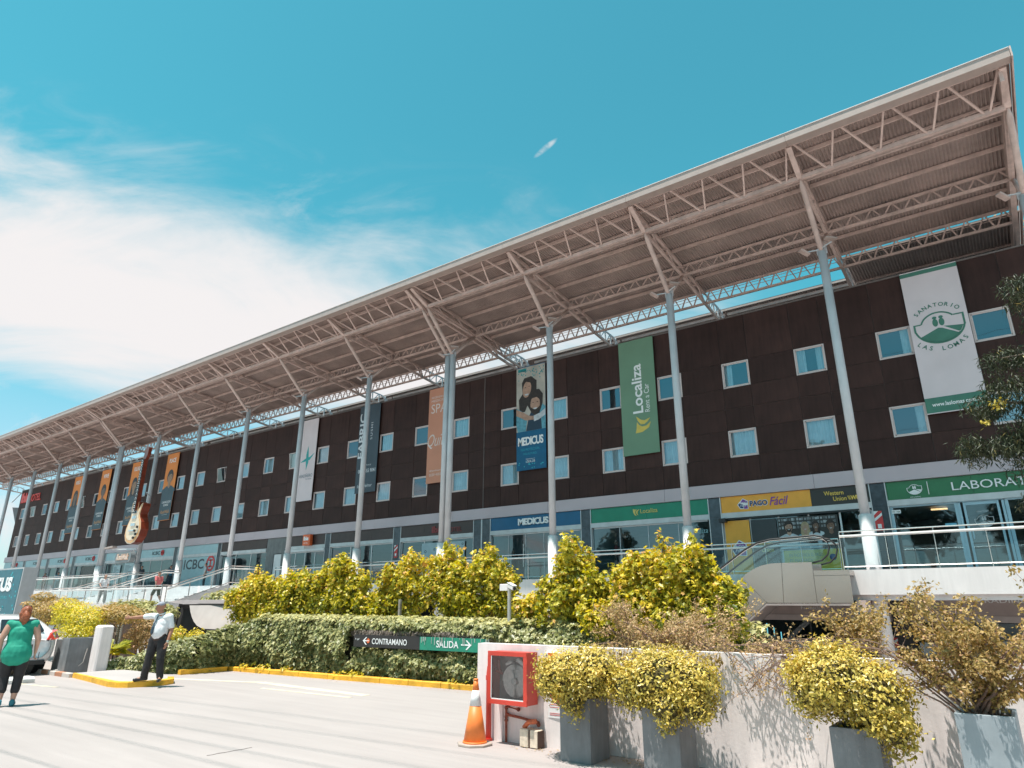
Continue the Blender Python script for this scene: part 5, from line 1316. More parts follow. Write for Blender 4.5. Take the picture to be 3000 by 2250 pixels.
# kerb with faded red-white blocks left of the island
kr = root('kerb', (-21, 7.7, 0), 'worn kerb of alternating pale and rusty blocks beside the white car', 'kerb')
for k in range(10):
    x = -19.15 - k * .42; mb = MB(); mb.bev(x - .41, x, 7.72 - .0 * k, 7.86, 0, .10, .012); part('kerb_stone', mb, M('rust_block', (.42, .19, .11), .8, var=.15) if k % 2 else M('pale_block', (.55, .48, .44), .8, var=.1), kr)
mb = MB(); mb.prism([(-19.08, 0), (-18.62, 0), (-18.62, .08), (-18.68, .125), (-19.02, .125), (-19.08, .08)], 'y', 6.25, 6.82)
thing('wheel_stop', mb, M('stop_white', (.66, .63, .61), .7, var=.08, bump=.3), 'small white concrete wheel stop behind the parked car', 'wheel stop', bevel=.015)

WY = lambda x: 7.815 + .055 * (x + 6.37)
mb = MB(); mb.prism([(-6.37, WY(-6.37)), (2.6, WY(2.6)), (2.6, WY(2.6) + .17), (-6.37, WY(-6.37) + .17)], 'z', 0, 1.20)
W_ = root('boundary_wall', (-3, 8.1, 0), 'low rendered white wall running behind the square planters', 'wall')
part('wall_body', mb, wall_white, W_)
mb = MB(); mb.prism([(-6.05, WY(-6.05) - .035), (-5.92, WY(-5.92) - .035), (-5.92, WY(-5.9)), (-6.05, WY(-6.05))], 'z', 0, .52); mb.prism([(-5.27, WY(-5.27) - .04), (-4.9, WY(-4.9) - .04), (-4.9, WY(-4.9)), (-5.27, WY(-5.27))], 'z', 0, 1.12); part('pilaster', mb, wall_white, W_)
# red hatched marker and instruction plate on the wall
mb = MB(); y = WY(-5.1) - .05; mb.box(-5.20, -5.09, y, y + .008, .93, 1.12); mb.mat(1)
thing('wall_marker', mb, [orange_s, white_let], 'orange painted marker plate on the white wall above the clipped bush', 'sign')
mb = MB(); mb.box(-5.20, -4.80, y, y + .008, .35, .62); mb.mat(1); mb.add([(-5.17, y - .003, .615), (-4.93, y - .003, .615), (-5.03, y - .003, .52), (-5.12, y - .003, .52)], [(0, 1, 2, 3)])
for z in (.50, .47, .40, .38): mb.box(-5.18, -4.82, y - .003, y - .001, z, z + .006)
thing('instruction_plate', mb, [white_let, red_s], 'white plate with red bucket mark on the wall left of the first planter', 'sign')

# hose cabinet
H_ = root('fire_hose_cabinet', (-5.65, 7.7, .49), 'red glazed fire hose cabinet hanging on the end of the white wall', 'cabinet')
x0, x1, y0, y1, z0, z1 = -5.98, -5.35, 7.56, WY(-5.6) - .045, .49, 1.12
mb = MB(); t_ = .012
mb.box(x0, x1, y1 - t_, y1, z0, z1); mb.box(x0, x0 + t_, y0 + .02, y1 - t_ - .001, z0, z1); mb.box(x1 - t_, x1, y0 + .02, y1 - t_ - .001, z0, z1); mb.box(x0 + t_ + .001, x1 - t_ - .001, y0 + .02, y1 - t_ - .001, z1 - t_, z1); mb.box(x0 + t_ + .001, x1 - t_ - .001, y0 + .02, y1 - t_ - .001, z0, z0 + t_)
part('case', mb, red_paint, H_)
mb = MB(); f = .05
mb.bev(x0 - .006, x1 + .006, y0 - .005, y0 + .018, z1 - f, z1 + .006, .004); mb.bev(x0 - .006, x1 + .006, y0 - .005, y0 + .018, z0 - .006, z0 + f, .004); mb.box(x0 - .006, x0 + f, y0 - .004, y0 + .017, z0 + f + .001, z1 - f - .001); mb.box(x1 - f, x1 + .006, y0 - .004, y0 + .017, z0 + f + .001, z1 - f - .001)
mb.box(x1 + .006, x1 + .012, y0 - .004, y0 + .02, z0 + .08, z0 + .13); mb.box(x1 + .006, x1 + .012, y0 - .004, y0 + .02, z1 - .13, z1 - .08)
dr = part('door', mb, red_paint, H_)
mb = MB(); mb.quad((x0 + f, y0 + .006, z0 + f), (x1 - f, y0 + .006, z0 + f), (x1 - f, y0 + .006, z1 - f), (x0 + f, y0 + .006, z1 - f)); mb.build('pane', glassmat('cabinet_glass', (.86, .83, .83), .05, rough=.03), dr)
mb = MB(); mb.box(x0 + f, x1 - f, y0 - .002, y0 + .005, z0 + f, z0 + f + .012); mb.box(x0 + f, x0 + f + .01, y0 - .002, y0 + .005, z0 + f, z1 - f); mb.build('glazing_tape', white_let, dr)
mb = MB(); mb.box(x0 + .02, x1 - .02, y1 - .02, y1 - t_ - .002, z0 + .02, z1 - .02); part('back_panel', mb, M('cabinet_grey', (.30, .27, .27), .6, var=.2, scale=6), H_)
hose = M('hose_canvas', (.82, .78, .75), .8, var=.08, scale=30)
mb = MB(); cx, cz = -5.60, .76
sp = [];
for k in range(0, 200):
    an = k * .30; r_ = .055 + .15 * k / 200; sp.append((cx + r_ * math.cos(an), y0 + .10, cz + r_ * math.sin(an)))
mb.tube(sp, .0075, 5); mb.tube([(cx, y0 + .13, cz), (cx, y0 + .17, cz)], .2, 28)
part('hose_reel', mb, hose, H_, smooth=True)
mb = MB(); mb.tube([(cx, y0 + .06, cz), (cx, y0 + .13, cz)], .04, 16); mb.tube([(cx, y0 + .05, cz), (cx, y0 + .06, cz)], .02, 8); part('reel_hub', mb, M('hub_white', (.6, .58, .56), .5), H_)
mb = MB(); mb.tube([(cx + .17, y0 + .1, cz + .1), (cx + .15, y0 + .1, cz + .2), (cx + .05, y0 + .1, cz + .26), (cx - .08, y0 + .09, cz + .235), (cx - .14, y0 + .08, cz + .2)], [.02, .028, .032, .026, .014], 8); part('hose_end', mb, hose, H_, smooth=True)
mb = MB(); mb.tube([(x0 + .09, y0 + .12, z1 - .1), (x0 + .1, y0 + .12, z1 - .22), (x0 + .16, y0 + .1, z1 - .28)], .018, 8); mb.tube([(x0 + .14, y0 + .1, z1 - .27), (x0 + .05, y0 + .1, z1 - .24)], .025, 8); part('valve', mb, M('valve_red', (.30, .05, .035), .5, var=.2, scale=20), H_)
P_ = root('fire_riser_pipe', (-6.12, 7.74, 0), 'thick red fire riser pipe bending into the left side of the cabinet', 'pipe')
mb = MB(); mb.tube([(-6.11, 7.75, 0), (-6.11, 7.75, .82), (-6.10, 7.75, .90), (-6.06, 7.75, .945), (-5.985, 7.74, .955)], .038, 12); part('pipe_run', mb, red_paint, P_, smooth=True)
mb = MB(); mb.tube([(-6.11, 7.75, .74), (-6.11, 7.75, .80)], .046, 12); mb.tube([(-6.11, 7.75, 0), (-6.11, 7.75, .03)], .055, 12); part('coupling', mb, red_paint, P_)
rust = M('rust_pipe', (.26, .075, .045), .75, var=.35, scale=22, bump=.4)
Q_ = root('rusty_pipe', (-5.6, 7.78, 0), 'thin rusty pipe with elbows on the wall below the cabinet', 'pipe')
yp = WY(-5.6) - .045
mb = MB(); mb.tube([(-5.86, yp, 0), (-5.86, yp, .40), (-5.84, yp, .425), (-5.66, yp, .405)], .016, 8); mb.tube([(-5.86, yp, .33), (-5.62, yp, .31), (-5.34, yp + .01, .275)], .016, 8); part('pipe_run', mb, rust, Q_)
mb = MB()
for x, z in ((-5.86, .26), (-5.86, .30), (-5.86, .41), (-5.66, .405), (-5.84, .33), (-5.36, .275), (-5.34, .25)): mb.ball((x, yp, z), .026, n=8, m=5)
part('fitting', mb, rust, Q_)
mb = MB(); mb.tube([(-5.50, 7.72, .22), (-5.42, 7.70, .29), (-5.30, 7.69, .31)], .03, 8); part('elbow', mb, M('orange_rust', (.55, .13, .05), .6, var=.2, scale=20), Q_)
V_ = root('valve_box', (-5.4, 7.72, 0), 'small dirty cream box with cracked side on the ground under the pipe', 'box')
mb = MB(); mb.bev(-5.53, -5.40, 7.655, 7.80, .01, .215, .008); mb.bev(-5.375, -5.255, 7.66, 7.80, .012, .21, .008); part('case', mb, M('dirty_cream', (.72, .60, .48), .7, var=.14, scale=14, bump=.3), V_)
mb = MB(); mb.box(-5.399, -5.376, 7.665, 7.79, .0, .20); mb.box(-5.52, -5.27, 7.67, 7.79, 0, .012); mb.box(-5.254, -5.248, 7.66, 7.80, .01, .2); part('gap', mb, M('rust_dark', (.10, .06, .045), .8), V_)

# traffic cone
K_ = root('traffic_cone', (-6.07, 7.42, 0), 'faded orange traffic cone with a white band beside the cabinet', 'cone')
orange_c = M('cone_orange', (.85, .22, .045), .5, var=.06, scale=8); cone_w = M('cone_white', (.78, .76, .76), .4, var=.04)
cz = [(.035, .148), (.23, .115), (.235, .114), (.47, .074), (.475, .073), (.64, .044), (.645, .043), (.745, .030), (.765, .026)]
def ring(z0, r0, z1, r1, nm, mat):
    mb = MB(); mb.tube([(-6.07, 7.42, z0), (-6.07, 7.42, z1)], [r0, r1], 28); o = part(nm, mb, mat, K_)
    o.data.polygons.foreach_set('use_smooth', [len(p_.vertices) == 4 for p_ in o.data.polygons]); return o
ring(.03, .150, .46, .076, 'body', orange_c); ring(.46, .0775, .645, .0455, 'reflective_band', cone_w); ring(.645, .0445, .765, .027, 'tip', orange_c); ring(.765, .031, .785, .029, 'rim', orange_c); ring(.028, .160, .05, .155, 'skirt', orange_c)
mb = MB(); P8 = []
for k in range(8):
    an = math.pi / 8 + k * math.pi / 4; P8.append((-6.07 + .235 * math.cos(an), 7.42 + .235 * math.sin(an)))
mb.prism(P8, 'z', 0, .028); part('base', mb, M('cone_base', (.40, .33, .29), .8, var=.1), K_, bevel=.006)

# planters
def planter(x0, y0, h, w, d, label, mat):
    r_ = root('planter', (x0 + w / 2, y0 + d / 2, 0), label, 'planter')
    mb = MB(); t_ = .03
    x1, y1 = x0 + w, y0 + d
    mb.box(x0, x1, y0, y0 + t_, .0, h); mb.box(x0, x1, y1 - t_, y1, .0, h); mb.box(x0, x0 + t_, y0 + t_ + .001, y1 - t_ - .001, .0, h - .002); mb.box(x1 - t_, x1, y0 + t_ + .001, y1 - t_ - .001, 0, h - .002)
    part('box', mb, mat, r_, bevel=.006)
    mb = MB(); mb.box(x0 + t_, x1 - t_, y0 + t_, y1 - t_, .05, h - .05); part('soil', mb, soil, r_)
    return r_
planter(-4.70, 7.32, .68, .41, .44, 'dark grey square planter under the leftmost clipped bush', planter_grey)
planter(-3.60, 7.25, .68, .42, .45, 'dark grey square planter under the second clipped bush', planter_grey)
planter(-1.68, 7.18, .66, .41, .44, 'grey square planter under the big drooping clipped bush', planter_grey)
planter(-.67, 7.18, .86, .42, .6, 'pale blue grey planter holding the sprawling twiggy shrub', planter_blue)
planter(-20.25, 7.86, .88, .42, .62, 'grey planter between the white post and the parked car', planter_grey)
planter(-21.0, 8.0, .82, .45, .6, 'shaded darker planter tight behind the car bumper', planter_grey)
mb = MB(); mb.bev(-19.68, -19.28, 8.33, 8.66, 0, 1.19, .04); thing('white_post', mb, wall_white, 'thick white rendered post on the island between planter and ivy', 'post', bevel=.01)
mb = MB(); mb.tube([(-19.75, 8.28, .62), (-19.78, 8.25, .3), (-19.9, 8.1, .1), (-20.1, 7.9, .12), (-20.35, 7.82, .11)], .012, 6); thing('drain_hose', mb, M('pale_hose', (.5, .45, .42), .6), 'thin pale hose trailing from the post across the island', 'hose')

# ------------------------------------------------------------------ foliage
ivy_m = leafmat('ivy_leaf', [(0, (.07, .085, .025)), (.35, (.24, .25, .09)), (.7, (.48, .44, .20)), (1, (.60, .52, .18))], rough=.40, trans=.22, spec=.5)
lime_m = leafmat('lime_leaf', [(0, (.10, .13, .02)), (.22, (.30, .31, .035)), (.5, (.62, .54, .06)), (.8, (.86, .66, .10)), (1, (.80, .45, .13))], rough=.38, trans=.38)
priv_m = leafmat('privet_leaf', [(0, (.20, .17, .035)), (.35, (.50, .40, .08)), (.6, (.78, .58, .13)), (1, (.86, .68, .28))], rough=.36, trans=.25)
dry_m = leafmat('dry_leaf', [(0, (.20, .15, .055)), (.45, (.45, .31, .13)), (.75, (.58, .37, .20)), (1, (.64, .38, .26))], rough=.6, trans=.25)
olive_m = leafmat('olive_leaf', [(0, (.14, .12, .035)), (.4, (.36, .25, .08)), (.75, (.54, .36, .14)), (1, (.60, .34, .20))], rough=.5, trans=.3)
euc_m = leafmat('gum_leaf', [(0, (.018, .028, .012)), (.55, (.035, .045, .016)), (.85, (.075, .075, .025)), (1, (.48, .38, .14))], rough=.5, trans=.12)

def wall_leaves(path, n, rg, thick=.16):
    """points on a draped ivy face: path = [(x, y, base z, top z)], facing the road"""
    segs = []; 
    for a, b in zip(path[:-1], path[1:]):
        L = math.hypot(b[0] - a[0], b[1] - a[1]); A_ = L * ((a[3] - a[2]) + (b[3] - b[2])) / 2; segs.append((a, b, A_))
    tot = sum(s_[2] for s_ in segs); P = []; N = []
    for a, b, A_ in segs:
        m_ = int(n * A_ / tot); t_ = rg.random(m_); h = rg.random(m_)
        x = a[0] + (b[0] - a[0]) * t_; y = a[1] + (b[1] - a[1]) * t_; z0 = a[2] + (b[2] - a[2]) * t_; z1 = a[3] + (b[3] - a[3]) * t_
        nx, ny = (b[1] - a[1]), -(b[0] - a[0]); L = math.hypot(nx, ny); nx, ny = nx / L, ny / L
        if nx * a[0] + ny * a[1] > 0: nx, ny = -nx, -ny
        lump = .07 * np.sin(x * 3.1) + .05 * np.sin(x * 7.3 + 1) + .05 * np.sin(h * 9 + x * 2)
        z1 = z1 + .04 * np.sin(x * 4.7) + .03 * np.sin(x * 11)
        bulge = .16 * np.sin(np.clip(h, 0, 1) * math.pi) + lump + rg.uniform(-thick, .03, m_)
        P.append(np.stack([x + nx * bulge, y + ny * bulge, z0 + (z1 - z0) * h], 1))
        N.append(np.stack([np.full(m_, nx), np.full(m_, ny), rg.uniform(0, 1.5, m_) + 1.2 * (h > .93)], 1))
    return np.concatenate(P), np.concatenate(N)
rgv = np.random.default_rng(21)
# the ivy-covered retaining wall: core, leaves, top growth
IV = root('ivy_wall', (-13, 12, 0), 'long retaining wall smothered in glossy green ivy above the yellow kerb', 'ivy wall')
ivp = [(-19.55, 8.72, .02, .30), (-19.1, 9.05, .02, .45), (-18.4, 9.55, .02, .70), (-17.95, 10.15, .02, .93), (-18.05, 11.35, .1, 1.22), (-17.0, 11.55, .1, 1.42), (-13.6, 11.78, .1, 1.40)]
ivp2 = [(-13.5, 11.82, .1, .74), (-9.6, 12.05, .1, .78), (-7.2, 12.25, .1, .85)]
ivp3 = [(-13.6, 11.85, 1.12, 1.40), (-11.5, 11.95, 1.10, 1.38), (-9.2, 12.1, 1.02, 1.36)]
ivp4 = [(-9.3, 12.1, .3, 1.36), (-6.4, 12.4, .6, 1.38), (-3.8, 12.6, .8, 1.30)]
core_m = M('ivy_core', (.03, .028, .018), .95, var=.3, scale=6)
mb = MB()
for pth in (ivp, [(-13.7, 11.8, .05, 1.30), (-3.8, 12.65, .05, 1.26)]):
    for a, b in zip(pth[:-1], pth[1:]):
        mb.add([(a[0], a[1] + .12, 0), (b[0], b[1] + .12, 0), (b[0], b[1] + .12, b[3] - .06), (a[0], a[1] + .12, a[3] - .06), (a[0], a[1] + .6, 0), (b[0], b[1] + .6, 0), (b[0], b[1] + .6, b[3] - .06), (a[0], a[1] + .6, a[3] - .06)], [(0, 1, 2, 3), (3, 2, 6, 7), (4, 7, 6, 5), (0, 3, 7, 4), (1, 5, 6, 2)])
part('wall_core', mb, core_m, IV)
Ps, Ns = [], []
for pth, n in ((ivp, 9500), (ivp2, 6000), (ivp3, 2200), (ivp4, 5000)):
    a, b = wall_leaves(pth, n, rgv); Ps.append(a); Ns.append(b)
n = 3200; x = rgv.uniform(-17.4, -4, n); y = 11.7 + (x + 17) * .065 + rgv.uniform(.0, .75, n); Ps.append(np.stack([x, y, 1.36 + rgv.uniform(-.04, .09, n)], 1)); Ns.append(np.tile([0, -.3, 1.], (n, 1)))
P = np.concatenate(Ps); N = np.concatenate(Ns)
leaves('ivy_leaves', P, N, .105, 'lobed', ivy_m, IV, tone=rgv.uniform(0, .32, len(P)) + .25 * (P[:, 2] > 1.32), jitter=.55, droop=.6, kind='stuff', seed=5)  # paler leaves along the top rim
# runners creeping over the kerb
P = np.stack([rgv.uniform(-17.5, -10, 240), np.zeros(240), np.zeros(240)], 1)
cl = rgv.choice([-17.2, -16.5, -15.6, -13.7, -13.2, -10.2], 240); P[:, 0] = cl + rgv.normal(0, .13, 240); P[:, 1] = 11.2 + (P[:, 0] + 18) * .078 + rgv.uniform(-.08, .15, 240); P[:, 2] = .16 + rgv.uniform(-.12, .05, 240)
leaves('ivy_runner', P, np.tile([0, -.7, .6], (240, 1)), .085, 'lobed', lime_m, IV, tone=rgv.uniform(.2, .5, 240), kind='stuff', seed=9)
# boards hanging in the ivy
SY = 11.66
def board(x0, x1, ya, yb, z0, z1, mats, draw, label):
    mb = MB(); mb.add([(x0, ya, z0), (x1, yb, z0), (x1, yb, z1), (x0, ya, z1), (x0, ya + .03, z0), (x1, yb + .03, z0), (x1, yb + .03, z1), (x0, ya + .03, z1)], [(0, 1, 2, 3), (3, 2, 6, 7), (4, 7, 6, 5), (0, 3, 7, 4), (1, 5, 6, 2), (0, 4, 5, 1)])
    n0 = len(mb.v); draw(mb)
    for i in range(n0, len(mb.v)):
        x, y, z = mb.v[i]; mb.v[i] = (x, ya + (yb - ya) * (x - x0) / (x1 - x0) + y, z)
    thing('direction_board', mb, mats, label, 'sign')
def db1(mb):
    mb.mat(1); put_text(mb, 'CONTRAMANO', -12.72, -11.62, .83, .96, -.006, bold=.01)
    flat(mb, [(-13.02, .90), (-12.92, .98), (-12.88, .98), (-12.96, .915), (-12.80, .915), (-12.80, .885), (-12.96, .885), (-12.88, .81), (-12.92, .81)], -.006)
    put_text(mb, 'Y ypf', -13.28, -13.14, .90, .95, -.006)
    mb.mat(2); flat(mb, ell(-12.84, .90, .05, .055, n=12), -.008); mb.mat(1); flat(mb, [(-12.87, .91), (-12.81, .91), (-12.81, .893), (-12.87, .893)], -.010)
board(-13.33, -11.24, 11.58, 11.70, .755, 1.03, [M('board_black', (.025, .022, .022), .4), white_let, orange_s], db1, 'dirty black wrong-way board with white lettering set in the ivy')
def db2(mb):
    mb.mat(1); put_text(mb, 'SALIDA', -10.75, -10.13, .82, .965, -.006, bold=.012)
    flat(mb, [(-9.78, .895), (-9.90, .99), (-9.935, .985), (-9.85, .91), (-10.06, .91), (-10.06, .88), (-9.85, .88), (-9.935, .80), (-9.90, .795)], -.006)
    mb.mat(2)
    rr_ = random.Random(5)
    for k in range(22):
        xx = -11.2 + rr_.random() * 1.9; h = .03 + rr_.random() * .14; mb.box(xx, xx + .012 + .02 * rr_.random(), -.010, -.007, 1.03 - h, 1.03)
board(-11.235, -9.42, 11.70, 11.80, .755, 1.03, [M('board_green', (.015, .22, .14), .4, var=.1), white_let, M('lime_drip', (.30, .36, .32), .7)], db2, 'streaked green exit board with white lettering and arrow beside the black board')
# dry mat of stems over the boards
Pd = np.stack([rgv.uniform(-13.4, -9.3, 1600), np.zeros(1600), rgv.uniform(1.03, 1.16, 1600)], 1); Pd[:, 1] = 11.62 + (Pd[:, 0] + 13.4) * .055 + rgv.uniform(.0, .12, 1600)
leaves('dry_thatch', Pd, np.tile([0, -1, .2], (1600, 1)), .075, 'blade', M('thatch', (.25, .20, .17), .9, var=.2), IV, droop=1.5, kind='stuff', seed=12)

def limbs(r_, base, tips, rad, mat=bark, name='stem', mid=.5):
    mb = MB(); b = Vector(base)
    for i, t_ in enumerate(tips):
        t_ = Vector(t_); m_ = b.lerp(t_, mid) + Vector((RNG.uniform(-.08, .08), RNG.uniform(-.08, .08), .05)); mb.tube([b + Vector((RNG.uniform(-.05, .05), RNG.uniform(-.05, .05), 0)), m_, t_], [rad, rad * .65, rad * .2], 6)
    part(name, mb, mat, r_)

def shrub(x0, x1, y, zb, tops, n, label, leaf=.088, mat=lime_m, depth=.9, seed=1, shape='lobed', spire=.34, cat='shrub', group=None, seed2=0):
    """upright shrub: tops = [(x, z top, half width)] plumes over a common skirt"""
    rg_ = np.random.default_rng(seed)
    xm = (x0 + x1) / 2; r_ = root('upright_shrub', (xm, y, zb - .2), label, cat, group)
    blobs = []; n = int(n * 2.0)
    for (tx, tz, tw) in tops:
        h = tz - zb
        blobs += [((tx, y, zb + h * .40), (tw * 1.0, depth * .5, h * .45)), ((tx + rg_.uniform(-.1, .1), y, zb + h * .58), (tw * .78, depth * .42, h * .26))]
        for q_ in range(5):
            blobs.append(((tx + rg_.uniform(-1.0, 1.0) * tw, y + rg_.uniform(-.3, .1), zb + h * rg_.uniform(.52, .80)), (.19, .17, .24)))
        for q_ in range(9):
            an = rg_.uniform(-1.2, 1.2); zz = rg_.uniform(.15, .84); rr = rg_.uniform(.13, .24)
            wl_ = tw * math.sqrt(max(.05, 1 - ((zz - .36) / .5) ** 2))
            blobs.append(((tx + an * wl_, y + rg_.uniform(-.4, .1), zb + h * zz), (rr, rr, rr * rg_.uniform(.9, 1.5))))
        blobs.append(((tx, y, tz - .24), (.10, .10, .25)))
        for q_ in range(7):
            dx = rg_.uniform(-tw, tw) * 1.0; hh = h * rg_.uniform(.72, .98) * (1 - .12 * abs(dx) / tw)
            blobs.append(((tx + dx, y + rg_.uniform(-.25, .2), zb + hh - .18), (.075, .075, .20)))
    P, N, t = blob_points(blobs, n, rg_, shell=.12, lump=.45)
    N[:, 2] += rg_.uniform(0, 1.5, len(N))
    top = np.array([tz for _, tz, _ in tops]).max()
    tone = np.clip((P[:, 2] - zb) / (top - zb), 0, 1) * .26 + (t - .8) * .4 + rg_.uniform(.02, .14) + rg_.normal(0, .18, len(P))  # paler towards top and outside, darker inside, plus random spread
    k = P[:, 2] > zb - .12
    leaves('foliage', P[k], N[k], leaf, shape, mat, r_, tone=tone[k], jitter=1.3, droop=.25, seed=seed + 50)
    tips = [(tx + rg_.uniform(-.2, .2), y, tz - .15) for tx, tz, _ in tops for _ in range(2)]
    limbs(r_, (xm, y, zb - .5), tips, .035)
    return r_
shrub(-21.1, -19.3, 13.3, 1.2, [(-20.3, 2.98, .62), (-20.85, 2.2, .38), (-19.55, 2.72, .5)], 4200, 'leafy yellow-green shrub at the left end of the row beside the awning', seed=31)
shrub(-19.2, -17.2, 13.3, 1.2, [(-18.6, 2.82, .55), (-17.8, 2.86, .55)], 3600, 'lower bushy yellow-green shrub second from the awning', seed=32)
shrub(-17.0, -14.7, 13.1, 1.2, [(-16.6, 2.9, .5), (-15.75, 3.25, .62), (-15.0, 2.72, .5)], 4600, 'tall yellow-green shrub above the black board, third from the awning', seed=33)
shrub(-14.4, -13.9, 13.2, 1.2, [(-14.35, 2.05, .40)], 1100, 'small yellow sapling filling the gap between two tall shrubs', seed=34)
shrub(-14.0, -12.4, 13.2, 1.25, [(-13.15, 3.2, .66), (-13.75, 2.5, .4)], 3600, 'tall golden shrub above the word on the black board', seed=35)
shrub(-12.3, -11.0, 13.2, 1.25, [(-11.85, 3.42, .62), (-11.25, 2.9, .45)], 3400, 'tall golden shrub with one thin high spire', seed=36)
shrub(-11.0, -9.7, 13.2, 1.25, [(-10.5, 3.22, .52), (-10.02, 2.8, .35)], 3000, 'golden shrub just left of the security camera', seed=37)
shrub(-9.2, -8.7, 12.9, 1.2, [(-8.95, 1.98, .30)], 800, 'thin low sprig right of the security camera pole', seed=38, leaf=.09)
shrub(-8.5, -6.9, 12.6, 1.15, [(-7.62, 3.26, .50), (-8.0, 2.45, .40), (-7.2, 2.5, .42)], 4600, 'single dark-centred pyramidal shrub standing apart in the middle', seed=39)
shrub(-6.6, -5.0, 12.2, 1.15, [(-5.45, 3.12, .60), (-6.2, 2.62, .28), (-5.9, 2.0, .45)], 4200, 'broad yellow-green shrub in front of the green rental shop', seed=40)
shrub(-5.0, -3.9, 12.0, 1.0, [(-4.72, 3.05, .36), (-4.35, 2.35, .45), (-4.9, 2.5, .4)], 3800, 'spired yellow-green shrub touching the escalator side', seed=41)
shrub(-7.0, -6.2, 12.2, 1.2, [(-6.75, 1.75, .45)], 900, 'low dull shrub between the pyramidal and the broad shrub', seed=42, leaf=.09)

# mounded clipped bushes in the planters
def clipped(blobs, n, label, seed, leaf=.043, stem=None):
    n = int(n * 1.7)
    rg_ = np.random.default_rng(seed); c = blobs[0][0]
    r_ = root('clipped_bush', (stem[0], stem[1], stem[2]), label, 'bush')
    sb = list(blobs)
    for q_ in range(26):
        bc, br = blobs[rg_.integers(0, len(blobs))]; d_ = rg_.normal(0, 1, 3); d_ /= np.linalg.norm(d_); rr = rg_.uniform(.05, .10)
        sb.append(((bc[0] + d_[0] * br[0] * .98, bc[1] + d_[1] * br[1] * .98, bc[2] + d_[2] * br[2] * .98), (rr, rr, rr)))
    P, N, t = blob_points(sb, n, rg_, shell=.68, lump=.16)
    # fine tufts
    tc_ = rg_.integers(0, n // 7, n); cen = P[tc_]; P = cen + rg_.normal(0, .034, P.shape); N = N[tc_]
    keep = np.ones(n, bool)
    for (bc, br) in blobs:
        q_ = ((P - np.array(bc)) / (np.array(br) * .70)); keep &= (q_ ** 2).sum(1) > 1
    P, N = P[keep], N[keep]
    N[:, 2] += .45
    al = N + rg_.normal(0, .5, N.shape); al[:, 2] += .5
    tone = .02 + .34 * np.clip(N[:, 2] / np.linalg.norm(N, axis=1), 0, 1) + rg_.normal(0, .14, len(P))  # paler where leaves face up, plus random spread
    leaves('foliage', P, N + rg_.normal(0, .35, N.shape), leaf, 'simple', priv_m, r_, tone=tone, jitter=.5, along=al, seed=seed + 9)
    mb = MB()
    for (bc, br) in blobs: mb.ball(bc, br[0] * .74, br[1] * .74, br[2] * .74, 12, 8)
    part('dark_core', mb, M('bush_core', (.075, .06, .022), .95, var=.3, scale=20), r_)  # solid dark balls paint shade into the gaps between leaves
    mb = MB()
    for k in range(5): mb.tube([(stem[0] + .04 * math.cos(k * 1.3), stem[1] + .04 * math.sin(k * 1.3), stem[2]), (c[0] + .12 * math.cos(k * 1.3), c[1] + .12 * math.sin(k * 1.3), c[2])], .014, 6)
    part('stem', mb, bark, r_)
clipped([((-4.50, 7.42, .92), (.50, .40, .31)), ((-4.25, 7.40, .98), (.30, .32, .26)), ((-4.78, 7.38, .84), (.26, .30, .22)), ((-4.45, 7.20, .66), (.13, .12, .16))], 6400, 'rounded yellow-green clipped bush nearest the fire hose cabinet', 61, stem=(-4.5, 7.54, .60))
clipped([((-3.42, 7.42, .93), (.48, .40, .32)), ((-3.05, 7.42, .90), (.28, .34, .30)), ((-3.75, 7.38, .84), (.26, .30, .22)), ((-3.28, 7.2, .68), (.2, .16, .16)), ((-2.98, 7.22, .70), (.14, .14, .15))], 6800, 'rounded yellow-green clipped bush second from the cabinet', 62, stem=(-3.4, 7.47, .60))
clipped([((-1.55, 7.38, 1.02), (.44, .42, .32)), ((-1.28, 7.32, .92), (.30, .36, .34)), ((-1.20, 7.24, .76), (.18, .20, .20)), ((-1.80, 7.35, .95), (.24, .30, .26)), ((-1.13, 7.2, .64), (.11, .12, .12))], 7600, 'largest clipped bush, drooping to one side over its planter', 63, stem=(-1.5, 7.4, .58))

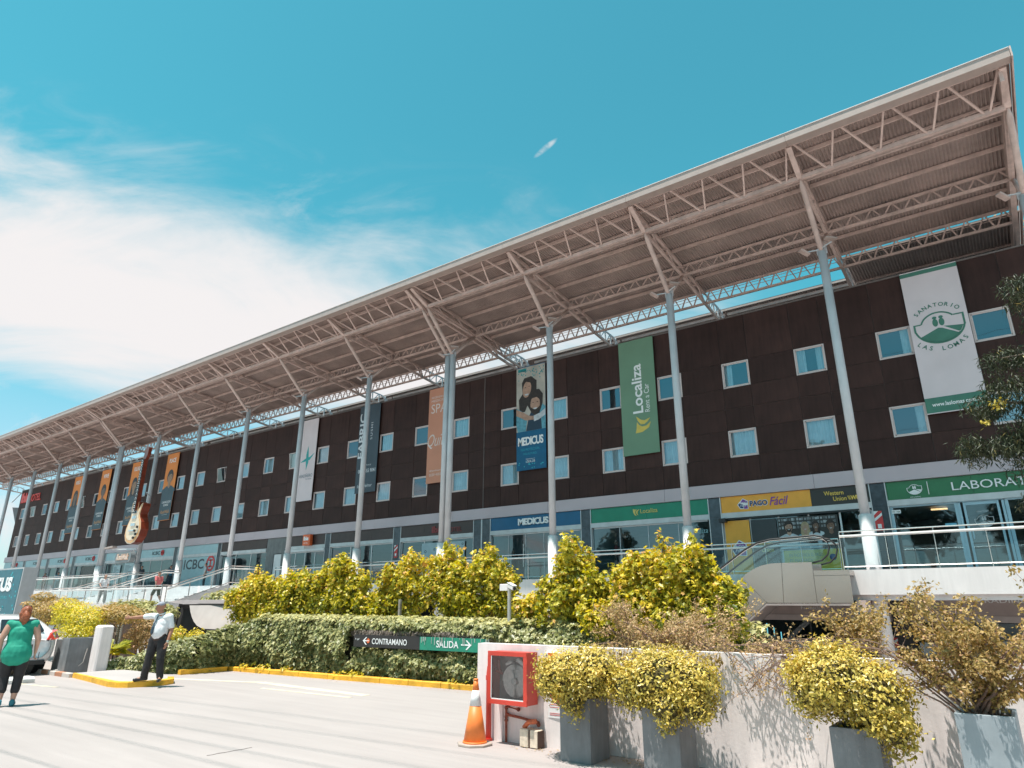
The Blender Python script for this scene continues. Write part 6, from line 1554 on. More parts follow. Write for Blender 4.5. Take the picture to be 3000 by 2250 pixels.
# loose twiggy growth
def twiggy(label, starts, n_br, reach, leaf, mat, n_leaf, seed, stem_r=.012, name='twiggy_shrub', curl=.5, up=.6, cluster=9, shape='simple', box=None, tm=twig):
    rg_ = np.random.default_rng(seed)
    r_ = root(name, starts[0], label, 'shrub'); mb = MB(); C = []
    for i in range(n_br):
        s_ = Vector(starts[i % len(starts)]) + Vector(rg_.normal(0, .04, 3))
        tgt = Vector(reach(rg_)); L = (tgt - s_).length; k = 7
        c1 = s_ + Vector((0, 0, L * up * .5)); pts = []
        for j in range(k + 1):
            t_ = j / k; p_ = s_.lerp(tgt, t_) + Vector((0, 0, math.sin(t_ * math.pi) * L * up * .22)) + Vector(rg_.normal(0, .015 * L, 3)) * (t_ > .1); pts.append(p_)
        mb.tube(pts, [stem_r * (1 - .8 * j / k) + .0015 for j in range(k + 1)], 5)
        for j in range(3, k + 1):
            C.append(pts[j])
            if rg_.random() < .75:
                q_ = pts[j] + Vector(rg_.normal(0, .12 * max(.5, L), 3)); mb.tube([pts[j], pts[j].lerp(q_, .5) + Vector((0, 0, .02)), q_], [stem_r * .35, .0025, .0015], 4); C.append(q_)
                q2 = pts[j].lerp(q_, .6); C.append(q2)
    part('branches', mb, tm, r_)
    C = np.array([tuple(c) for c in C]); ch = rg_.integers(0, len(C), n_leaf); P = C[ch] + rg_.normal(0, leaf * .75, (n_leaf, 3))
    if box is not None: 
        kk = np.ones(n_leaf, bool)
        for ax in range(3): kk &= (P[:, ax] > box[0][ax]) & (P[:, ax] < box[1][ax])
        P = P[kk]
    N = rg_.normal(0, 1, P.shape) + [0, -.6, .9]
    leaves('foliage', P, N, leaf, shape, mat, r_, tone=rg_.uniform(0, .5, len(P)), jitter=.6, droop=.3, seed=seed + 3)
    return r_
def rc(x0, x1, y0, y1, z0, z1): return lambda g_: (g_.uniform(x0, x1), g_.uniform(y0, y1), g_.uniform(z0, z1))
twiggy('sprawling twiggy shrub with olive leaves in the pale blue planter', [(-.50, 7.42, .80), (-.40, 7.5, .8)], 30, rc(-1.10, .35, 7.0, 7.9, 1.0, 2.0), .040, olive_m, 10500, 71, curl=.4)
twiggy('long bare stems arching left from the pale blue planter', [(-.55, 7.35, .80)], 8, rc(-1.7, -1.0, 7.3, 7.85, .95, 1.5), .034, olive_m, 300, 72, stem_r=.009, name='arching_stems')
twiggy('browned straggly shrub spilling over the wall behind the second bush', [(-4.3, 9.3, .75), (-3.9, 9.2, .75), (-4.7, 9.4, .75)], 46, rc(-5.15, -3.15, 8.7, 9.9, .95, 1.78), .042, dry_m, 11500, 73, name='dry_shrub')
twiggy('low straggly growth trailing along the wall top in the middle', [(-3.0, 8.5, 1.0), (-2.5, 8.5, 1.0), (-1.9, 8.5, 1.0)], 26, rc(-3.4, -1.5, 7.9, 8.4, 1.15, 1.35), .034, dry_m, 2600, 74, stem_r=.008, name='trailing_creeper')
twiggy('leafy straggle rising behind the biggest clipped bush', [(-1.6, 8.6, 1.0), (-1.4, 8.6, 1.0)], 12, rc(-1.95, -1.3, 8.2, 8.8, 1.3, 1.72), .045, olive_m, 2000, 75, stem_r=.009, name='leafy_sprig')
twiggy('thin creeper hanging down the white wall beside the second bush', [(-2.35, 8.0, 1.24), (-2.2, 8.0, 1.24), (-2.9, 7.98, 1.24)], 12, rc(-2.75, -2.0, 7.82, 7.92, .72, 1.12), .034, dry_m, 420, 76, stem_r=.005, name='hanging_creeper', up=-.2)
twiggy('bare arching twigs in front of the wall left of the biggest bush', [(-1.95, 7.7, 1.16)], 9, rc(-2.75, -2.2, 7.5, 7.8, .75, 1.15), .03, dry_m, 40, 77, stem_r=.005, name='bare_twigs')
# ivy hanging over the wall behind the first bushes
P, N = wall_leaves([(-4.6, 8.1, .8, 1.26), (-3.2, 8.15, .85, 1.27), (-2.9, 8.15, 1.1, 1.25)], 1500, rgv, .05)
P[:, 1] = 7.815 + .055 * (P[:, 0] + 6.37) - .03 - rgv.uniform(0, .10, len(P)); kk = (rgv.random(len(P)) < np.clip((P[:, 2] - .75) * 2.2, 0, 1)); P, N = P[kk], N[kk]
rr0 = root('wall_creeper', (-3.8, 8.0, .8), 'green creeper hanging over the wall top between the two left bushes', 'creeper')
leaves('foliage', P, N, .05, 'simple', olive_m, rr0, tone=rgv.uniform(0, .4, len(P)), droop=1.2, seed=14)
mb = MB()
for k in range(26):
    x = -4.5 + k * .062 + RNG.uniform(-.02, .02); y = WY(x) - .015; z = 1.19; pts = [(x, y, 1.2)]
    for j in range(4): x += RNG.uniform(-.03, .03); z -= RNG.uniform(.04, .11); pts.append((x, y - RNG.uniform(0, .02), z))
    mb.tube(pts, .003, 4)
part('stems', mb, twig, rr0)

# left hedge behind the parked car, and the ivy bank behind it
def hedge(label, blobs, n, mat, leaf, seed, shape='simple', lump=.3, loc=None, stemtips=None):
    rg_ = np.random.default_rng(seed); r_ = root('hedge_shrub', loc, label, 'shrub')
    P, N, t = blob_points(blobs, n, rg_, shell=.45, lump=lump); N[:, 2] += .5
    tone = .10 + .35 * np.clip(t - .6, 0, 1) + .15 * np.clip(N[:, 2], 0, 1) + rg_.normal(0, .07, len(P))  # paler on the outside and on upward-facing leaves
    leaves('foliage', P, N, leaf, shape, mat, r_, tone=tone, jitter=.7, seed=seed + 2)
    limbs(r_, loc, [(b[0][0], b[0][1], b[0][2] + b[1][2] * .6) for b in blobs], .03)
hedge('spreading olive shrub behind the parked car and beside the billboard', [((-26.6, 9.6, 1.45), (1.3, .5, .42)), ((-25.0, 9.5, 1.5), (1.3, .5, .42)), ((-26.9, 9.6, 1.95), (.75, .3, .15)), ((-27.8, 9.6, 1.7), (.5, .3, .13))], 4600, olive_m, .095, 81, loc=(-26, 9.6, .4))
hedge('bright golden shrub over the grey planters by the car', [((-22.9, 9.2, 1.30), (1.4, .55, .45)), ((-21.9, 9.0, 1.25), (.9, .5, .42)), ((-23.9, 9.2, 1.6), (.8, .35, .3)), ((-21.4, 8.6, .95), (.7, .4, .22))], 5600, lime_m, .075, 82, loc=(-22.2, 9.1, .3))
hedge('olive shrub layer reaching right to the pointing hand', [((-21.0, 9.6, 1.42), (1.0, .5, .24)), ((-22.2, 9.9, 1.55), (1.0, .4, .2))], 2400, olive_m, .085, 83, loc=(-21, 9.6, .5))
hedge('dark ivy bank between the hedge and the guard', [((-26.0, 12.2, 1.50), (2.2, .6, .38)), ((-24.2, 12.0, 1.45), (1.5, .5, .36)), ((-25, 12, 1.1), (2.0, .5, .5))], 4200, ivy_m, .13, 84, 'lobed', .15, loc=(-23, 12, .3))
hedge('trimmed ivy mound below the stair railing', [((-27.6, 17.0, 1.75), (2.2, .9, .62)), ((-25.8, 17.0, 2.0), (2.0, .9, .72)), ((-24.2, 17.0, 2.0), (1.4, .9, .6))], 4200, ivy_m, .17, 85, 'round', .08, loc=(-26, 17, .3))
hedge('small red-brown leafy plant behind the guard', [((-21.0, 10.3, .95), (.55, .4, .48)), ((-21.6, 10.3, .75), (.45, .3, .35)), ((-20.6, 10.3, .6), (.4, .3, .35))], 2600, dry_m, .075, 86, loc=(-21.0, 10.3, .2))
hedge('little yellow sprouts between guard and awning', [((-21.35, 11.5, .80), (.35, .25, .26)), ((-20.3, 11.5, .76), (.35, .25, .28))], 900, lime_m, .08, 87, loc=(-20.8, 11.5, .3))
# broad-leaved plant
rr0 = root('broadleaf_plant', (-20.6, 9.3, .2), 'small plant with long pale arching leaves beside the white post', 'plant')
P = np.tile([[-20.6, 9.3, .50]], (26, 1)) + rgv.normal(0, .05, (26, 3)); al = rgv.normal(0, 1, (26, 3)); al[:, 2] = np.abs(al[:, 2]) * .4
leaves('blades', P, np.tile([0, -.2, 1.], (26, 1)) + rgv.normal(0, .3, (26, 3)), .5, 'simple', lime_m, rr0, along=al, tone=np.full(26, .15), seed=4)
limbs(rr0, (-20.6, 9.3, 0), [(-20.6, 9.3, .5)], .02)

# gum tree leaning in from the right
T_ = root('gum_tree', (3.4, 14.2, 0), 'dark drooping gum tree leaning in from the right edge', 'tree')
mb = MB(); mb.tube([(3.4, 14.2, 0), (3.3, 14.2, 2.2), (3.0, 14.2, 4.5), (2.6, 14.1, 6.6)], [.22, .19, .15, .08], 10); part('trunk', mb, bark, T_)
tw = [((2.9, 14.2, 4.0), (1.6, 14.1, 4.4), (.6, 14.0, 4.45), (-.05, 14.0, 4.3)), ((2.8, 14.2, 5.0), (1.8, 14.1, 5.6), (1.0, 14.0, 5.9), (.45, 14.0, 5.9)), ((2.6, 14.1, 6.3), (1.8, 14, 6.9), (1.2, 14, 7.0), (.9, 14, 6.9)), ((3.0, 14.2, 3.6), (1.8, 14, 3.7), (.9, 13.9, 3.6), (.4, 13.9, 3.4)), ((1.6, 14.1, 4.4), (.9, 14, 5.0), (.3, 14, 5.1), (.1, 14, 5.0)), ((2.0, 14.1, 5.5), (1.4, 14, 5.1), (.8, 14, 4.8), (.5, 14, 4.6))]
mb = MB()
for t_ in tw: mb.tube(t_, [.06, .035, .02, .008], 6)
part('branches', mb, bark, T_)
blobs = []
for t_ in tw:
    for q_ in range(1, 4):
        for e in range(2): blobs.append(((t_[q_][0] + RNG.normal(0, .16), t_[q_][1] + RNG.normal(0, .2), t_[q_][2] + RNG.normal(0, .14)), (.34, .32, .24)))
blobs += [((.55, 14, 4.1), (.5, .35, .45)), ((.9, 14, 5.3), (.5, .35, .5)), ((1.0, 14, 3.6), (.55, .35, .35)), ((-.28, 14, 4.35), (.22, .2, .22)), ((.12, 14, 4.95), (.20, .2, .14)), ((1.3, 14, 6.4), (.5, .4, .4)), ((1.4, 14.1, 4.2), (.6, .4, .5)), ((1.5, 14.1, 5.4), (.6, .4, .5))]
P, N, t = blob_points(blobs, 19000, rgv, shell=.2, lump=.3)
al = np.tile([0, 0, -1.], (len(P), 1)) + rgv.normal(0, .35, (len(P), 3))
leaves('crown', P, rgv.normal(0, 1, P.shape), .115, 'blade', euc_m, T_, along=al, tone=rgv.uniform(0, .42, len(P)) + .45 * (rgv.random(len(P)) < .012), seed=90)  # leaf colour kept dark in place of real shade on the crown
Pb = np.array([(.22, 13.7, 5.0), (.28, 13.7, 5.02), (.9, 13.7, 4.15), (.85, 13.7, 3.55), (1.0, 13.7, 5.6), (.02, 13.8, 4.75)])
Pb = Pb[rgv.integers(0, 6, 260)] + rgv.normal(0, .05, (260, 3)); Pb = Pb[:110]; leaves('fresh_tips', Pb, rgv.normal(0, 1, Pb.shape) + [0, -.5, 1], .09, 'simple', priv_m, T_, tone=np.full(110, .12), seed=91, kind='stuff')

# street trees across the car park behind the viewer, which the glass mirrors
for k, (x, y, h) in enumerate(((-24, -15, 13), (-13, -13, 18.5), (-6, -14, 17), (2, -12, 13), (9, -13, 15), (-38, -18, 12))):
    rg_ = np.random.default_rng(300 + k); r_ = root('street_tree', (x, y, 0), 'tall round-crowned street tree %s across the car park behind the viewer' % ('first', 'second', 'third', 'fourth', 'fifth', 'sixth')[k], 'tree', 'street trees across the car park')
    mb = MB(); mb.tube([(x, y, 0), (x + .2, y, h * .3), (x, y, h * .7)], [.32, .25, .12], 8)
    for j in range(6): a = j * 1.05; mb.tube([(x + .1, y, h * .32), (x + 1.6 * math.cos(a), y + 1.6 * math.sin(a), h * .55)], [.12, .04], 5)
    part('trunk', mb, bark, r_)
    bl = [((x + rg_.uniform(-2, 2), y + rg_.uniform(-2, 2), h * rg_.uniform(.45, .82)), (rg_.uniform(1.2, 2.1),) * 2 + (rg_.uniform(1.0, 2.0),)) for _ in range(12)]
    P, N, t = blob_points(bl, 3000, rg_, .3); leaves('crown', P, N + [0, 0, .5], .5, 'round', euc_m, r_, tone=rg_.uniform(0, .3, 3000), seed=k)

# autumn-leaved trees beyond the right end of the roof
def bgtree(x, y, h, label, seed, n=2600):
    rg_ = np.random.default_rng(seed); r_ = root('bare_tree', (x, y, 0), label, 'tree'); mb = MB(); tips = []
    mb.tube([(x, y, 0), (x + .1, y, h * .5), (x - .1, y, h * .8)], [.35, .24, .12], 8)
    for k in range(16):
        z = h * rg_.uniform(.45, .85); a = rg_.uniform(0, 6.28); L = h * .26 * (1.3 - z / h); e = (x + L * math.cos(a), y + L * math.sin(a), z + L * 1.1); mb.tube([(x, y, z), (x + L * .5 * math.cos(a), y + L * .5 * math.sin(a), z + L * .45), e], [.09, .05, .02], 5); tips.append(e)
        for q_ in range(3):
            e2 = (e[0] + rg_.normal(0, .8), e[1] + rg_.normal(0, .8), e[2] + rg_.uniform(-.3, 1.2)); mb.tube([e, e2], [.025, .008], 4); tips.append(e2)
    part('trunk', mb, bark, r_)
    C = np.array(tips); P = C[rg_.integers(0, len(C), n)] + rg_.normal(0, .4, (n, 3)); leaves('crown', P, rg_.normal(0, 1, P.shape), .2, 'simple', dry_m, r_, tone=rg_.uniform(.1, .5, n), seed=seed)
bgtree(3.5, 40, 20, 'half-bare tree with orange leaves just beyond the roof end', 95)
bgtree(5.6, 44, 24, 'taller half-bare tree at the right edge behind the roof', 96)

# ------------------------------------------------------------------ camera pole, awning, billboard, small posts
Cc = root('security_camera', (-9.12, 12.25, 1.3), 'white security camera on a grey pole rising from the ivy', 'camera')
mb = MB(); mb.tube([(-9.12, 12.25, .9), (-9.12, 12.25, 2.12)], .042, 12); part('pole', mb, M('galvanised', (.42, .41, .40), .5, .2), Cc)
mb = MB(); mb.bev(-9.36, -9.14, 12.2, 12.3, 2.02, 2.16, .01); mb.tube([(-9.14, 12.22, 2.14), (-9.02, 12.15, 2.12)], .02, 8); part('junction_box', mb, white_paint, Cc)
mb = MB(); mb.bar((-9.06, 12.16, 2.13), (-8.80, 12.0, 2.06), .09, .085); mb.bar((-9.06, 12.16, 2.185), (-8.78, 11.99, 2.11), .11, .012); part('housing', mb, white_paint, Cc, bevel=.008)
mb = MB(); mb.tube([(-8.80, 12.0, 2.055), (-8.785, 11.99, 2.052)], .036, 12); part('lens', mb, black_let, Cc)

A_ = root('fabric_awning', (-24.5, 14, .8), 'dark framed market awning with a sagging beige fabric front', 'awning')
dark_f = M('dark_fabric', (.022, .018, .018), .9, var=.2); beige_f = M('beige_fabric', (.44, .38, .36), .85, var=.06, scale=1.5)
mb = MB(); mb.quad((-26.45, 13.6, 1.80), (-26.1, 14.0, 1.88), (-21.4, 14.0, 1.88), (-21.6, 13.8, 1.74), (-25.6, 13.8, 1.72)); part('top_sheet', mb, M('grey_fabric', (.20, .17, .17), .8), A_)
mb = MB(); mb.quad((-26.0, 13.9, 1.71), (-26.9, 15.0, 1.0), (-26.3, 15.0, .5), (-23.4, 14.2, .55), (-22.9, 13.9, .8), (-24.2, 13.9, 1.3), (-25.1, 13.9, 1.69)); mb.quad((-26.2, 14.1, 1.86), (-27.3, 15.2, .9), (-20.9, 15.2, .8), (-21.4, 14.1, 1.86)); mb.quad((-26.5, 14.12, 1.80), (-22.0, 14.12, 1.80), (-22.0, 14.12, .3), (-26.9, 14.12, .3)); part('side_sheet', mb, dark_f, A_)
vs = []; n = 8
mb = MB()
xs = [(-25.05, 1.68), (-24.75, 1.46), (-24.45, 1.28), (-24.15, 1.13), (-23.8, 1.0), (-23.45, .93), (-23.2, .90)]
mb.quad(*([(a, 13.75 - (1.68 - b) * .45, b) for a, b in xs] + [(-20.9, 13.38, .90), (-21.3, 13.75, 1.70)])); part('front_sheet', mb, beige_f, A_)
mb = MB(); mb.bar((-26.1, 13.95, 1.72), (-21.3, 13.6, 1.72), .05, .05); mb.bar((-26.5, 14.0, 0), (-26.1, 14.0, 1.86), .05); mb.bar((-23.2, 13.38, .89), (-20.9, 13.36, .89), .04); mb.bar((-25.1, 13.95, 1.7), (-26.4, 14.4, .9), .025); mb.bar((-23.1, 13.4, 0), (-23.1, 13.4, .9), .05); part('frame', mb, dark_f, A_)
mb = MB(); mb.box(-27, -22.9, 11.0, 11.08, 0, 1.28); thing('dark_fence', mb, M('dark_wood', (.06, .035, .025), .8, var=.3), 'dark timber screen behind the awning and hedge', 'fence')

BB = root('billboard', (-46, 14.3, 0), 'big teal advertising box with grey side standing behind the parked car', 'billboard')
mb = MB(); mb.box(-50.0, -42.72, 14.0, 14.68, .5, 3.58); part('box', mb, M('box_grey', (.44, .44, .45), .5, var=.04, stain=.08), BB)
mb = MB(); mb.box(-49.8, -42.84, 13.98, 13.998, .55, 3.50); part('face', mb, M('teal_face', (.02, .125, .165), .45, var=.08), BB)
mb = MB(); put_text(mb, 'MEDICUS', -49.2, -43.85, 2.35, 3.10, 13.95, bold=.05, spacing=.86, depth=.02); put_text(mb, 'Encontranos LOCAL 210', -46.8, -44.6, 1.35, 1.5, 13.97); part('lettering', mb, white_let, BB)
mb = MB(); put_text(mb, 'MÁS PROTECCIÓN. MÁS FUTURO.', -48.6, -44.1, 1.98, 2.16, 13.97)
rr_ = random.Random(8)
for k in range(24): x = -44.6 + rr_.random() * 1.6; z = .9 + rr_.random() * 2.4; mb.box(x, x + .09, 13.972, 13.978, z, z + .09)
part('small_lettering', mb, M('cyan_print', (.04, .42, .48), .5), BB)
mb = MB(); mb.box(-49, -48.8, 14.2, 14.5, 0, .5); mb.box(-44, -43.8, 14.2, 14.5, 0, .5); part('foot', mb, alu, BB)
mb = MB(); mb.tube([(-13.0, 12.75, .9), (-13.0, 12.75, 1.85)], .045, 8); thing('wooden_stake', mb, M('weathered', (.33, .29, .26), .9, var=.3, scale=9), 'weathered grey stake standing among the tall shrubs', 'stake')
MX, MY = -1.15, -.6
Sg = root('menu_board', (-20.9, 10.6, .4), 'small pale notice board hanging beyond the white post', 'sign')
mb = MB(); mb.box(-21.0, -20.7, 10.6, 10.63, .55, 1.12); part('board', mb, M('pale_card', (.55, .54, .54), .6), Sg)
mb = MB()
for k in range(8): mb.box(-20.96, -20.74, 10.594, 10.599, .62 + k * .06, .64 + k * .06 + .015 * (k % 2))
part('print', mb, M('grey_ink', (.12, .12, .13), .6), Sg)
mb = MB(); mb.bar((-20.98, 10.62, 0), (-20.98, 10.62, .6), .03); mb.bar((-20.72, 10.62, 0), (-20.72, 10.62, .6), .03); part('leg', mb, dark_f, Sg); Sg.location = Vector(Sg.location) + Vector((MX, MY, 0))
mb = MB(); mb.tube([(-20.15, 9.6, .0), (-20.15, 9.6, .28)], [.12, .17], 14); mb.tube([(-20.15, 9.6, .28), (-20.15, 9.6, .33)], .185, 14); thing('terracotta_pot', mb, M('terracotta', (.45, .16, .08), .7), 'terracotta pot behind the guard at the low end of the ivy', 'pot')

# overhead cables whose shadows cross the paving (they hang above and behind the viewer)
rc_ = random.Random(4)
for k, (h, ysh, sl) in enumerate(((14.0, 4.85, .01), (15.5, 5.25, .05), (17.0, 5.75, .06), (19.5, 6.45, .09), (11, 3.6, .03), (23, 7.4, .10))):
    t_ = h * .280; xo = h * .105; mb = MB()
    pts = [(-60 + 12 * j, ysh - t_ + sl * (-60 + 12 * j + 14), h - .25 * math.sin(math.pi * j / 9)) for j in range(10)]
    mb.tube(pts, .011, 6); thing('overhead_cable', mb, rubber, 'overhead cable high above the paving, %s in height' % ('second', 'third', 'fourth', 'fifth', 'lowest', 'highest')[k], 'cable', group='overhead cables above the car park')

# ------------------------------------------------------------------ white car
CR = root('parked_car', (-22.9, 6.9, 0), 'white parked car with a red tail light, seen from behind', 'car')
CR_SHIFT = (.50, .08, 0)
car_w = M('car_white', (.72, .72, .73), .22, var=.01, coat=.8)
st = [  # x, half width bottom, half width belt, sill z, belt z, roof z, roof half width
    (-20.86, .62, .66, .42, .80, .86, .60), (-20.92, .74, .78, .30, .90, .98, .68), (-21.05, .80, .85, .24, .96, 1.10, .62), (-21.35, .82, .87, .22, .98, 1.30, .58), (-21.8, .83, .87, .22, .98, 1.42, .58),
    (-22.6, .83, .87, .22, .96, 1.46, .60), (-23.4, .83, .87, .22, .95, 1.42, .58), (-24.0, .82, .86, .22, .93, 1.20, .56), (-24.5, .80, .84, .22, .88, .96, .62), (-25.1, .74, .76, .26, .78, .80, .6), (-25.35, .6, .62, .38, .62, .66, .5)]
mb = MB(); R_n = 0; vs = []
for (x, wb, wb2, zs_, zb_, zr_, wr) in st:
    half = [(0, zs_), (wb * .8, zs_), (wb, zs_ + .12), (wb2, (zs_ + zb_) / 2 + .05), (wb2 * .98, zb_), (wr + (wb2 - wr) * .45, (zb_ + zr_) / 2 + .02), (wr, zr_ - .05), (wr * .6, zr_), (0, zr_ + .01)]
    ringp = half + [(-a, b) for a, b in half[-2:0:-1]]
    R_n = len(ringp); vs += [(x, 6.9 + a, b) for a, b in ringp]
fs = []
for i in range(len(st) - 1):
    for k in range(R_n): j = (k + 1) % R_n; fs.append((i * R_n + k, i * R_n + j, (i + 1) * R_n + j, (i + 1) * R_n + k))
fs.append(tuple(range(R_n))); fs.append(tuple(range(len(st) * R_n - 1, (len(st) - 1) * R_n - 1, -1)))
mb.add(vs, fs); o = part('body', mb, car_w, CR, smooth=True); sm = o.modifiers.new('s', 'SUBSURF'); sm.levels = 2; sm.render_levels = 2
mb = MB(); mb.prism([(-.60, 0), (.60, 0), (.56, .04), (-.56, .04)], 'z', 0, 1) if False else None
def strip(pts, nm, mat, th=.012):
    mb = MB(); c = [Vector(p_) for p_ in pts]; nrm = (c[1] - c[0]).cross(c[2] - c[0]).normalized()
    if nrm.dot(Vector((1, 0, .3))) < 0: nrm = -nrm
    mb.add([tuple(p_ + nrm * th) for p_ in c] + [tuple(p_ - nrm * .05) for p_ in c], [tuple(range(len(c)))] + [(i, (i + 1) % len(c), (i + 1) % len(c) + len(c), i + len(c)) for i in range(len(c))]); return part(nm, mb, mat, CR)
strip([(-20.98, 6.42, 1.04), (-20.98, 7.38, 1.04), (-21.32, 7.30, 1.31), (-21.32, 6.50, 1.31)], 'rear_window', M('car_glass', (.02, .025, .03), .08), .035)
tl = M('tail_light', (.62, .05, .03), .2, coat=.8, var=.02)
for s_ in (-1, 1):
    c = lambda a: 6.9 + s_ * a
    mb = MB(); P_ = [(-20.93, c(.50), .84), (-20.95, c(.70), .84), (-21.10, c(.845), .88), (-21.42, c(.868), 1.02), (-21.12, c(.80), 1.07), (-21.0, c(.62), 1.0)]
    mb.add([(a + .075, b + s_ * .045, z) for a, b, z in P_] + [(a - .1, b - s_ * .05, z) for a, b, z in P_], [tuple(range(6))] + [(i, (i + 1) % 6, (i + 1) % 6 + 6, i + 6) for i in range(6)]); part('tail_light', mb, tl, CR)
    for wx_ in (-21.75, -24.4):
        mb = MB(); mb.tube([(wx_, c(.60), .31), (wx_, c(.845), .31)], .31, 24); w_ = part('wheel', mb, rubber, CR); mb = MB(); mb.tube([(wx_, c(.84), .31), (wx_, c(.855), .31)], .19, 16); mb.build('rim', alu, w_)
mb = MB(); mb.box(-20.88, -20.84, 6.64, 7.16, .60, .74); part('number_plate', mb, M('plate', (.1, .1, .1), .4), CR)
mb = MB(); mb.box(-20.95, -20.86, 6.3, 7.5, .26, .36); part('bumper_insert', mb, rubber, CR)

CR.location = Vector(CR.location) + Vector(CR_SHIFT)

# ------------------------------------------------------------------ people
skin_a = M('skin_fair', (.52, .29, .21), .55, var=.05, scale=9); skin_b = M('skin_tan', (.36, .17, .105), .55, var=.05, scale=9)
def hand(w, d, side, s=1., grip=.25, fs=True):
    """palm and five fingers from the wrist w along d; side = thumb direction"""
    w = Vector(w); d = Vector(d).normalized(); side = Vector(side); side = (side - d * side.dot(d)).normalized(); nrm = d.cross(side)
    L = [tub(w, w + d * .075 * s, .024 * s, .034 * s, side, .55)]
    for k, (o_, ln) in enumerate(((.028, .068), (.010, .078), (-.009, .072), (-.027, .055))):
        a = w + d * .078 * s + side * o_ * s; b = a + d * ln * .5 * s + nrm * grip * .02 * s; c = b + (d * (1 - grip) + nrm * grip) * ln * .5 * s
        L += [tub(a - d * .02 * s, b, .0095 * s, .0085 * s), tub(b, c, .0085 * s, .007 * s)]
    a = w + d * .025 * s + side * .026 * s; b = a + (d * .7 + side * .75).normalized() * .036 * s; c = b + (d * .9 + side * .3 + nrm * .2).normalized() * .03 * s
    L += [tub(a, b, .013 * s, .011 * s), tub(b, c, .010 * s, .008 * s)]
    return L

def head_prims(c, f, s=1.):
    """c centre of the skull, f facing direction"""
    c = Vector(c); f = Vector(f).normalized(); side = Vector((-f.y, f.x, 0)); up_ = Vector((0, 0, 1))
    P_ = [('b', c, .074 * s, .074 * s, .098 * s)]
    P_ += [tub(c + f * .022 * s + up_ * .02 * s, c - f * .028 * s + up_ * .022 * s, .073 * s, .078 * s)]
    P_ += [tub(c + f * .035 * s - up_ * .03 * s, c + f * .042 * s - up_ * .085 * s, .055 * s, .034 * s, side, .9)]          # jaw
    P_ += [tub(c + f * .088 * s + up_ * .002 * s, c + f * .106 * s - up_ * .034 * s, .009 * s, .015 * s)]             # nose
    P_ += [tub(c + f * .078 * s + side * .03 * s + up_ * .022 * s, c + f * .078 * s - side * .03 * s + up_ * .022 * s, .014 * s, .014 * s)]  # brow
    P_ += [tub(c + f * .082 * s + side * .018 * s - up_ * .058 * s, c + f * .082 * s - side * .018 * s - up_ * .058 * s, .009 * s, .009 * s)]  # lips
    for q_ in (-1, 1): P_ += [tub(c + side * q_ * .076 * s + up_ * .015 * s, c + side * q_ * .080 * s - up_ * .025 * s, .013 * s, .010 * s)]
    return P_

def person(name, loc, face, label, J, cloth, skin, scale=1., voxel=.011, extra=None):
    """J: joints in a local frame (front = -y, left = +x); cloth: dict of garment specs"""
    r_ = root(name, loc, label, 'person'); r_.rotation_euler = (0, 0, math.atan2(face[1], face[0]) + math.pi / 2); r_.scale = (scale,) * 3
    B_ = []
    hd = Vector(J['head']); hf = Vector(J.get('look', (0, -1, 0)))
    B_ += head_prims(hd, hf)
    nk = Vector(J['neck']); B_ += [tub(nk - Vector((0, 0, .04)), hd - Vector((0, 0, .06)), .058, .052)]
    ch = Vector(J['chest']); pv = Vector(J['pelvis']); w = J.get('w', 1.)
    B_ += [tub(pv, ch, .135 * w, .145 * w, (1, 0, 0), .68), tub(ch, nk - Vector((0, 0, .03)), .14 * w, .06, (1, 0, 0), .62)]
    for q_ in 'LR':
        sh, el, wr = Vector(J['sh' + q_]), Vector(J['el' + q_]), Vector(J['wr' + q_])
        B_ += [tub(ch + Vector((0, 0, .08)), sh, .07, .058), tub(sh, el, .050 * w, .040 * w), tub(el, wr, .040 * w, .026)]
        d = (wr - el).normalized(); B_ += hand(wr, J.get('hd' + q_, tuple(d)), J.get('th' + q_, (0, -1, 0)), 1., J.get('grip' + q_, .4))
        hp, kn, an = Vector(J['hp' + q_]), Vector(J['kn' + q_]), Vector(J['an' + q_]); toe = Vector(J['to' + q_])
        B_ += [tub(hp, kn, .083 * w, .055), tub(kn, kn.lerp(an, .35), .052, .058 * w), tub(kn.lerp(an, .35), an, .056 * w, .036), tub(an - Vector((0, 0, .02)), toe, .038, .03)]
    fuse('body', B_, skin, r_, voxel, smooth=2)
    for nm, pr, mt, rough in cloth: fuse(nm, pr, mt, r_, voxel + .001, rough=rough, smooth=3, seed=len(nm))
    # eyes
    side = Vector((-hf.y, hf.x, 0)).normalized(); hf.normalize()
    mb = MB()
    for q_ in (-1, 1): c = hd + hf * .083 + side * q_ * .028 + Vector((0, 0, .006)); mb.ball(c, .0085, n=8, m=5)
    mb.build('eyes', M('eye_dark', (.03, .02, .018), .3), r_, local=True)
    if extra: extra(r_)
    return r_
def stand(**k):
    J = dict(head=(0, -.02, 1.60), neck=(0, 0, 1.46), chest=(0, 0, 1.26), pelvis=(0, 0, .96), shL=(.19, 0, 1.40), shR=(-.19, 0, 1.40), elL=(.25, .02, 1.12), elR=(-.25, .02, 1.12), wrL=(.26, -.05, .88), wrR=(-.26, -.05, .88),
             hpL=(.09, 0, .90), hpR=(-.09, 0, .90), knL=(.10, -.02, .50), knR=(-.10, -.02, .50), anL=(.10, 0, .09), anR=(-.10, 0, .09), toL=(.12, -.14, .035), toR=(-.12, -.14, .035))
    J.update(k); return J
def V3(p_): return Vector(p_)
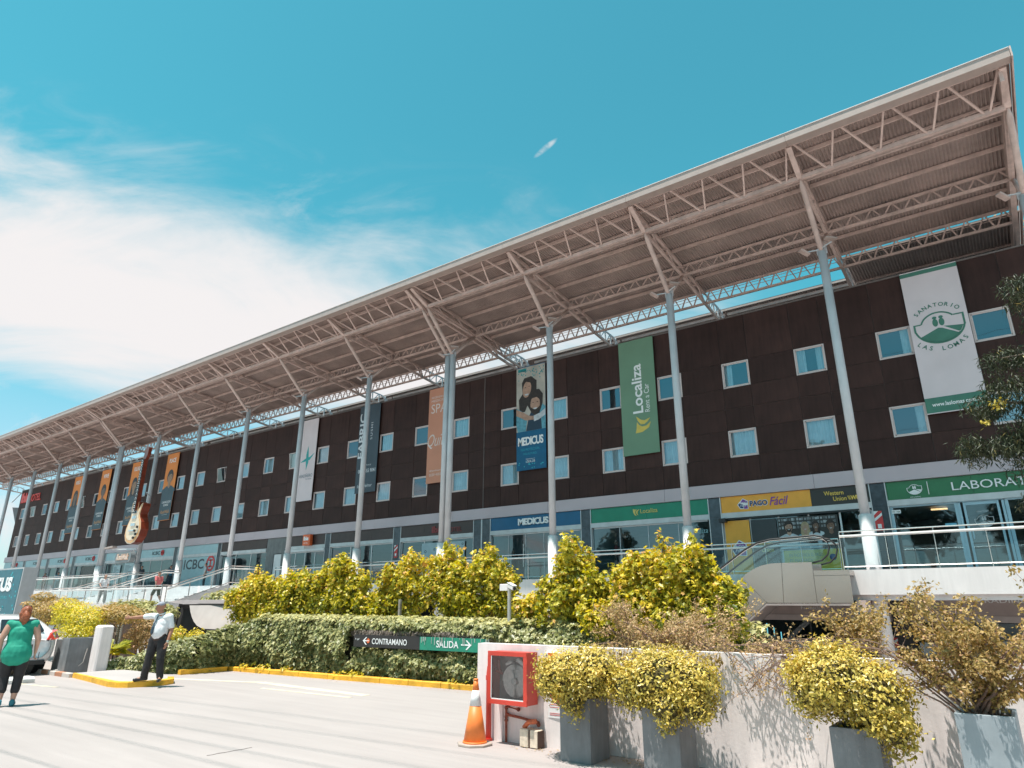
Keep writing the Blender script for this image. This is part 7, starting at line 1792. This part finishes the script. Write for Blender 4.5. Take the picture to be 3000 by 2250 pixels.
def shirt(J, sleeve=.6, loose=.0, belly=0, hem=.0):
    ch, pv, nk = V3(J['chest']), V3(J['pelvis']), V3(J['neck']); w = J.get('w', 1.)
    P_ = [tub(pv + Vector((0, 0, hem)), ch, (.152 + loose) * w, (.165 + loose) * w, (1, 0, 0), .70), tub(ch, nk - Vector((0, 0, .055)), (.155 + loose) * w, .072, (1, 0, 0), .66)]
    if belly: P_.append(('b', pv.lerp(ch, .45) + Vector((0, -.06, 0)), .15 * w, .11 + belly, .19))
    for q_ in 'LR':
        sh, el = V3(J['sh' + q_]), V3(J['el' + q_]); P_ += [tub(ch + Vector((0, 0, .09)), sh, .085, .072), tub(sh, sh.lerp(el, sleeve), .068 + loose * .6, .062 + loose)]
    return P_
def trousers(J, r=1., length=1., top=.06):
    pv = V3(J['pelvis']); w = J.get('w', 1.); P_ = [tub(pv + Vector((0, 0, top)), pv - Vector((0, 0, .05)), .150 * w, .155 * w, (1, 0, 0), .72)]
    for q_ in 'LR':
        hp, kn, an = V3(J['hp' + q_]), V3(J['kn' + q_]), V3(J['an' + q_])
        P_ += [tub(hp, kn, .098 * r * w, .076 * r)]
        if length > .55: P_ += [tub(kn, kn.lerp(an, min(1, (length - .5) * 2) * .97), .075 * r, .066 * r)]
    return P_
def shoes(J, s=1.):
    P_ = []
    for q_ in 'LR':
        an, to = V3(J['an' + q_]), V3(J['to' + q_]); h = an + (an - to) * .25; h.z = an.z - .045
        P_ += [tub(h, to, .040 * s, .038 * s), tub(h + Vector((0, 0, .03)), an.lerp(to, .3) + Vector((0, 0, .0)), .04 * s, .036 * s)]
    return P_

# the guard
J = stand(head=(-.03, -.05, 1.545), neck=(-.0, -.01, 1.405), chest=(0, .0, 1.20), pelvis=(0, .02, .90), w=1.10, look=(-.75, -.65, -.12),
          shR=(-.19, -.01, 1.35), elR=(-.455, -.05, 1.33), wrR=(-.70, -.11, 1.31), thR=(0, 0, 1), hdR=(-1, -.2, -.05), gripR=.35,
          shL=(.20, .01, 1.34), elL=(.26, .04, 1.05), wrL=(.25, -.04, .80), hpL=(.10, .02, .86), hpR=(-.10, .02, .86), knL=(.13, -.02, .47), knR=(-.16, .0, .47), anL=(.16, .03, .10), anR=(-.23, .03, .10), toL=(.24, -.13, .04), toR=(-.37, -.08, .04))
gw = M('shirt_white', (.74, .75, .77), .7, var=.04, scale=8); gt = M('trousers_black', (.018, .016, .018), .7, var=.2, scale=8); sh_b = M('shoe_black', (.015, .015, .018), .3)
def gx_(r_):
    hd = V3(J['head']); f = Vector((-.75, -.65, 0)).normalized(); s_ = Vector((-f.y, f.x, 0))
    P_ = [('b', hd + Vector((0, 0, .055)) - f * .004, .088, .088, .062)]
    fuse('cap', P_ + [tub(hd + f * .07 + s_ * .028 + Vector((0, 0, .048)), hd + f * .155 + s_ * .02 + Vector((0, 0, .03)), .042, .030, tuple(s_), .22), tub(hd + f * .07 - s_ * .028 + Vector((0, 0, .048)), hd + f * .155 - s_ * .02 + Vector((0, 0, .03)), .042, .030, tuple(s_), .22)], M('cap_grey', (.27, .28, .33), .7, var=.15), r_, .009)
    fuse('tie', [tub((-.035, -.085, 1.36), (-.045, -.135, 1.25), .016, .020, (1, 0, 0), .5), tub((-.045, -.138, 1.25), (-.055, -.182, 1.12), .022, .030, (1, 0, 0), .4), tub((-.055, -.182, 1.12), (-.06, -.188, 1.00), .030, .036, (1, 0, 0), .4), tub((-.06, -.188, 1.0), (-.06, -.180, .955), .034, .012, (1, 0, 0), .4)], M('tie_navy', (.035, .06, .085), .5), r_, .008)
    mb = MB(); mb.tube([(0, -.001, .935), (0, -.001, .965)], .001, 4)
    fuse('belt', [tub((0, .0, .925), (0, .0, .955), .172, .172, (1, 0, 0), .80)], M('belt', (.03, .015, .01), .4), r_, .012)
    mb = MB(); mb.box(-.05, -.005, -.150, -.135, .925, .958); mb.build('buckle', gold, r_, local=True)
    fuse('watch', [tub((.252, -.025, .835), (.25, -.032, .812), .034, .034)], M('watch_metal', (.6, .58, .5), .3, .8), r_, .009)
    fuse('collar', [tub((-.06, -.045, 1.40), (.0, -.075, 1.385), .016, .014), tub((.06, -.04, 1.40), (.0, -.075, 1.385), .016, .014), tub((-.06, -.04, 1.40), (-.03, .05, 1.42), .016, .016), tub((.06, -.04, 1.40), (.03, .05, 1.42), .016, .016)], gw, r_, .009)
person('person', (-15.62, 7.98, .11), (.45, -.9), 'guard in white shirt, navy tie and grey cap pointing to one side on the island', J,
       [('shirt', shirt(J, .72, -.002, .015), gw, .008), ('trousers', trousers(J, 1.12, 1.), gt, .010), ('shoe', shoes(J)[:2], sh_b, 0), ('shoe', shoes(J)[2:], sh_b, 0)], skin_b, extra=gx_)

# the woman walking away
Jw = stand(head=(0, -.03, 1.555), neck=(0, 0, 1.42), chest=(0, .0, 1.22), pelvis=(0, .02, .93), w=1.22, look=(.75, -.65, 0),
           shL=(.19, 0, 1.36), shR=(-.19, 0, 1.36), elL=(.275, .05, 1.10), elR=(-.275, .03, 1.10), wrL=(.26, -.02, .86), wrR=(-.27, -.07, .86), thL=(-1, 0, 0), thR=(0, -1, 0), gripR=.8, gripL=.8,
           hpL=(.10, .02, .88), hpR=(-.10, .02, .88), knL=(.11, -.04, .48), knR=(-.10, -.0, .48), anL=(.10, .06, .10), anR=(-.09, .02, .09), toL=(.11, -.07, .035), toR=(-.10, -.13, .035))
tgreen = M('top_green', (.012, .30, .20), .75, var=.08, scale=7); hair_r = M('hair_auburn', (.30, .085, .035), .5, var=.25, scale=40)
def wx_(r_):
    hd = V3(Jw['head'])
    fuse('hair', [('b', hd + Vector((-.005, .012, .022)), .088, .094, .098), tub(hd + Vector((0, .06, .0)), hd + Vector((-.02, .10, -.06)), .055, .06), tub(hd + Vector((-.02, .10, -.06)), hd + Vector((-.01, .085, -.17)), .058, .035), tub(hd + Vector((.0, .07, -.08)), hd + Vector((.0, .075, -.21)), .066, .03), tub(hd + Vector((.05, .05, -.02)), hd + Vector((.05, .06, -.14)), .048, .025), tub(hd + Vector((-.05, .04, -.02)), hd + Vector((-.055, .06, -.13)), .045, .02)], hair_r, r_, .009, rough=.014)
    mb = MB(); mb.tube([hd + Vector((-.085, -.02, .05)), hd + Vector((-.06, -.03, .115)), hd + Vector((.03, -.05, .118)), hd + Vector((.08, -.04, .06))], .012, 6); mb.build('sunglasses', black_let, r_, local=True)
    mb = MB(); mb.box(-.335, -.325, -.16, -.10, .74, .87); mb.build('phone', M('phone', (.03, .05, .10), .2), r_, local=True)
sole = M('sneaker_sole', (.55, .50, .45), .6); snk = M('sneaker_teal', (.03, .20, .26), .6, var=.2)
wp = shirt(Jw, .26, -.004, 0, -.04) + [tub((0, .03, .82), (0, .03, .90), .234, .230, (1, 0, 0), .78), tub((0, .03, .90), (0, .015, 1.08), .230, .168, (1, 0, 0), .76)]
person('person', (-14.75, 5.02, 0), (-.93, .36), 'woman with auburn ponytail, green top and black capri leggings walking away', Jw,
       [('top', wp, tgreen, .009), ('leggings', trousers(Jw, 1.07, .80, -.08), gt, .006), ('shoe', shoes(Jw, 1.1)[:2], snk, 0), ('shoe', shoes(Jw, 1.1)[2:], snk, 0)], skin_a, scale=1.0, extra=wx_)

def simple(loc, face, label, top_c, bot_c, shorts=False, sleeve=.6, walk=0., skin=skin_a, scale=1., arms=None, hair=(.03, .02, .015), sit=False):
    J = stand()
    if walk:
        J.update(anL=(.09, -.26, .12), knL=(.10, -.22, .50), toL=(.10, -.40, .10), anR=(-.09, .28, .16), knR=(-.10, .04, .48), toR=(-.10, .16, .05), elL=(.25, .12, 1.12), wrL=(.24, .14, .90), elR=(-.25, -.05, 1.12), wrR=(-.22, -.22, 1.0))
    if sit:
        J.update(knL=(.12, -.42, .88), knR=(-.12, -.42, .88), anL=(.12, -.44, .46), anR=(-.12, -.44, .46), toL=(.12, -.58, .41), toR=(-.12, -.58, .41), wrL=(.14, -.3, .98), wrR=(-.14, -.3, .98))
    if arms: J.update(arms)
    hm = M('hair_%d' % int(hair[0] * 999), hair, .6)
    def ex(r_): fuse('hair', [('b', V3(J['head']) + Vector((0, .014, .028)), .083, .088, .086)], hm, r_, .014)
    return person('person', loc, face, label, J, [('shirt', shirt(J, sleeve, .006), M('cloth_%d_%d_%d' % tuple(int(c * 99) for c in top_c), top_c, .8, var=.06), .004), ('shorts' if shorts else 'trousers', trousers(J, 1.08, .5 if shorts else 1.), M('cloth_%d_%d_%d' % tuple(int(c * 99) for c in bot_c), bot_c, .8, var=.08), .004), ('shoe', shoes(J)[:2], M('shoe_grey', (.2, .2, .2), .6), 0), ('shoe', shoes(J)[2:], M('shoe_grey', (.2, .2, .2), .6), 0)], skin, scale, voxel=.018, extra=ex)
simple((-38.1, 18.95, 1.72), (-.85, -.2), 'man in pink shirt and dark shorts walking along the landing', (.66, .17, .17), (.08, .10, .07), shorts=True, walk=1)
simple((-44.6, 18.95, 1.72), (1, -.1), 'man in white shirt and grey trousers striding along the landing', (.66, .66, .68), (.14, .13, .14), walk=1)
simple((-14.7, 28.0, 2.80), (-1, -.3), 'man in a red shirt standing inside the green rental shop', (.32, .02, .02), (.03, .03, .04), scale=1.06)
simple((-55.6, 26.2, 2.95), (.3, -1), 'visitor in dark clothes leaning at the bank window beside the guitar column', (.02, .025, .035), (.03, .03, .035), scale=.96)
simple((-51.1, 26.2, 2.80), (-1, -.4), 'visitor in a blue shirt by the pale bank wall', (.05, .18, .26), (.04, .04, .06))
simple((-46.3, 26.2, 2.80), (-.6, -1), 'man in a pale shirt before the red ring emblem', (.50, .53, .55), (.04, .04, .05))
simple((-74.3, 26.2, 2.80), (.3, -1), 'visitor in dark red by the far bank windows', (.20, .03, .04), (.04, .04, .04))
simple((-71.3, 26.2, 2.80), (-1, -.3), 'visitor in pale blue near the dark television screen', (.35, .55, .62), (.2, .3, .35))
simple((-20.9, 28.4, 2.8), (1, -.4), 'staff member in dark clothes inside the blue health plan shop', (.02, .03, .05), (.02, .02, .03))
simple((-20.1, 28.6, 2.8), (-1, -.4), 'customer in a patterned blue top inside the blue health plan shop', (.08, .22, .30), (.02, .02, .03), hair=(.02, .012, .01))

# fallen leaves along the planters, wall foot and kerb
n = 420; x = np.concatenate([rgv.uniform(-4.3, -2.0, 230), rgv.uniform(-5.6, -4.2, 60), rgv.uniform(-17.5, -8, 130)])
y = np.concatenate([rgv.normal(7.72, .10, 230), rgv.normal(7.62, .08, 60), 11.05 + (x[290:] + 18) * .08 - np.abs(rgv.normal(0, .18, 130))])
leaves('fallen_leaves', np.stack([x, y, np.full(n, .012)], 1), np.tile([0, 0, 1.], (n, 1)), .035, 'simple', dry_m, None, tone=rgv.uniform(0, .5, n), jitter=.25, droop=0, kind='stuff', seed=77)
for o_ in S.objects:
    if o_.name == 'fallen_leaves': tag(o_, 'scattered dry leaves lying along the wall foot and the kerb', 'leaves')
